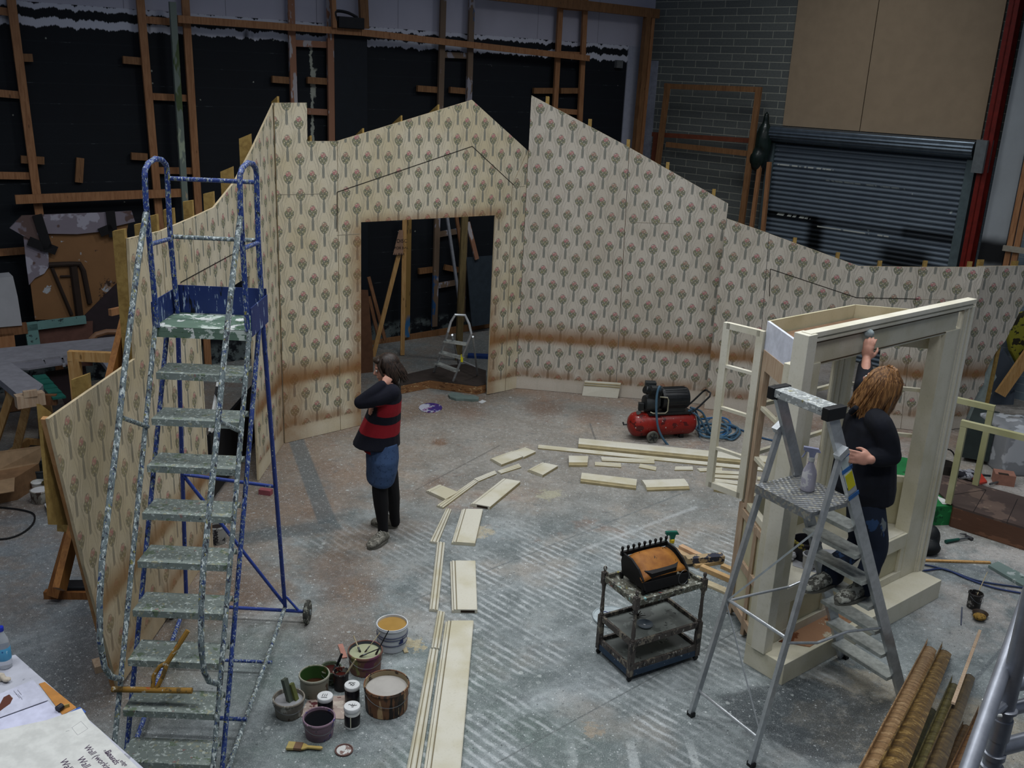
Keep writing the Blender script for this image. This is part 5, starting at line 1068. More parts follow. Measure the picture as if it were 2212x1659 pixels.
def spray(b, s, label, body, headm, neck, ang, group=None):
    o = thing('spray_bottle', b, label, 'spray bottle'); d = V(math.cos(ang), math.sin(ang), 0)
    M().lathe(b, [(.036 * s, 0), (.041 * s, .006 * s), (.041 * s, .10 * s), (.036 * s, .125 * s), (.016 * s, .165 * s), (.013 * s, .185 * s), (.001, .186 * s)], 26).build('bottle_body', body, o, smooth=True)
    M().lathe(b, [(.017 * s, .178 * s), (.018 * s, .182 * s), (.018 * s, .20 * s), (.014 * s, .204 * s)], 18).build('collar', neck, o, smooth=True)
    m = M(); m.prism([b + d * x * s + Zv * z * s + V(-d.y, d.x, 0) * -.011 * s for x, z in ((-.012, .2), (.014, .2), (.02, .232), (.052, .24), (.052, .262), (-.03, .258), (-.045, .235), (-.02, .236))], V(-d.y, d.x, 0) * .022 * s); m.build('spray_head', headm, o, bevel=.002)
    M().tube([b + d * .036 * s + Zv * .235 * s, b + d * .042 * s + Zv * .215 * s, b + d * .052 * s + Zv * .195 * s], .005 * s, 8).build('trigger', headm, o)
    return o
spray(P(1446, 1222), 1.25, 'spray bottle with a green and yellow trigger head, standing behind the trolley', plain('translucent_plastic', '#9aa3a3', .3), plain('green_plastic', '#12594b', .4), plain('yellow_plastic', '#c2a51d', .4), 3.4)
spray(Lp(.95, .02, 1.606), 1.05, 'spray bottle with purple paint round its base, on the ladder platform', splat('purple_stained_bottle', '#a9a6b3', [('#7d6c9c', .4, .3), ('#c9c8c9', .3, .6)], .4, scale=12), plain('blue_white_head', '#8f93ad', .4), WHT, 2.9)
# offcuts of timber by the trolley
OG = 'pine offcuts heaped behind the trolley'
oc = [((1455, 1186), (1500, 1212), .055, .03, 0, 'pale pine offcut at the left of the heap, end toward the spray bottle'), ((1470, 1180), (1530, 1210), .05, .03, .03, 'pine offcut lying slanted at the top back of the heap'), ((1482, 1209), (1562, 1203), .07, .05, .03, 'blue-stained block lying across the heap of offcuts'), ((1500, 1222), (1560, 1212), .05, .03, 0, 'pine offcut directly under the stained block'), ((1515, 1225), (1592, 1258), .05, .04, 0, 'pine batten pointing from the heap toward the bay window unit, upper one'), ((1500, 1248), (1575, 1280), .075, .02, 0, 'flat pale board lowest of the heap, nearest the trolley'), ((1560, 1222), (1600, 1240), .05, .03, 0, 'short batten end at the right of the heap by the pine stud')]
for i, (a, b, w_, h_, z, l) in enumerate(oc):
    mt = splat('stained_block', '#a38f70', [('#2e3240', .42, .3)], .7, scale=20) if i == 2 else plain('raw_pine_%d' % i, ['#b49a78', '#bc9a7a', '', '#a98d64', '#b39368', '#b9ac8f', '#ad9068'][i], .7, scale=20)
    tag(M().bar(P(*a, z + h_ / 2 + .001), P(*b, z + h_ / 2 + .001), w_, h_, V(*(P(*b) - P(*a)).yx, 0) * 1 if False else V(-(P(*b) - P(*a)).y, (P(*b) - P(*a)).x, 0)).build('timber_offcut', mt), l, 'timber offcut', OG)
# ================================================================ COMPRESSOR AND HOSE
cr = thing('air_compressor', P(1425, 950), 'red tank air compressor with a black motor on top, in front of the wallpapered flats', 'air compressor')
t0, t1 = Y(1372, 916, 10.25), Y(1487, 907, 10.42); ax = (t1 - t0); ax.z = 0; L = ax.length; ax.normalize(); t1 = t0 + ax * L; sd = V(ax.y, -ax.x, 0); r = .142; zc = t0.z
redt = splat('red_tank_enamel', '#7e1d17', [('#4a1514', .3, .25), ('#b3a8a2', .035, 1.1)], .35, scale=26)
M().lathe(t0 - ax * .09, [(.001, 0), (.05, .006), (.10, .03), (.13, .06), (r, .10), (r, L + .08), (.13, L + .12), (.10, L + .15), (.05, L + .174), (.001, L + .18)], 36, ax).build('air_tank', redt, cr, smooth=True, angle=60)
def Cq(a, s, z): return t0 + ax * a + sd * s + Zv * z     # a along from the left, s towards the viewer, z above the axis
black = plain('black_enamel', '#17191b', .4, var=.3); dk = plain('dark_casting', '#25282a', .55, var=.3)
m = M(); m.prism([Cq(.12, -.10, .13), Cq(.64, -.10, .13), Cq(.64, .10, .13), Cq(.12, .10, .13)], Zv * .03); m.build('mounting_plate', black, cr)
m = M(); m.lathe(Cq(.27, 0, .30), [(.06, 0), (.12, .006), (.126, .03), (.126, .30), (.118, .33), (.08, .345), (.03, .35)], 30, ax)
for k in range(22): a = PI * 2 * k / 22; m.bar(Cq(.31, 0, .30) + (sd * math.cos(a) + Zv * math.sin(a)) * .128, Cq(.57, 0, .30) + (sd * math.cos(a) + Zv * math.sin(a)) * .128, .006, .012, sd * math.cos(a) + Zv * math.sin(a))
m.prism([Cq(.35, -.09, .15), Cq(.55, -.09, .15), Cq(.55, .09, .15), Cq(.35, .09, .15)], Zv * .08); m.build('motor', black, cr, smooth=True, angle=30)
m = M(); m.lathe(Cq(.08, 0, .25), [(.04, 0), (.09, .01), (.10, .04), (.10, .14), (.08, .17), (.05, .2)], 26, ax); m.box(Cq(.2, 0, .30), (.14, .15, .12)); m.build('crankcase', dk, cr, smooth=True, angle=30)
for s_ in (.05, -.06):
    m = M(); c = Cq(.19, s_, .36)
    for k in range(7): m.box(c + Zv * (.012 * k) + sd * (k * .006 if s_ > 0 else -k * .006), (.13, .10, .006))
    m.box(c + Zv * .095 + sd * (.04 if s_ > 0 else -.04), (.12, .10, .03)); m.box(c + Zv * .04, (.08, .07, .08)); m.build('cylinder_head', dk, cr)
M().lathe(Cq(.10, .07, .42), [(.001, 0), (.045, .004), (.048, .05), (.04, .06), (.001, .062)], 22, V(-.8, -.3, .4)).build('air_filter', black, cr, smooth=True)
M().box(Cq(.045, .02, .22), (.065, .06, .09)).build('pressure_switch', black, cr, bevel=.006); M().tube([Cq(.04, .02, .13), Cq(.04, .02, .18)], .014, 10).build('switch_stem', steelw, cr)
M().lathe(Cq(-.0, .05, .16), [(.001, 0), (.022, .001), (.022, .018), (.001, .019)], 20, sd).build('gauge', steelw, cr)
M().tube([Cq(.22, .12, .36), Cq(.31, .13, .35), Cq(.325, .13, .32), Cq(.325, .13, .19), Cq(.30, .13, .165), Cq(.16, .12, .165), Cq(.13, .10, .175)], .008, 8).build('delivery_pipe', plain('brass_pipe', '#9a9684', .4, .6), cr)
M().tube([Cq(-.10, 0, .0), Cq(-.14, .0, .0), Cq(-.15, 0, .03)], .010, 8).build('drain_valve', dk, cr)
for s_ in (-.13, .15):
    w_ = M().lathe(V(*(Cq(.155, s_, 0).xy), .07), [(.02, 0), (.05, .002), (.068, .004), (.072, .012), (.072, .026), (.066, .034), (.05, .034), (.046, .028), (.02, .03)], 28, sd).build('wheel', plain('grey_rubber', '#55564f', .8), cr, smooth=True)
    for k in range(5): a = 2 * PI * k / 5; M().bar(V(*(Cq(.155, s_ + .034, 0).xy), .07), V(*(Cq(.155, s_ + .034, 0).xy), .07) + (ax * math.cos(a) + Zv * math.sin(a)) * .05, .012, .006, sd).build('spoke', dk, w_)
M().tube([V(*(Cq(.155, -.13, 0).xy), .07), V(*(Cq(.155, .15, 0).xy), .07)], .01, 8).build('axle', dk, cr)
m = M(); m.bar(V(*(Cq(.56, .05, 0).xy), .002), Cq(.56, .05, -.12), .05, .04, ax); m.bar(V(*(Cq(.52, -.05, 0).xy), .002), Cq(.56, -.05, -.12), .05, .04, ax); m.build('foot', black, cr)
M().tube([Cq(.62, .09, .12), Cq(.74, .09, .22), Cq(.85, .09, .33), Cq(.87, .06, .36), Cq(.87, -.06, .36), Cq(.85, -.09, .33), Cq(.74, -.09, .22), Cq(.62, -.09, .12)], .011, 8).build('tow_handle', black, cr)
hb = plain('blue_rubber_hose', '#3e5a6e', .45); hb2 = plain('blue_airline', '#2b4763', .45)
def floorpath(pts, z=.012): return curve([P(x, y, z) if len(q_) == 2 else P(x, y, q_[2]) for q_ in pts for x, y in [q_[:2]]], [0] * len(pts), 6)[0]
hs = thing('air_hose', P(1560, 925), 'blue rubber hose running from the compressor pump into a tangled coil on the floor', 'hose')
q1 = curve([Cq(.22, .12, .42), Cq(.18, .17, .50), Cq(.15, .19, .40), Cq(.16, .20, .20), Cq(.20, .22, .0), Cq(.30, .24, -.16), Cq(.42, .25, -.24), Cq(.58, .24, -.262), Cq(.70, .2, -.26), Cq(.78, .10, -.2), Cq(.80, .0, -.05), Cq(.74, .0, .12), Cq(.62, .08, .17)], [0] * 13, 6)[0]
M().tube(q1, .013, 8).build('pump_hose', hb, hs)
random.seed(21); m = M()
for k in range(6):
    cx, cy = 1550 + random.uniform(-12, 22), 925 + random.uniform(-6, 10); rx, ry = random.uniform(24, 42), random.uniform(10, 20); ph = random.uniform(0, 6)
    pts = [P(cx + rx * math.cos(ph + a * .5), cy + ry * math.sin(ph + a * .5) - .0, .014 + .02 * (k % 3) + .018 * math.sin(a)) for a in range(13)]
    m.tube(curve(pts, [0] * 13, 4)[0], .012, 8)
m.tube(curve([Cq(.64, .05, .19), Cq(.80, .05, .12), Cq(.92, .06, -.1), P(1535, 925, .03), P(1560, 945, .02), P(1590, 938, .02)], [0] * 6, 6)[0], .012, 8)
m.tube(curve([Cq(.60, .08, .16), Cq(.72, .10, .10), Cq(.88, .12, -.12), P(1545, 935, .03), P(1580, 950, .02), P(1600, 935, .02)], [0] * 6, 6)[0], .012, 8)
m.build('coil', hb, hs)
M().tube(floorpath([(1500, 925), (1540, 915), (1590, 925), (1640, 944), (1690, 955), (1740, 958)], .012), .012, 8).build('airline', hb2, hs)
M().tube(floorpath([(1515, 905, .08), (1560, 902, .05), (1578, 915, .03), (1565, 938, .02), (1530, 940, .02)]), .011, 8).build('airline', plain('bright_blue_airline', '#2a5f92', .4), hs)
m = M(); m.tube([P(1510, 903, .09), P(1517, 898, .14), P(1525, 905, .09)], .009, 8); m.box(P(1517, 904, .07), (.06, .03, .03)); m.build('spray_gun', plain('brass', '#9c8452', .35, .8), hs)
# ================================================================ TIMBER AGAINST THE BLACK WALL
washed = splat('white_washed_pine', '#8f6650', [('#a6a0a2', .42, .4)], .8, scale=14, vert=.3)
drk = woodmat('shaded_pine', '#85603f', '#6a4a2f')
greenst = splat('green_grey_batten', '#6f7a72', [('#9aa58f', .3, .4), ('#4d5b3a', .25, .3), ('#a8967c', .2, .4)], .7, scale=10, vert=.3)
bluest = splat('blue_daubed_pine', '#6c5a4a', [('#28507c', .3, .2), ('#8d8a92', .3, .4)], .7, scale=12, vert=.4)
def wpt(p_, o): return W(p_[0], p_[1], o)
def truss(posts, rungs, label, mat, w_=.09, t_=.04, off=.10, fn=wpt, rmat=None, drop=False):
    p0 = fn(posts[0][1], off); o = thing('timber_truss', V(p0.x, p0.y, 0), label, 'timber frame')
    for a, b in posts:
        A, B_ = fn(a, off), fn(b, off)
        if drop: B_ = A + (B_ - A) * ((A.z - .03) / max(.1, A.z - B_.z))
        M().bar(A, B_, w_, t_, bd if fn is wpt else br).build('post', mat, o)
    for a, b in rungs: M().bar(fn(a, off - .045), fn(b, off - .045), w_ * .9, t_, Zv).build('cross_rail', rmat or mat, o)
    return o
truss([((20, -30), (85, 465))], [((-60, 15), (32, 28)), ((-60, 196), (50, 206)), ((-60, 378), (66, 380)), ((-60, 550), (56, 541))], 'pine frame at the far left edge against the black wall', pine, drop=True)
truss([((300, -30), (338, 405)), ((398, -30), (430, 480))], [((308, 42), (400, 50)), ((322, 208), (402, 212)), ((332, 368), (420, 369))], 'pine frame of two posts behind the top of the blue steps', pine, drop=True)
tag(M().bar(W(372, 4, .22), W(402, 480, .22), .075, .05, bd).build('painted_batten', greenst), 'green-grey paint-stained batten leaning between the two pine posts behind the steps', 'batten')
truss([((627, -30), (637, 300)), ((712, -30), (716, 320))], [((632, 93), (712, 97)), ((640, 239), (712, 243))], 'whitewashed pine ladder frame rising above the square notch in the flat', washed, drop=True)
truss([((958, -30), (938, 705)), ((1020, -30), (998, 695))], [((950, 118), (1018, 121)), ((945, 507), (1000, 497)), ((940, 618), (998, 608))], 'pine ladder frame rising behind the gable and seen again through the doorway', bluest, drop=False)
truss([((1213, -30), (1195, 300)), ((1266, -30), (1249, 330))], [((1207, 14), (1266, 19)), ((1207, 116), (1264, 119)), ((1200, 239), (1255, 243))], 'pine ladder frame standing behind the tallest flat', pine, drop=True)
tag(M().bar(W(383, 41, .20), W(778, 70, .20), .085, .05, Zv).build('long_rail', pine), 'left length of pine rail running across the posts near the top', 'rail')
tag(M().bar(W(779, 70, .20), W(1272, 126, .20), .085, .05, Zv).build('long_rail', pine), 'right length of pine rail running across the posts near the top', 'rail')
cf = thing('corner_post', V(*W(1385, 340, .2).xy, 0), 'tall double pine post with a beam on top, in the corner beside the blockwork', 'post')
A, B_ = W(1399, 30, .2), W(1372, 330, .2); B_ = A + (B_ - A) * ((A.z - .01) / (A.z - B_.z))
M().bar(A, B_, .10, .09, bd).build('post', drk, cf); M().bar(A + bd * -.12 , B_ + bd * -.12, .07, .05, bd).build('post', pine, cf); M().bar(W(1050, -12, .2), W(1422, 30, .2), .14, .07, Zv).build('beam', drk, cf)
tag(M().bar(W(783, -30, .16), W(787, 62, .16), .12, .06, bd).build('short_post', drk), 'short dark timber hanging above the rail beside the cable box', 'timber')
tag(M().bar(W(718, -30, .24), W(722, 60, .24), .06, .05, bd).build('short_post', pine), 'narrow reddish timber above the rail, against the whitewashed post', 'timber')
bx = thing('cable_box', V(*W(750, 60, .2).xy, W(750, 60, .2).z), 'black box with a looped cable above the pine rail', 'box')
a, b = sW(W(725, 50, .2)), sW(W(780, 50, .2)); z0, z1 = W(750, 62, .2).z, W(750, 37, .2).z
M().prism([along(K, bd, a, z0, nW, .12), along(K, bd, b, z0, nW, .12), along(K, bd, b, z0, nW, .3), along(K, bd, a, z0, nW, .3)], Zv * (z1 - z0)).build('box_body', plain('matt_black', '#15161a', .6), bx, bevel=.01)
M().tube(curve([W(728, 45, .25), W(725, 25, .25), W(750, 27, .25), W(772, 38, .25)], [0] * 4, 6)[0], .02, 8).build('cable', plain('matt_black', '#15161a', .6), bx)
bl = [((30, 124), (70, 125)), ((265, 129), (322, 134)), ((45, 344), (95, 347)), ((283, 337), (318, 339)), ((587, 171), (626, 174)), ((663, 173), (706, 176)), ((901, 191), (944, 194)), ((971, 194), (1016, 198)), ((1152, 196), (1196, 196)), ((1210, 196), (1252, 196)), ((904, 586), (936, 582)), ((960, 577), (996, 584))]
nm = ['crossing the leftmost pine post, upper', 'crossing the left post behind the steps', 'crossing the leftmost pine post, lower', 'just above the left hoop of the steps', 'left of the whitewashed frame', 'inside the whitewashed frame', 'left of the frame behind the gable', 'inside the frame behind the gable', 'left of the frame behind the tallest flat', 'inside the frame behind the tallest flat', 'seen through the doorway, left one', 'seen through the doorway, right one']
for (a, b), l in zip(bl, nm): tag(M().bar(W(*a, .055), W(*b, .055), .085, .05, Zv).build('wall_block', drk), 'short timber block on the black wall ' + l, 'timber block', 'short timber blocks fixed along the black wall')
tag(M().bar(W(173, 341, .03), W(170, 394, .03), .085, .04, bd).build('wall_block', drk), 'upright short timber block on the black wall, left of the blue steps', 'timber block')
tag(M().bar(W(33, 431, .2), W(400, 416, .2), .10, .04, Zv).build('plank', pine), 'long level plank on the black wall behind the blue steps', 'plank')
jb = W(1337, 138, .02); tag(M().bar(W(1330, 138, .03), W(1343, 139, .03), .12, .06, Zv).build('junction_box', plain('grey_box2', '#5d5f60')), 'small grey junction box at the right end of the black paint', 'junction box')
# frame and bag in front of the blockwork
def bpt(p_, o): return B(p_[0], p_[1], o)
truss([((1443, 180), (1415, 400)), ((1640, 188), (1603, 470))], [((1436, 186), (1645, 194)), ((1440, 312), (1618, 332))], 'dark pine frame standing in front of the blockwork wall', drk, .09, .05, .35, bpt, drop=True)
truss([((1418, 288), (1412, 345))], [((1410, 290), (1625, 304))], 'reddish low frame behind the dark pine frame on the blockwork', plain('red_brown_wood', '#6b3a28'), .08, .05, .2, bpt, drop=True)
truss([((1645, 330), (1625, 480)), ((1662, 350), (1648, 500))], [], 'pair of battens standing at the left jamb of the roller shutter', pine, .06, .05, .3, bpt, drop=True)
bg = B(1650, 300, .22); m = M(); m.ell(bg + Zv * -.1, (.14, .13, .36)); m.ell(bg + Zv * .25, (.05, .05, .16)); m.ell(bg + Zv * -.3 + V(-.05, 0, 0), (.15, .14, .2)); tag(m.build('plastic_sack', plain('dark_green_plastic', '#15201c', .25, var=.4, scale=5), smooth=True, remesh=.03), 'dark plastic sack hanging at the left end of the roller housing', 'sack')
# ================================================================ SEEN THROUGH THE DOORWAY
tag(M().bar(W(780, 747, .12), W(1070, 698, .12), .10, .05, Zv).build('bottom_rail', drk), 'brown timber rail along the foot of the black wall, seen through the doorway', 'rail')
tag(M().bar(W(780, 762, .14), W(1070, 712, .14), .07, .04, Zv).build('painted_board', splat('white_green_board', '#9aa3a0', [('#3f6b40', .3, .15), ('#6d7375', .3, .4)], .7, scale=10, vert=.5)), 'green and white stained board just above the floor, seen through the doorway', 'board')
tag(M().bar(W(882, 462, .16), W(878, 728, .16), .085, .05, bd).build('daubed_post', splat('yellow_post_blue_daub', '#8d6f3d', [('#2c5c86', .12, .1), ('#5f4a2c', .3, .5)], .8, scale=14, vert=.3)), 'yellowish post daubed with blue, seen through the doorway', 'post')
bs = thing('stage_brace', P(869, 770), 'pine stage brace with a plywood gusset with handwriting on it, seen through the doorway', 'stage brace')
bA = P(869, 768); bB = bA + V(1, .3, 0)
M().bar(Q(874, 462, bA, bB), bA + Zv * .01, .06, .035, V(1, .3, 0)).build('upright', pinel, bs); M().bar(Q(864, 540, bA, bB), Q(806, 770, bA, bB), .06, .035, V(1, .3, 0)).build('raker', pinel, bs)
m = M(); m.prism([Q(x, y, bA + V(.01, -.04, 0), bB + V(.01, -.04, 0)) for x, y in ((862, 497), (871, 497), (871, 550), (849, 550))], V(0, -.01, 0)); gs = m.build('gusset', plain('plywood_gusset', '#8e705c', .8), bs)
ink = plain('dark_ink', '#1f1a1c', .8)
def text(s_, o, xa, ya, size, par, mat=ink, name='writing'):
    """lettering laid flat: o = lower left, xa = reading direction, ya = up direction"""
    c = bpy.data.curves.new('t', 'FONT'); c.body = s_; c.size = size; ob = bpy.data.objects.new('t', c); COL.objects.link(ob)
    dg = bpy.context.evaluated_depsgraph_get(); me = bpy.data.meshes.new_from_object(ob.evaluated_get(dg)); bpy.data.objects.remove(ob)
    xa, ya = Vector(xa).normalized(), Vector(ya); ya = (ya - xa * ya.dot(xa)).normalized(); n_ = xa.cross(ya); off = WL[par.name]; oo = Vector(o) + n_ * .0012
    for v in me.vertices: v.co = oo + xa * v.co.x + ya * v.co.y - off
    me.name = name; me.materials.clear(); me.materials.append(mat); q = bpy.data.objects.new(name, me); COL.objects.link(q); q.parent = par; WL[q.name] = off; return q
gd = V(1, .3, 0).normalized(); gp = Q(852, 524, bA + V(.01, -.055, 0), bB + V(.01, -.055, 0))
text('DISC', gp + gd * .03 + Zv * .0, gd, Zv, .07, bs); text('FOR BAL', gp - Zv * .09 + gd * .0, gd, Zv, .05, bs); text('11 BAR', gp - Zv * .18 + gd * -.01, gd, Zv, .05, bs)
pW = P(990, 778); pE = pW + V(1, .5, 0); tag(M().bar(Q(1004, 460, pW, pE), pW + Zv * .005, .09, .05, V(1, .5, 0)).build('prop_timber', woodmat('grey_gold_timber', '#7c6c48', '#5f5238')), 'broad olive-brown timber standing upright inside the doorway, behind the small stepladder', 'timber')
tag(M().bar(W(965, 462, .35), W(998, 690, .5), .04, .03, bd).build('leaning_lath', plain('grey_lath', '#7c7f86')), 'thin grey lath leaning behind the broad timber, seen through the doorway', 'lath')
tag(M().bar(W(985, 462, .4), W(1000, 560, .45), .05, .03, bd).build('leaning_lath', pined), 'brown lath leaning left of the broad timber, seen through the doorway', 'lath')
tag(M().bar(W(1010, 480, .3), W(1030, 560, .35), .07, .03, bd).build('leaning_lath', washed), 'white-edged lath slanting above the grey panel, seen through the doorway', 'lath')
tag(M().prism([W(x, y, .3) for x, y in ((1006, 556), (1072, 551), (1066, 697), (1018, 705))], nW * .02).build('slate_sheet', plain('slate_grey', '#2f3942', .6)), 'slate grey panel leaning on the black wall, seen at the right of the doorway', 'panel')
pb = P(785, 806); pc = pb + V(1, .55, 0); tag(M().prism([Q(x, y, pb, pc) for x, y in ((766, 626), (795, 627), (806, 760), (806, 808), (768, 812))], V(-.2, .35, 0) * .05).build('brown_sheet', plain('brown_panel_mat', '#5d3f2c', .7)), 'brown panel standing at the left edge of the doorway', 'panel')
for a, b, l in (((796, 598), (832, 735), 'upper'), ((797, 640), (820, 740), 'lower')): tag(M().bar(W(*a, .3), W(*b, .5), .05, .02, bd).build('leaning_lath', pined), l + ' of two thin laths leaning behind the brown panel in the doorway', 'lath')
tag(M().box(P(1033, 769, .02), (.30, .14, .04)).build('blue_mat', plain('blue_foam', '#1f3a72', .7)), 'small blue mat on the floor beyond the doorway', 'mat')
zp_ = .12; sp = thing('stage_platform', P(960, 830), 'low dark-topped platform with scratched brown edges, in the doorway', 'platform')
tops = [P(x, y, zp_) for x, y in ((866, 832), (928, 820), (1031, 833.5), (1050, 829), (1050, 800), (1005, 786), (960, 789), (862, 812))]
M().prism([q_ + Zv * -.01 for q_ in tops], Zv * .01).build('deck', plain('dark_brown_deck', '#332c28', .7), sp)
scr = splat('scratched_brown', '#7b5636', [('#a58a63', .26, .8), ('#5a3b22', .3, .4)], .7, scale=20, vert=3)
for i in range(3): a, b = tops[i] - Zv * .01, tops[i + 1] - Zv * .01; M().prism([a, b, V(b.x, b.y, .003), V(a.x, a.y, .003)], V(.0, .02, 0)).build('fascia', scr, sp)
sl = thing('small_stepladder', P(985, 808, .12), 'small aluminium stepladder with a yellow label, standing in the doorway', 'stepladder')
f1, f2 = P(938, 803, .125), P(979, 823, .125); g1, g2 = P(1008, 803, .125), P(1033, 801, .125)
top_c = (f1 + f2 + g1 + g2) / 4; f1p = f1; hx = (f2 - f1).normalized(); ta = Q(972, 712, f1, f1 + V(1, .2, 0)); tb2 = Q(1016, 718, f2, f2 + V(1, .2, 0)); ta.z = tb2.z = .93; 
ta = P(968, 716, .88); tb2 = P(1018, 720, .88)
M().tube([f1, ta, ta + V(.03, .0, .12), (ta + tb2) / 2 + Zv * .22 + V(-.06, 0, 0), (ta + tb2) / 2 + Zv * .22 + V(.06, 0, 0), tb2 + V(-.03, 0, .12), tb2, f2], .016, 8).build('front_frame', alu, sl)
g1 = f1 + V(.30, .38, 0); g2 = f2 + V(.30, .30, 0)
M().tube([g1, ta + V(.05, .03, -.05)], .013, 8).build('rear_leg', alu, sl); M().tube([g2, tb2 + V(.02, .03, -.05)], .013, 8).build('rear_leg', alu, sl); M().tube([g1.lerp(ta, .2), g2.lerp(tb2, .2)], .01, 8).build('rear_crossbar', alu, sl)
for k in (.22, .5, .78): M().bar(f1.lerp(ta, k), f2.lerp(tb2, k), .09, .02, V(.6, .8, 0)).build('step', alud, sl)
M().box(f2.lerp(tb2, .5) + V(-.0, -.02, 0), (.03, .01, .10)).build('yellow_label', plain('yellow_label2', '#c3bb1a'), sl)
# small flat things on the far floor
def splash(name, px, py, rx, ry, mat, label, cat, h=.01):
    c = P(px, py, 0); k = 260 / 1.0; d = (P(px + 10, py) - P(px - 10, py)).length / 20; e = (P(px, py + 5) - P(px, py - 5)).length / 10
    m = M(); pts = [c + V(math.cos(a) * rx * d, math.sin(a) * ry * e, .001) for a in [2 * PI * i / 40 for i in range(40)]]; m.prism(pts, Zv * h); return tag(m.build(name, mat), label, cat)
splash('round_palette', 930, 882, 25, 10, splat('purple_and_white_palette', '#a9abb8', [('#3b2d6b', .48, .5), ('#6b3d6e', .3, .8)], .4, scale=10), 'round board smeared purple and white near the doorway', 'palette')
sm_ = [P(x, y, .001) for x, y in ((968, 857), (975, 852), (990, 853), (1005, 858), (1022, 858), (1034, 862), (1034, 867), (1020, 868), (1003, 866), (985, 866), (972, 862))]
tag(M().prism(sm_, Zv * .03).build('grey_insole_mat', plain('grey_green_rubber', '#5c6a66', .8)), 'long grey-green curved mat on the floor at the doorway platform', 'mat')
tag(M().prism([P(1033, 869, .001), P(1042, 864, .001), P(1051, 867, .001), P(1041, 872, .001)], Zv * .003).build('paper_scrap', plain('white_paper', '#b9bcbd')), 'small white paper scrap by the right side of the doorway', 'paper')
tag(M().box(P(574, 1062, .025), (.12, .06, .05), Matrix.Rotation(-.2, 3, 'Z')).build('pink_block', plain('pink_brick', '#86494f')), 'small pink block on the floor right of the blue steps', 'block')
# ================================================================ BEHIND THE LEFT FLATS
def sheet(name, pts, mat, label, cat, off=.4, dz=.02, fn=W):
    return tag(M().prism([fn(x, y, off) for x, y in pts], (nW if fn is W else nB) * dz).build(name, mat), label, cat)
wbd = thing('wrapped_plywood', V(*W(160, 690, .45).xy, 0), 'tall stained plywood board wrapped at the top in torn clear plastic, left of the flats', 'board')
plyst = splat('stained_brown_ply', '#7c5a3a', [('#3a2b24', .16, .35), ('#8d7b72', .2, .25), ('#9fa3a8', .06, .5), ('#6b2a26', .04, .3)], .7, scale=9)
M().prism([W(x, y, .42) for x, y in ((47, 470), (280, 462), (262, 560), (258, 640), (190, 688), (75, 690))], nW * .02).build('plywood_face', plyst, wbd)
plas = splat('dusty_plastic_film', '#7d7680', [('#5c4b48', .4, .25), ('#9c9aa6', .3, .3)], .35, scale=8)
M().prism([W(x, y, .45) for x, y in ((20, 492), (46, 465), (120, 462), (232, 458), (283, 455), (290, 478), (240, 490), (215, 500), (165, 505), (103, 504), (104, 535), (60, 515))], nW * .03).build('plastic_film', plas, wbd)
M().prism([W(x, y, .45) for x, y in ((50, 510), (103, 530), (105, 575), (95, 590), (75, 600), (62, 615), (56, 570))], nW * .02).build('plastic_film', plas, wbd)
st_ = plain('black_strap', '#0d0d10', .7)
for a, b in (((80, 464), (104, 538)), ((104, 535), (122, 542)), ((238, 456), (245, 512)), ((62, 520), (104, 537)), ((215, 503), (242, 492))): M().bar(W(*a, .50), W(*b, .50), .10, .015, bd).build('strap', st_, wbd)
dkp = plain('dark_line', '#2c211b', .8)
m = M(); m.tube([W(x, y, .46) for x, y in ((105, 572), (150, 570), (172, 570), (180, 585), (194, 655))], .03, 8); m.tube([W(x, y, .46) for x, y in ((158, 575), (172, 682))], .045, 8); m.tube([W(x, y, .46) for x, y in ((112, 578), (138, 640), (155, 680))], .02, 8); m.tube([W(x, y, .46) for x, y in ((130, 597), (160, 596))], .012, 6); m.build('painted_outline', dkp, wbd)
box_ = thing('white_box', W(15, 706, .8), 'off-white smudged box on a wooden stand at the far left edge', 'box')
M().prism([W(x, y, .8) for x, y in ((-60, 606), (28, 597), (38, 640), (48, 703), (-60, 712))], nW * -.25).build('carton', splat('smudged_white_card', '#9b9ca0', [('#6f6f72', .08, .2)], .7, scale=9), box_)
sdl = thing('wooden_stand', V(*W(10, 760, .6).xy, 0), 'rough wooden stand under the off-white box at the far left edge', 'stand')
M().bar(W(-60, 722, .75), W(58, 708, .75), .12, .06, Zv).build('top_rail', pined, sdl)
a = W(12, 720, .75); M().bar(a, V(a.x, a.y, .01), .16, .06, bd).build('leg', pine, sdl)
sheet('dark_brown_board', [(175, 688), (258, 605), (272, 690), (268, 745), (185, 748)], plain('dark_brown_sheet', '#2b2226', .7), 'dark brown sheet with a slanting top edge, behind the yellow edge of the left flat', 'board', .62)
tf = thing('teal_framed_board', V(*W(120, 750, .7).xy, W(120, 770, .7).z), 'brown board in a pale teal painted frame, low behind the grey window frame', 'board')
teal = splat('teal_paint', '#5f827f', [('#2d3a3c', .2, .8)], .7, scale=14)
M().prism([W(x, y, .7) for x, y in ((75, 705), (200, 693), (200, 790), (80, 790))], nW * .01).build('board', plain('red_brown_board', '#5d4038', .7), tf)
M().bar(W(58, 706, .74), W(185, 690, .74), .09, .05, Zv).build('frame_rail', teal, tf); M().bar(W(66, 700, .74), W(80, 790, .74), .13, .05, bd).build('frame_stile', teal, tf)
ch = thing('school_chair', W(228, 740, .9), 'bent plywood chair back showing behind the grey window frame', 'chair')
M().tube([W(x, y, .9) for x, y in ((196, 750), (197, 733), (208, 723), (230, 717), (250, 717), (262, 724))], .035, 8).build('chair_back', plain('bent_ply', '#7c5c46', .5), ch)
M().prism([W(x, y, .8) for x, y in ((200, 742), (258, 730), (262, 760), (200, 765))], nW * .3).build('seat', plain('chair_seat', '#6a4c38', .5), ch)
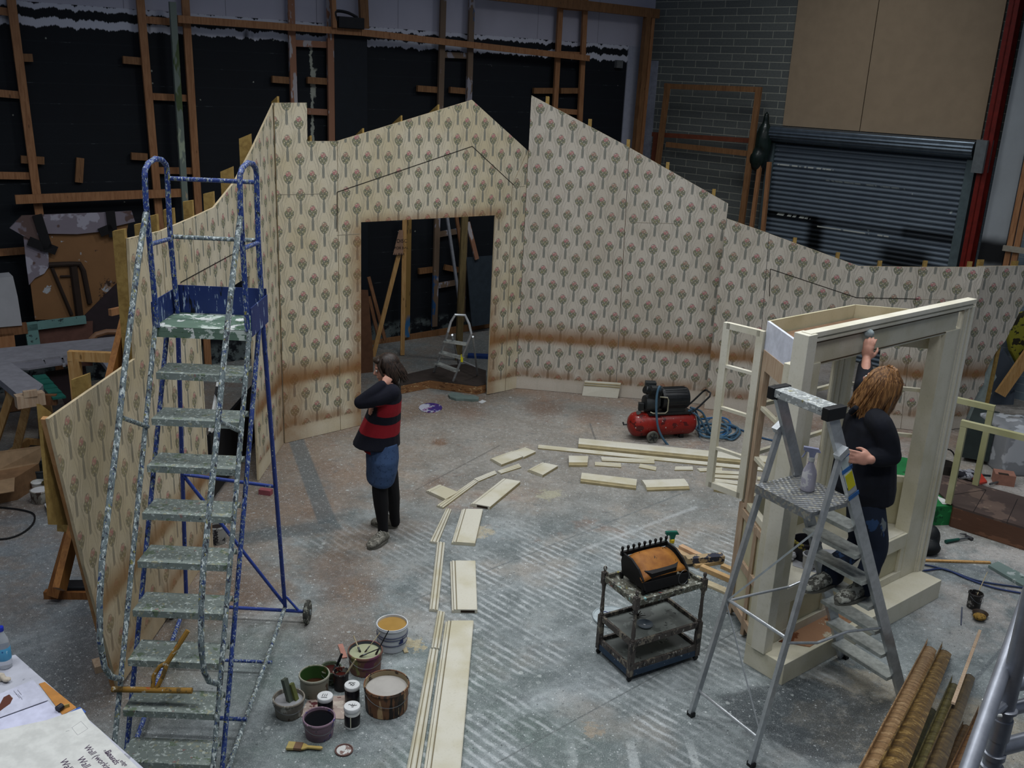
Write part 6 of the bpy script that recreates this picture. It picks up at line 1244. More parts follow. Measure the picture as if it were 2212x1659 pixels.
# window frame lying flat on trestles
lg = plain('light_grey_primer', '#85858c', .6); gz = .82
lyf = thing('grey_window_frame', P(100, 830, gz), 'large grey primed window frame lying flat on trestles at the far left', 'window frame')
def flatpoly(pts, z, h, mat, name, par): return M().prism([P(x, y, z) for x, y in pts], Zv * h).build(name, mat, par)
flatpoly([(-60, 770), (255, 737), (262, 760), (150, 778), (-60, 806)], gz, .06, lg, 'frame_rail', lyf)
flatpoly([(-40, 800), (20, 793), (95, 846), (85, 858), (38, 866)], gz, .07, lg, 'frame_stile', lyf)
flatpoly([(22, 790), (190, 770), (192, 780), (60, 800), (30, 800)], gz + .03, .02, plain('darker_primer', '#77777f', .6), 'glazing_bar', lyf)
for x in (88, 130): flatpoly([(x, 775), (x + 5, 774), (x + 12, 792), (x + 6, 793)], gz + .02, .03, lg, 'glazing_bar', lyf)
flatpoly([(215, 782), (262, 778), (275, 800), (240, 815)], gz, .05, lg, 'frame_stile', lyf)
flatpoly([(98, 805), (185, 792), (192, 838), (140, 875), (128, 845)], gz - .12, .01, plain('maroon_black', '#1d1416', .5), 'dark_infill', lyf)
m = M(); m.bar(P(34, 868, gz + .02), P(95, 858, gz + .02), .12, .10, Zv); m.bar(P(50, 852, gz + .09), P(80, 848, gz + .09), .06, .04, Zv); m.build('raw_end', barepine, lyf)
lv = thing('green_louvre', P(105, 838, gz), 'small panel of green slats lying on the grey window frame', 'slatted panel'); gm_ = plain('green_slat', '#1c5a50', .5)
for k in range(5): flatpoly([(70 + 9 * k, 815 + 10 * k), (98 + 9 * k, 812 + 10 * k), (107 + 9 * k, 820 + 10 * k), (78 + 9 * k, 824 + 10 * k)], gz + .015 * (k % 2), .02, gm_, 'slat', lv)
tr = thing('trestle', P(70, 960), 'wooden trestle under the near end of the grey window frame', 'trestle')
tz = .80; T0_, T1_ = P(60, 868, tz), P(100, 862, tz)
for a, f in ((T0_, (28, 1002)), (T1_, (112, 925)), (T0_ + V(.05, .15, 0), (92, 940)), (T0_ + V(-.3, .3, 0), (-25, 1000))): M().bar(a, P(*f, .005), .07, .04, V(1, 0, 0)).build('leg', pinel, tr)
M().bar(T0_ + V(-.1, .05, 0), T1_ + V(.1, 0, 0), .10, .05, Zv).build('top_bar', pined, tr)
tag(M().bar(P(0, 995, .06), P(60, 955, .06), .08, .04, Zv).build('floor_batten', pinel), 'pale batten on the floor at the left edge, nearer of two', 'batten')
tag(M().bar(P(55, 953, .06), P(112, 957, .06), .06, .04, Zv).build('floor_batten', pinel), 'pale batten on the floor running toward the slanting left flat', 'batten')
tag(M().tube([P(28, 990, .05), P(50, 970, .09)], .02, 8).build('red_tool', plain('red_plastic', '#8a2226', .4)), 'red tool handle lying against the trestle leg', 'tool')
pf = thing('pine_support', P(190, 1060), 'pale pine goal-post shaped support standing behind the slanting left flat', 'timber frame')
b0 = P(190, 1060); bq = b0 + V(1, .1, 0); M().bar(b0 + Zv * .005, Q(160, 772, b0, bq), .10, .06, V(1, 0, 0)).build('post', pinel, pf); M().bar(Q(148, 768, b0, bq), Q(250, 772, b0, bq), .09, .06, Zv).build('top_rail', pinel, pf)
a = Q(250, 772, b0, bq); M().bar(a, V(a.x, a.y, .005), .08, .05, V(1, 0, 0)).build('post', pinel, pf)
tag(M().bar(Q(273, 688, LA + V(-.12, 0, 0), LB + V(-.12, 0, 0)), V(-2.62, 4.95, .9), .11, .04, V(0, 1, 0)).build('slanting_prop', woodmat('orange_pine', '#8f602e', '#774a1f')), 'orange-brown prop slanting down behind the step in the left flat', 'prop')
cb = thing('cardboard_box', P(15, 1075), 'open cardboard box on the floor at the far left edge', 'box'); card = plain('cardboard', '#7a5d42', .8, var=.15)
A0, B0, C0_ = P(-60, 1100), P(38, 1080), P(45, 1055); hh = .22
M().prism([A0, B0, B0 + V(.05, .35, 0), A0 + V(.05, .35, 0)], Zv * hh).build('box_body', card, cb)
M().prism([A0 + Zv * hh, B0 + Zv * hh, B0 + V(.07, -.16, hh - .06), A0 + V(.0, -.16, hh - .06)], Zv * .006).build('flap', plain('cardboard_light', '#8d7458', .8), cb)
M().prism([A0 + V(.05, .35, hh), B0 + V(.05, .35, hh), B0 + V(.1, .42, hh + .16), A0 + V(.0, .42, hh + .16)], V(0, .006, 0)).build('flap', plain('cardboard_light', '#8d7458', .8), cb)
LG = 'pots on the floor behind the left flats'
pot('paint_pot', 95, 1040, .13, .16, splat('dark_tub', '#33383b', [('#8d9293', .2, .5)], .5, scale=14), 'wide dark tub furthest back of the pots left of the slanting flat', liquid('black_green', '#0f1414'), .8, group=LG)
pot('paint_pot', 83, 1060, .05, .09, WHT, 'tiny white pot in front of the wide dark tub', liquid('white_paint', '#b9babc'), .8, group=LG, wire=False)
pot('paint_pot', 89, 1083, .078, .12, crust, 'spattered white pot with a torn white top, by the paint tray', liquid('white_paint', '#c4c6c8'), .97, group=LG, wire=False)
pot('paint_pot', 112, 1062, .07, .10, splat('yellow_black_pot', '#4c4628', [('#17181a', .35, .5)], .6, scale=16), 'dark yellowish pot against the edge of the slanting flat', liquid('dark_liquid', '#141512'), .8, group=LG)
pt = thing('paint_tray', P(113, 1108), 'white paint tray beside the slanting left flat', 'paint tray'); flatpoly([(97, 1095), (125, 1085), (132, 1108), (108, 1118)], .001, .04, plain('dark_tray', '#2b2c30'), 'tray_body', pt); flatpoly([(96, 1090), (124, 1080), (131, 1100), (106, 1110)], .045, .008, plain('tray_white', '#a9abad'), 'paint_film', pt)
tag(M().prism([P(x, y, .001) for x, y in ((88, 1000), (112, 996), (114, 1010), (92, 1012))], Zv * .002).build('paper_sheet', plain('grey_white_paper', '#8d92a0')), 'pale paper sheet on the floor left of the slanting flat', 'paper')
tag(M().tube(floorpath([(-10, 1095), (40, 1100), (72, 1110), (72, 1130), (50, 1150), (20, 1162), (-10, 1165)]), .008, 6).build('black_cable', plain('black_rubber', '#17181a', .5)), 'black cable looping on the floor at the far left', 'cable')
tag(M().tube(floorpath([(-10, 1022), (30, 1004), (70, 1002)]), .006, 6).build('white_cable', WHT), 'thin white cable on the floor above the cardboard box', 'cable')
af = thing('triangular_foot', P(145, 1290), 'orange-brown wooden foot brace behind the slanting left flat', 'brace')
fb0, fb1 = P(98, 1291), P(200, 1292); M().bar(fb0 + Zv * .03, fb1 + Zv * .03, .06, .05, Zv).build('foot_rail', ply if False else woodmat('orange_pine2', '#87592f', '#6f4423'), af); M().bar(P(115, 1287, .06), Q(157, 1142, fb0, fb1), .09, .045, V(1, 0, 0)).build('raker', woodmat('orange_pine2', '#87592f', '#6f4423'), af); M().bar(Q(126, 1135, fb0, fb1), Q(170, 1140, fb0, fb1), .07, .05, Zv).build('top_block', ply, af)
tag(M().box(P(167, 1270, .05), (.18, .12, .08), Matrix.Rotation(.1, 3, 'Z')).build('stage_weight', plain('black_iron', '#17181b', .5), bevel=.01), 'black iron stage weight on the foot brace of the left flat', 'weight')
tag(M().bar(P(202, 1440, .025), P(232, 1432, .025), .11, .05, V(0, 1, 0)).build('floor_block', barepine), 'short wooden block on the floor by the foot of the slanting left flat', 'block')
# behind the opening of the left flat
hz_ = thing('striped_post', V(-2.9, 8.0, 0), 'black and white striped pole leaning behind the opening in the left flat', 'pole')
m = M(); m.bar(Q(474, 822, V(-2.75, 7, 0), V(-2.75, 9, 0)), Q(455, 935, V(-2.75, 7, 0), V(-2.75, 9, 0)), .09, .02, V(0, 1, 0)); m.build('white_pole', WHT, hz_)
for t in (.15, .6): a = Q(474, 822, V(-2.73, 7, 0), V(-2.73, 9, 0)); b = Q(455, 935, V(-2.73, 7, 0), V(-2.73, 9, 0)); M().bar(a.lerp(b, t), a.lerp(b, t + .15), .095, .02, V(0, 1, 0)).build('black_band', blk, hz_)
tag(M().bar(V(-2.75, 8.1, .35), V(-2.75, 9.6, .35), .62, .03, Zv).build('black_sheet', plain('black_board', '#0f1012', .6)), 'black sheet standing behind the opening of the left flat', 'board')
tag(M().bar(V(-3.6, 8.2, 1.75), V(-3.0, 9.4, 1.75), .06, .04, Zv).build('pine_rail', pine), 'pine rail seen through the opening of the left flat', 'rail')
# squeegee lying on the steps
sq = thing('floor_squeegee', (-2.0, 4.5, .6), 'ochre-stained wooden scraper with a cross bar, lying on the lower treads of the blue steps', 'squeegee')
och = splat('ochre_stained_wood', '#8d6a2c', [('#b3ab97', .22, .7), ('#5c4a2a', .25, .5), ('#9a4a22', .1, .5)], .7, scale=30)
def St(px, py, up=.02):
    d = ray(px, py); n = V(0, -.24, .117).normalized(); p0 = V(0, 4.256, .276) + n * up; c = V(0, 0, CH); return c + d * ((p0 - c).dot(n) / d.dot(n))
M().tube([St(242, 1489, .03), St(415, 1492, .03)], .016, 10).build('cross_bar', och, sq); M().tube([St(406, 1362, .045), St(362, 1430, .045)], .014, 8).build('shaft', och, sq)
M().tube([St(362, 1430, .045), St(345, 1440, .04), St(332, 1460, .035), St(330, 1487, .03)], .012, 8).build('fork', och, sq); M().tube([St(362, 1430, .045), St(352, 1460, .04), St(338, 1488, .03)], .012, 8).build('fork', och, sq)
# ================================================================ FAR RIGHT
gp = thing('green_block', P(1990, 1110), 'bright green painted block beside the brown platform, behind the bay window unit', 'block')
gmt = splat('grass_green_paint', '#1b6a38', [('#0f4a28', .35, .5), ('#2c8a4a', .25, .6)], .8, scale=14)
gpts = [P(x, y, .20) for x, y in ((1915, 1042), (1937, 985), (1978, 993), (2062, 1093), (1990, 1095))]
M().prism([V(q.x, q.y, .002) for q in gpts], Zv * .198).build('block_body', gmt, gp)
tag(M().prism([P(x, y, .204) for x, y in ((2024, 1070), (2030, 1074), (2046, 1080), (2050, 1090), (2036, 1089), (2028, 1080))], Zv * .001).build('torn_label', WHT), 'torn white paper on the green block', 'paper')
rp_ = thing('brown_platform', P(2140, 1120), 'long low platform with a dark planked top and brown fascia, at the right edge', 'platform')
z_ = .22; pts = [P(x, y, z_) for x, y in ((2022, 1024), (2050, 1028), (2300, 1098), (2300, 1166), (2061, 1092), (2012, 1050))]
M().prism([V(q.x, q.y, z_ - .02) for q in pts], Zv * .02).build('deck', splat('dark_walnut_deck', '#463a36', [('#5d4d45', .35, .2), ('#6f5f52', .1, .3)], .5, scale=10), rp_)
M().prism([pts[3] - Zv * .02, pts[4] - Zv * .02, V(pts[4].x, pts[4].y, .003), V(pts[3].x, pts[3].y, .003)], V(.0, .025, 0)).build('fascia', splat('brown_fascia', '#54392b', [('#6b4a38', .3, .3)], .5, scale=12, vert=4), rp_)
m = M()
for (a, b) in (((2130, 1058), (2103, 1105)), ((2061, 1068), (2130, 1058)), ((2198, 1078), (2175, 1128)), ((2130, 1058), (2040, 1030))): m.bar(P(*a, z_ + .0012), P(*b, z_ + .0012), .006, .001, Zv.cross(P(*b) - P(*a)))
m.build('board_joint', plain('joint_line', '#1d1715'), rp_)
def goal(label, tl, trr, f1_, f2_=None):
    o = thing('cream_goal_frame', P(*f1_, z_), label, 'frame'); b = P(*f1_, z_); e = P(*(f2_ or f1_), z_); top = None
    if f2_: pass
    d = (P(2212, 1072, z_) - P(2050, 1028, z_)).normalized(); A = b; T_ = Q(*tl, A, A + d)
    cm_ = creamm('cream_frame_green', '#a8a682', '#98966e')
    M().bar(b + Zv * .002, V(b.x, b.y, T_.z - .03), .055, .05, d).build('post', cm_, o); R_ = Q(*trr, A, A + d); R_.z = T_.z
    M().bar(V(b.x, b.y, T_.z) - d * .03, R_, .055, .05, Zv).build('top_rail', cm_, o); return o, d, T_.z, R_
o, d_, zt_, R_ = goal('nearer of two cream goal-shaped frames on the brown platform, cut by the photo edge', (2086, 915), (2230, 946), (2049, 1087))
M().bar(R_ + d_ * .15 - Zv * .02, V(*(R_ + d_ * .15).xy, z_ + .002), .055, .05, d_).build('post', bpy.data.materials['cream_frame_green'], o)
b = P(2107, 1047, z_); zt_ = Q(2148, 882, b, b + d_).z; L_ = Q(2050, 864, b, b + d_); L_.z = zt_
o = thing('cream_goal_frame', b, 'farther of two cream goal-shaped frames, its left end hidden by the bay window unit', 'frame'); cm2 = creamm('cream_frame_green2', '#a8a682', '#98966e')
M().bar(b + Zv * .002, V(b.x, b.y, zt_ - .03), .055, .05, d_).build('post', cm2, o); M().bar(V(b.x, b.y, zt_) + d_ * .03, L_ - d_ * .2, .055, .05, Zv).build('top_rail', cm2, o); M().bar(L_ - d_ * .2 - Zv * .02, V(*(L_ - d_ * .2).xy, .003), .055, .05, d_).build('post', cm2, o)
tbk = thing('black_bucket', P(2036, 1020), 'black bucket with a raised hoop handle beyond the brown platform', 'bucket'); c = P(2036, 1022)
M().lathe(c, [(.09, 0), (.11, .12), (.115, .12), (.10, .008), (.001, .008)], 24).build('shell', plain('dark_bucket', '#2b2723', .6), tbk); M().tube([c + V(.11 * math.cos(a), 0, .12 + .16 * math.sin(a)) for a in [PI * k / 10 for k in range(11)]], .008, 6).build('handle', blk, tbk)
random.seed(4)
rag2 = thing('checked_rag', P(2082, 1030), 'crumpled black and white cloth on the floor beyond the brown platform', 'cloth'); m = M()
for k in range(16): m.ell(P(2082 + random.uniform(-20, 20), 1026 + random.uniform(-8, 6), .04 + random.uniform(0, .05)), (.06, .04, .03), Matrix.Rotation(random.uniform(0, 3), 3, 'Z'), 10, 6)
m.build('crumple', splat('black_white_cloth', '#8b8c92', [('#1b1b22', .42, .35)], .9, scale=16), rag2, smooth=True, remesh=.015)
dp = thing('red_dustpan', P(2115, 1040, .0), 'red plastic dustpan on the floor beyond the brown platform', 'dustpan'); flatpoly([(2095, 1030), (2115, 1020), (2132, 1044), (2112, 1048)], .06, .02, plain('red_dustpan_plastic', '#a33426', .4), 'pan', dp)
tag(M().bar(P(2138, 1046, .03), P(2160, 1040, .03), .02, .015).build('trowel', steelw), 'small metal tool with its tip toward the red dustpan', 'tool')
tag(M().bar(P(2118, 1026, .01), P(2140, 1028, .01), .02, .015).build('trowel', plain('dark_tool', '#2b2d33')), 'dark thin tool lying behind the red dustpan', 'tool')
bk = thing('pinkish_block', P(2168, 1038), 'small pinkish hollow block on the floor at the right', 'block'); M().box(P(2168, 1032, .06), (.20, .16, .12), Matrix.Rotation(-.3, 3, 'Z')).build('block_body', plain('terracotta', '#8b6354', .8), bk); M().box(P(2168, 1024, .121), (.10, .05, .004), Matrix.Rotation(-.3, 3, 'Z')).build('hollow', cavity, bk)
hm_ = thing('claw_hammer', P(2075, 1165), 'claw hammer with a green handle on the floor, right of the bay window unit', 'hammer')
a, b = P(2043, 1170, .02), P(2094, 1161, .02); dh = (b - a).normalized(); sh = V(-dh.y, dh.x, 0)
M().tube([a, a.lerp(b, .2), a.lerp(b, .55)], [.018, .016, .013], 10).build('grip', plain('green_rubber', '#14433a', .5), hm_); M().tube([a.lerp(b, .55), b], .009, 8).build('shaft', steelw, hm_)
M().tube([b - sh * .035 , b, b + sh * .04, b + sh * .06 - dh * -.02, b + sh * .085 + dh * -.03], [.016, .015, .011, .009, .004], 10).build('hammer_head', plain('dark_steel', '#4b4a4e', .4, .7), hm_)
tag(M().bar(P(1985, 1210, .01), P(2139, 1215, .01), .028, .014, V(0, 1, 0)).build('pine_lath', pinel), 'narrow pine lath on the floor right of the bay window unit', 'lath')
m = M(); m.tube(floorpath([(1975, 1218), (2010, 1222), (2060, 1236), (2120, 1256), (2230, 1272)]), .008, 6); tag(m.build('blue_cable', plain('dark_blue_cable', '#22355c', .5)), 'dark blue cable on the floor, the upper of two at the right', 'cable')
m = M(); m.tube(floorpath([(1975, 1231), (2000, 1232), (2040, 1229), (2090, 1250), (2150, 1270), (2230, 1285)]), .008, 6); tag(m.build('blue_cable', plain('dark_blue_cable2', '#24386a', .5)), 'dark blue cable on the floor, the lower of two at the right', 'cable')
gl_ = thing('paint_tray', P(2175, 1250), 'pale green-edged tray with smeared glass, at the right edge of the floor', 'tray'); flatpoly([(2134, 1226), (2155, 1218), (2240, 1262), (2225, 1280)], .001, .025, splat('smeared_tray', '#6f807c', [('#2e4a40', .3, .4), ('#a4adab', .2, .5)], .3, scale=12), 'tray_body', gl_)
pot('paint_tin', 2102, 1312, .05, .13, splat('black_white_tin', '#2e2c2c', [('#8d8a86', .3, .6)], .5, scale=26), 'dark tin with a thin brush in it, alone on the floor at the right', liquid('black_red', '#150f10'), .8)
stick('paintbrush', P(2102, 1312) + V(.0, 0, .06), P(2102, 1312) + V(.12, .12, .26), .004, lw, 'thin brush handle rising from the lone dark tin', 'paintbrush')
sb_ = thing('bowl', P(2116, 1332), 'dark bowl holding a yellow-brown sponge, beside the lone dark tin', 'bowl'); M().lathe(P(2116, 1332), [(.03, 0), (.055, .02), (.06, .035), (.055, .033), (.03, .012), (.001, .01)], 24).build('bowl_body', plain('dark_bowl', '#33271c'), sb_); m = M(); m.ell(P(2116, 1332, .035), (.05, .045, .025)); m.build('sponge', splat('yellow_sponge', '#8d6f34', [('#5c4520', .35, .8)], .95, scale=60), sb_, smooth=True)
stick('pencil', P(2078, 1312, .004), P(2076, 1350, .004), .006, plain('blue_grey_pencil', '#4c5262'), 'thin grey stick on the floor near the lone dark tin', 'stick')
bt = thing('tool_bag', P(2003, 1178), 'black tool bag on the floor right behind the bay window unit', 'bag'); m = M(); m.ell(P(2003, 1182, .06), (.12, .09, .07)); m.ell(P(2008, 1160, .12), (.09, .10, .12)); m.build('bag_body', plain('black_canvas', '#101417', .6), bt, smooth=True, remesh=.02); M().tube([P(1996, 1160, .16), P(2004, 1165, .20), P(2014, 1168, .17)], .005, 6).build('wire_handle', steelw, bt)
jar(1735, 1040, .055, .14, 'dark jar with a white lid, seen between the ladder and window stile', SC1[:1], group=None, pale=False)
# junk beyond the torn flat
plh = splat('grey_plastic_film', '#7f8286', [('#5c5e60', .35, .2), ('#a5a9ae', .3, .25)], .25, scale=8)
random.seed(12); hp = thing('plastic_covered_heap', P(2190, 960), 'low heap covered in crumpled clear plastic at the right edge', 'heap'); m = M()
for k in range(14): m.ell(P(2185 + random.uniform(-12, 60), 945 + random.uniform(-28, 14), .22 + random.uniform(-.1, .2)), (random.uniform(.2, .4), random.uniform(.15, .3), random.uniform(.1, .2)), Matrix.Rotation(random.uniform(0, 3), 3, 'Z'), 14, 8)
m.box(P(2225, 960, .25), (.9, .7, .5)); o = m.build('plastic_sheet', plh, hp, smooth=True, remesh=.04, sm=2)
m = M()
for k in range(10): m.ell(P(2140 + k * 9, 975 + random.uniform(-8, 8), .04), (.14, .12, .06), Matrix.Rotation(random.uniform(0, 3), 3, 'Z'), 12, 6)
m.build('plastic_tail', plain('clear_plastic', '#9aa0a6', .2), hp, smooth=True, remesh=.03)
j0 = V(6.3, 12.1, 0); j1 = j0 + V(1, .1, 0)
jk = lambda pts: [Q(x, y, j0, j1) for x, y in pts]
tag(M().prism(jk([(2172, 690), (2240, 668), (2240, 790), (2205, 800), (2185, 760)]), V(0, .12, 0)).build('yellow_cloth', splat('yellow_patterned_cloth', '#8d8a2e', [('#2c2a1c', .35, .3)], .9, scale=9), bevel=.03), 'yellow and black cloth hanging beyond the torn flat', 'cloth')
tag(M().prism(jk([(2120, 800), (2165, 745), (2200, 800), (2190, 905), (2130, 912)]), V(0, .3, 0)).build('grey_sacking', splat('grey_blue_sacking', '#4f5862', [('#2e343b', .35, .2), ('#6d7984', .25, .25)], .9, scale=6), bevel=.05), 'grey-blue sacking piled beyond the torn flat', 'sacking')
tag(M().bar(Q(2160, 852, j0 + V(0, -.1, 0), j1 + V(0, -.1, 0)), Q(2235, 745, j0 + V(0, -.1, 0), j1 + V(0, -.1, 0)), .14, .05, V(1, 0, .5)).build('slanting_timber', pinel), 'pale timber slanting over the heap at the right edge', 'timber')
tag(M().prism([P(x, y, .45) for x, y in ((2090, 915), (2105, 880), (2160, 890), (2150, 925))], Zv * -.40).build('dark_crate', plain('dark_green_grey', '#27302f', .6)), 'dark grey-green crate behind the cream goal frames', 'crate')
# on the seat of the bay window
b = U(.62, .50, zs + .0015); 
pot('paint_bucket', 0, 0, .085, .15, splat('black_yellow_bucket', '#26242a', [('#8a8030', .3, .4), ('#62748a', .15, .4)], .5, scale=14), 'black bucket with yellow drips on the window seat', liquid('dark_brown', '#17100f'), .4, rt=.10, base=P(1738, 1205, zs + .0015), wire=False)
pot('paint_pot', 0, 0, .05, .11, splat('white_dripped_pot', '#a9a9ab', [('#3b3236', .2, .5)], .5, scale=20), 'white pot dripped with brown in front of the black bucket on the window seat', liquid('dark_brown2', '#17100f'), .6, rt=.056, base=P(1748, 1226, zs + .0035), wire=False)
pps = [P(x, y, zs + .0015) for x, y in ((1713, 1208), (1755, 1185), (1830, 1190), (1822, 1215), (1772, 1240), (1712, 1222))]
tag(M().prism(pps, Zv * .0015).build('paper_sheet', plain('white_drawing_paper', '#b4b6bb')), 'white paper spread on the window seat under the pots', 'paper')
o = thing('crumpled_tissue', P(1709, 1200, zs), 'crumpled white tissue beside the black bucket on the window seat', 'tissue'); m = M(); random.seed(2)
for k in range(8): m.ell(P(1709, 1203, zs + .03) + V(random.uniform(-.03, .03), random.uniform(-.03, .03), random.uniform(-.01, .03)), (.025, .018, .015), Matrix.Rotation(k, 3, 'X'), 8, 6)
m.build('crumple', splat('white_tissue', '#a9a9ad', [('#55545c', .15, .6)], .9, scale=40), o, smooth=True)
# ================================================================ FOREGROUND
TZ = .95; tb_ = thing('work_table', P(60, 1560), 'white-topped work table in the bottom left corner', 'table')
tp_ = [P(33, 1414, TZ), P(345, 1690, TZ), P(345, 1690, TZ) + V(-.55, -.62, 0), P(33, 1414, TZ) + V(-.75, -.55, 0)]
M().prism([q - Zv * .03 for q in tp_], Zv * .03).build('table_top', splat('dusty_white_top', '#b7b9c4', [('#8d8f98', .12, .5)], .5, scale=30), tb_)
for q in tp_: cx = sum((t for t in tp_), V(0, 0, 0)) / 4; e = q.lerp(cx, .12); M().bar(V(e.x, e.y, .003), V(e.x, e.y, TZ - .03), .05, .05, V(1, 0, 0)).build('leg', barepine, tb_)
def pap(pts, z, mat, name, label, cat, h=.0008): return tag(M().prism([P(x, y, TZ + z) for x, y in pts], Zv * h).build(name, mat), label, cat)
pap([(84, 1478), (97, 1474), (165, 1529), (135, 1545)], .0005, plain('orange_board', '#b07a3e', .6), 'orange_board', 'strip of orange board showing along the table edge', 'board', .003)
pr = pap([(-60, 1525), (72, 1469), (104, 1513), (-60, 1572)], .006, plain('glossy_white', '#c3c5d6', .25), 'printed_sheet', 'white sheet with a brown paint sample and notes, furthest back on the table', 'paper', .003)
pap([(-60, 1574), (104, 1515), (134, 1548), (60, 1575), (-60, 1640)], .004, plain('lavender_white', '#c6c8de', .5), 'paper_sheet', 'plain lavender-white sheet between the sample sheet and the written sheet', 'paper')
bigp = pap([(-60, 1590), (100, 1556), (176, 1530), (196, 1562), (216, 1576), (246, 1608), (330, 1690), (-60, 1740)], .008, plain('cream_white_paper', '#c9cac6', .6), 'written_sheet', 'large white sheet with handwriting in the bottom left corner', 'paper')
pap([(134, 1547), (172, 1527), (186, 1537), (180, 1545)], .005, plain('blue_card', '#3c5aa0', .5), 'blue_card', 'blue card peeping out from under the written sheet', 'card')
WL[pr.name] = Vector(pr.location); WL[bigp.name] = Vector(bigp.location)
m = M(); m.prism([P(x, y, TZ + .0095) for x, y in ((-5, 1530), (8, 1506), (20, 1500), (28, 1508), (22, 1520), (8, 1530), (-5, 1540))], Zv * .0004); m.build('paint_sample', splat('brown_sample', '#5c352a', [('#8d7a6c', .2, .4)], .5, scale=30), pr)
m = M()
for x0, y0 in ((30, 1492), (34, 1497), (40, 1500), (38, 1490)): m.tube([P(x0 + k * 1.6, y0 + k * 1.9 + (k % 2) * 1.6, TZ + .0097) for k in range(6)], .0009, 4)
m.build('pencil_notes', plain('pencil_grey', '#6b6b76'), pr)
inkp = plain('purple_ink', '#4a3a52')
def note(s_, px, py, qx, qy, size, mt=inkp):
    xa = P(px, py, TZ) - P(qx, qy, TZ); text(s_, P(qx, qy, TZ + .0088), xa, Zv.cross(xa), size, bigp, mt)
note('Wall', 145, 1668, 128, 1645, .045); note('Wall', 183, 1662, 165, 1640, .045); note('Wall (working)', 245, 1680, 180, 1615, .04); note('Boards', 262, 1668, 225, 1625, .04); note('n wall tone', 280, 1690, 223, 1622, .022)
note('edge', 275, 1660, 258, 1645, .025)
m = M()
for a, b in (((155, 1572), (175, 1558)), ((175, 1558), (190, 1574)), ((190, 1574), (168, 1588)), ((168, 1588), (155, 1572)), ((150, 1578), (142, 1580))): m.bar(P(*a, TZ + .0092), P(*b, TZ + .0092), .0015, .0005)
m.build('pencil_sketch', plain('pencil_grey2', '#9a9aa2'), bigp)
tag(M().tube([P(124, 1532, TZ + .018), P(134, 1525, TZ + .018)], .016, 12).build('marker_cap', plain('near_black', '#17171f', .4)), 'small black cap lying on the orange board at the table edge', 'cap')
tag(M().bar(P(137, 1528, TZ + .01), P(150, 1524, TZ + .01), .02, .006).build('ruler_end', plain('brass_tone', '#9a8a4e', .4)), 'short yellowish strip beside the black cap on the table', 'strip')
wbt = thing('water_bottle', P(12, 1440, TZ), 'clear plastic water bottle with a blue cap and label, on the white table', 'bottle')
def clearm(): n = NT('clear_plastic_bottle'); n.color((.85, .88, .92)); n.rough(.08); n.b.inputs['Transmission Weight'].default_value = .75; n.b.inputs['IOR'].default_value = 1.2; return n.m
b = P(12, 1440, TZ + .001); M().lathe(b, [(.026, 0), (.033, .006), (.033, .14), (.028, .165), (.014, .198), (.013, .212)], 28).build('bottle_body', clearm(), wbt, smooth=True)
M().lathe(b, [(.0335, .05), (.0340, .051), (.0340, .118), (.0335, .119)], 28, cap=False).build('blue_label', splat('sky_blue_label', '#4f9bc4', [('#a9cfe0', .2, .5), ('#1f4f8a', .1, .6)], .4, scale=30), wbt, smooth=True)
M().lathe(b, [(.014, .207), (.0155, .209), (.0155, .229), (.014, .231)], 22).build('cap', plain('royal_blue_cap', '#1f2f9c', .35), wbt, smooth=True)
o = thing('used_tissue', P(8, 1462, TZ), 'crumpled cream tissue in front of the water bottle', 'tissue'); m = M(); random.seed(8)
for k in range(7): m.ell(P(4, 1464, TZ + .018) + V(random.uniform(-.03, .03), random.uniform(-.02, .02), 0), (.022, .016, .012), Matrix.Rotation(k, 3, 'Y'), 8, 6)
m.build('crumple', plain('cream_tissue', '#c2b8a8', .9), o, smooth=True)
struct(M().box((0, -.7, 2.03), (12, 4.6, .14)).build('trim_4', plain('gallery_boards', '#6b6258', .8)))
# bronze-painted mouldings leaning with their far ends on the floor
def bronze(name, a, b, hl, k=55):
    n = NT(name); u, v, _ = n.sep(n.co('UV')); w = n.comb(u, v); f = n.noise(w, 14, 5, .7, 1.0); g = n.noise(w, 60, 4, .7)
    r = ((u + (f - .5) * .07) * k).f('SINE') * .5 + .5
    c = n.mix(f.step(.3, .7), lin(a), lin(b)); c = n.mix((r + (g - .5) * .2).step(.10, .0) * .45, c, lin('#2a1d12')); c = n.mix((g * .5 + f * .5 + r * .04).step(.54, .66) * .6, c, lin(hl)); n.color(c); n.metal(.25); n.rough(.42); n.bump(g, .3, .004); return n.m
BG = 'bronze-painted mouldings leaning together at the bottom right'
brs = [((2010, 1402), (1876, 1690), 3.25, .085, '#7d5f40', '#9c7d58', '#bfa582', 55, 'leftmost bronze moulding, pale brown with regular ridges across it'), ((2042, 1410), (1916, 1690), 3.2, .085, '#4f3a1e', '#7c5f2c', '#c4a56c', 30, 'second bronze moulding, darker with glossy gold highlights'),
       ((2012, 1535), (1948, 1690), 3.8, .075, '#35341c', '#4c4a28', '#6d6a40', 20, 'shortest olive bronze moulding, its tip between the second and fourth'), ((2062, 1482), (1983, 1690), 3.5, .068, '#4a4426', '#6a6138', '#8d8458', 18, 'smooth olive bronze moulding with a spiked dark tip'),
       ((2095, 1462), (2008, 1690), 3.5, .068, '#443420', '#62502f', '#84704a', 20, 'dark bronze moulding with a pale lath rising from its tip'), ((2088, 1572), (2036, 1690), 3.9, .06, '#5c452b', '#75593a', '#9a8058', 22, 'short bronze moulding, second from the right'), ((2118, 1548), (2060, 1690), 3.7, .06, '#5c4026', '#7c5836', '#9f7c50', 22, 'rightmost bronze moulding, next to the scaffold tube')]
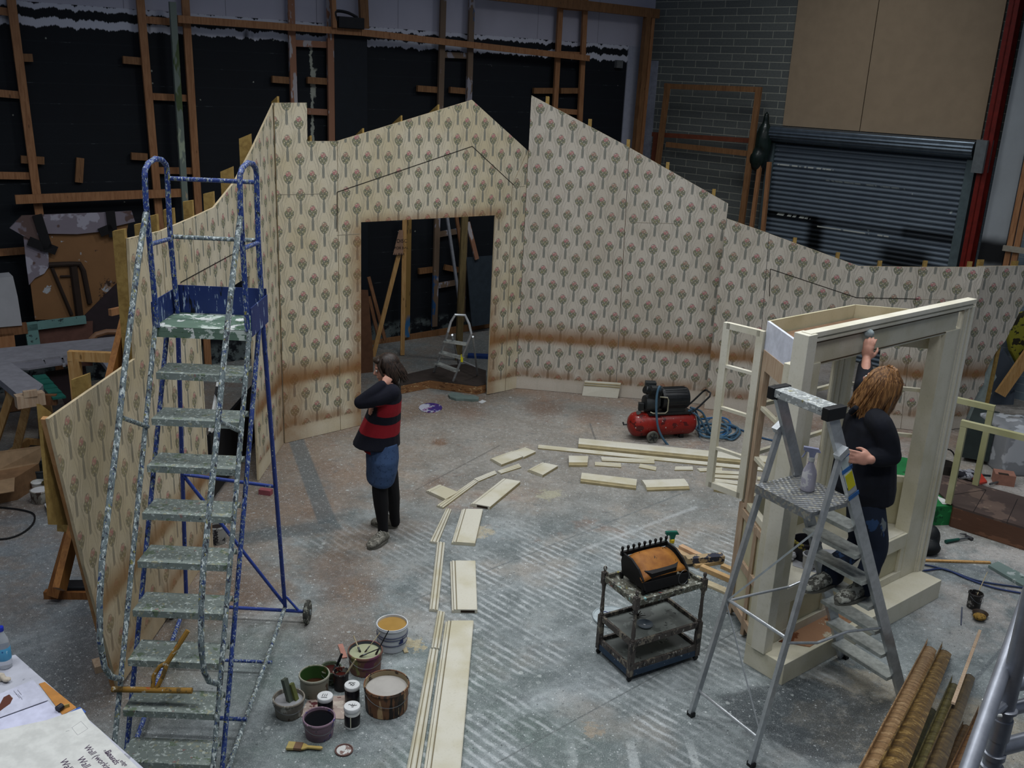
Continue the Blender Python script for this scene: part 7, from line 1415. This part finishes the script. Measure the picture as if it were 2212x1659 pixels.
for i, (far, near, dep, w_, c1, c2_, hl, kk, lab_) in enumerate(brs):
    A = P(*far, .03); Bp = D(*near, dep); d = (Bp - A).normalized(); Bp = A + d * ((2.15 - A.z) / d.z); sd = d.cross(Zv).normalized(); up_ = sd.cross(d).normalized()
    if up_.z < 0: up_ = -up_
    L = (Bp - A).length; sL_ = sd if (sd.x < 0) else -sd
    mt = bronze('bronze_%d' % i, c1, c2_, hl, kk); m = M()
    pr_ = [(-.5, 0), (-.5, .030), (-.42, .034), (-.40, .012), (-.2, .018), (0, .020), (.25, .014), (.42, .006), (.5, .002), (.5, -.004), (-.5, -.004)]
    tt_ = [0] if False else [0, .5, 1]; n = len(pr_)
    vs = [A.lerp(Bp, t) - sL_ * (x * w_) * 1.0 + up_ * z for t in tt_ for x, z in pr_]
    m.add(vs, [tuple(range(n))[::-1], tuple(range(2 * n, 3 * n))] + [(j * n + q, j * n + (q + 1) % n, (j + 1) * n + (q + 1) % n, (j + 1) * n + q) for j in (0, 1) for q in range(n)])
    o = thing('bronze_moulding', A, lab_, 'moulding', BG); m.build('ridged_face', mt, o, uvf=lambda p, A=A, d=d, sL_=sL_: ((p - A).dot(d), (p - A).dot(sL_)))
    if i in (0, 1, 3, 6): M().prism([A + sL_ * w_ * .5, A + sL_ * w_ * .36, A + sL_ * w_ * .43 - d * .14 + up_ * .03], up_ * .03).build('spiked_tip', mt, o)
a = P(2117, 1362, .1); bq = D(2066, 1500, 5.3); tag(M().bar(a, bq + (bq - a) * .1, .012, .02, Zv).build('pale_lath', barepine), 'thin pale lath rising beyond the bronze mouldings', 'lath')
# scaffold tower at the gallery
sc_al = plain('scaffold_tube', '#8f939c', .38, .6, .1, 20)
tw_ = thing('scaffold_tower', D(2160, 1580, 2.7), 'aluminium scaffold tower with round clamps and braces, in the bottom right corner', 'scaffold tower'); tw_.location.z = 0; WL[tw_.name] = Vector(tw_.location)
vb = D(2164, 1560, 2.7); M().tube([V(vb.x, vb.y, 0.002), V(vb.x, vb.y, 3.3)], .025, 20).build('standard', sc_al, tw_, smooth=True)
for (z, h_, r_) in ((vb.z - .02, .07, .029), (vb.z + .045, .012, .033), (vb.z - .11, .02, .031), (vb.z - .15, .012, .033), (vb.z - .20, .012, .031)): M().lathe((vb.x, vb.y, z - h_ / 2), [(r_ - .004, 0), (r_, .002), (r_, h_ - .002), (r_ - .004, h_)], 24).build('collar', sc_al, tw_, smooth=True)
b0, b1 = D(2225, 1275, 2.95), D(2085, 1680, 2.35); dd_ = (b1 - b0).normalized(); M().tube([b0 - dd_ * .8, b1 + dd_ * ((b1.z - .06) / abs(dd_.z))], .021, 18).build('brace', sc_al, tw_, smooth=True)
cl = D(2140, 1545, 2.62); M().tube([cl, V(vb.x, vb.y, cl.z)], .014, 10).build('brace_clamp', sc_al, tw_); M().tube([cl, cl + V(-.03, 0, .05)], [.008, .004], 8).build('clamp_lever', WHT, tw_); M().tube([cl + V(-.03, 0, -.0), cl + V(.03, 0, 0)], [.005, .005], 8).build('clamp_pin', WHT, tw_)
hdir = V(.93, .36, 0)
for z in (vb.z + .12, vb.z + .04 - .0, vb.z - .09): 
    M().tube([V(vb.x, vb.y, z), V(vb.x, vb.y, z) + hdir * 1.3], .019 if z > vb.z else .024, 16).build('ledger', sc_al, tw_, smooth=True)
ve = V(vb.x, vb.y, 0) + hdir * 1.3; M().tube([ve + Zv * .002, ve + Zv * 3.3], .025, 16).build('standard', sc_al, tw_, smooth=True)
for z in (.3, .8, 1.3, 1.8): M().tube([V(vb.x, vb.y, z), V(vb.x, vb.y, z) + hdir * 1.3], .02, 12).build('ledger', sc_al, tw_)
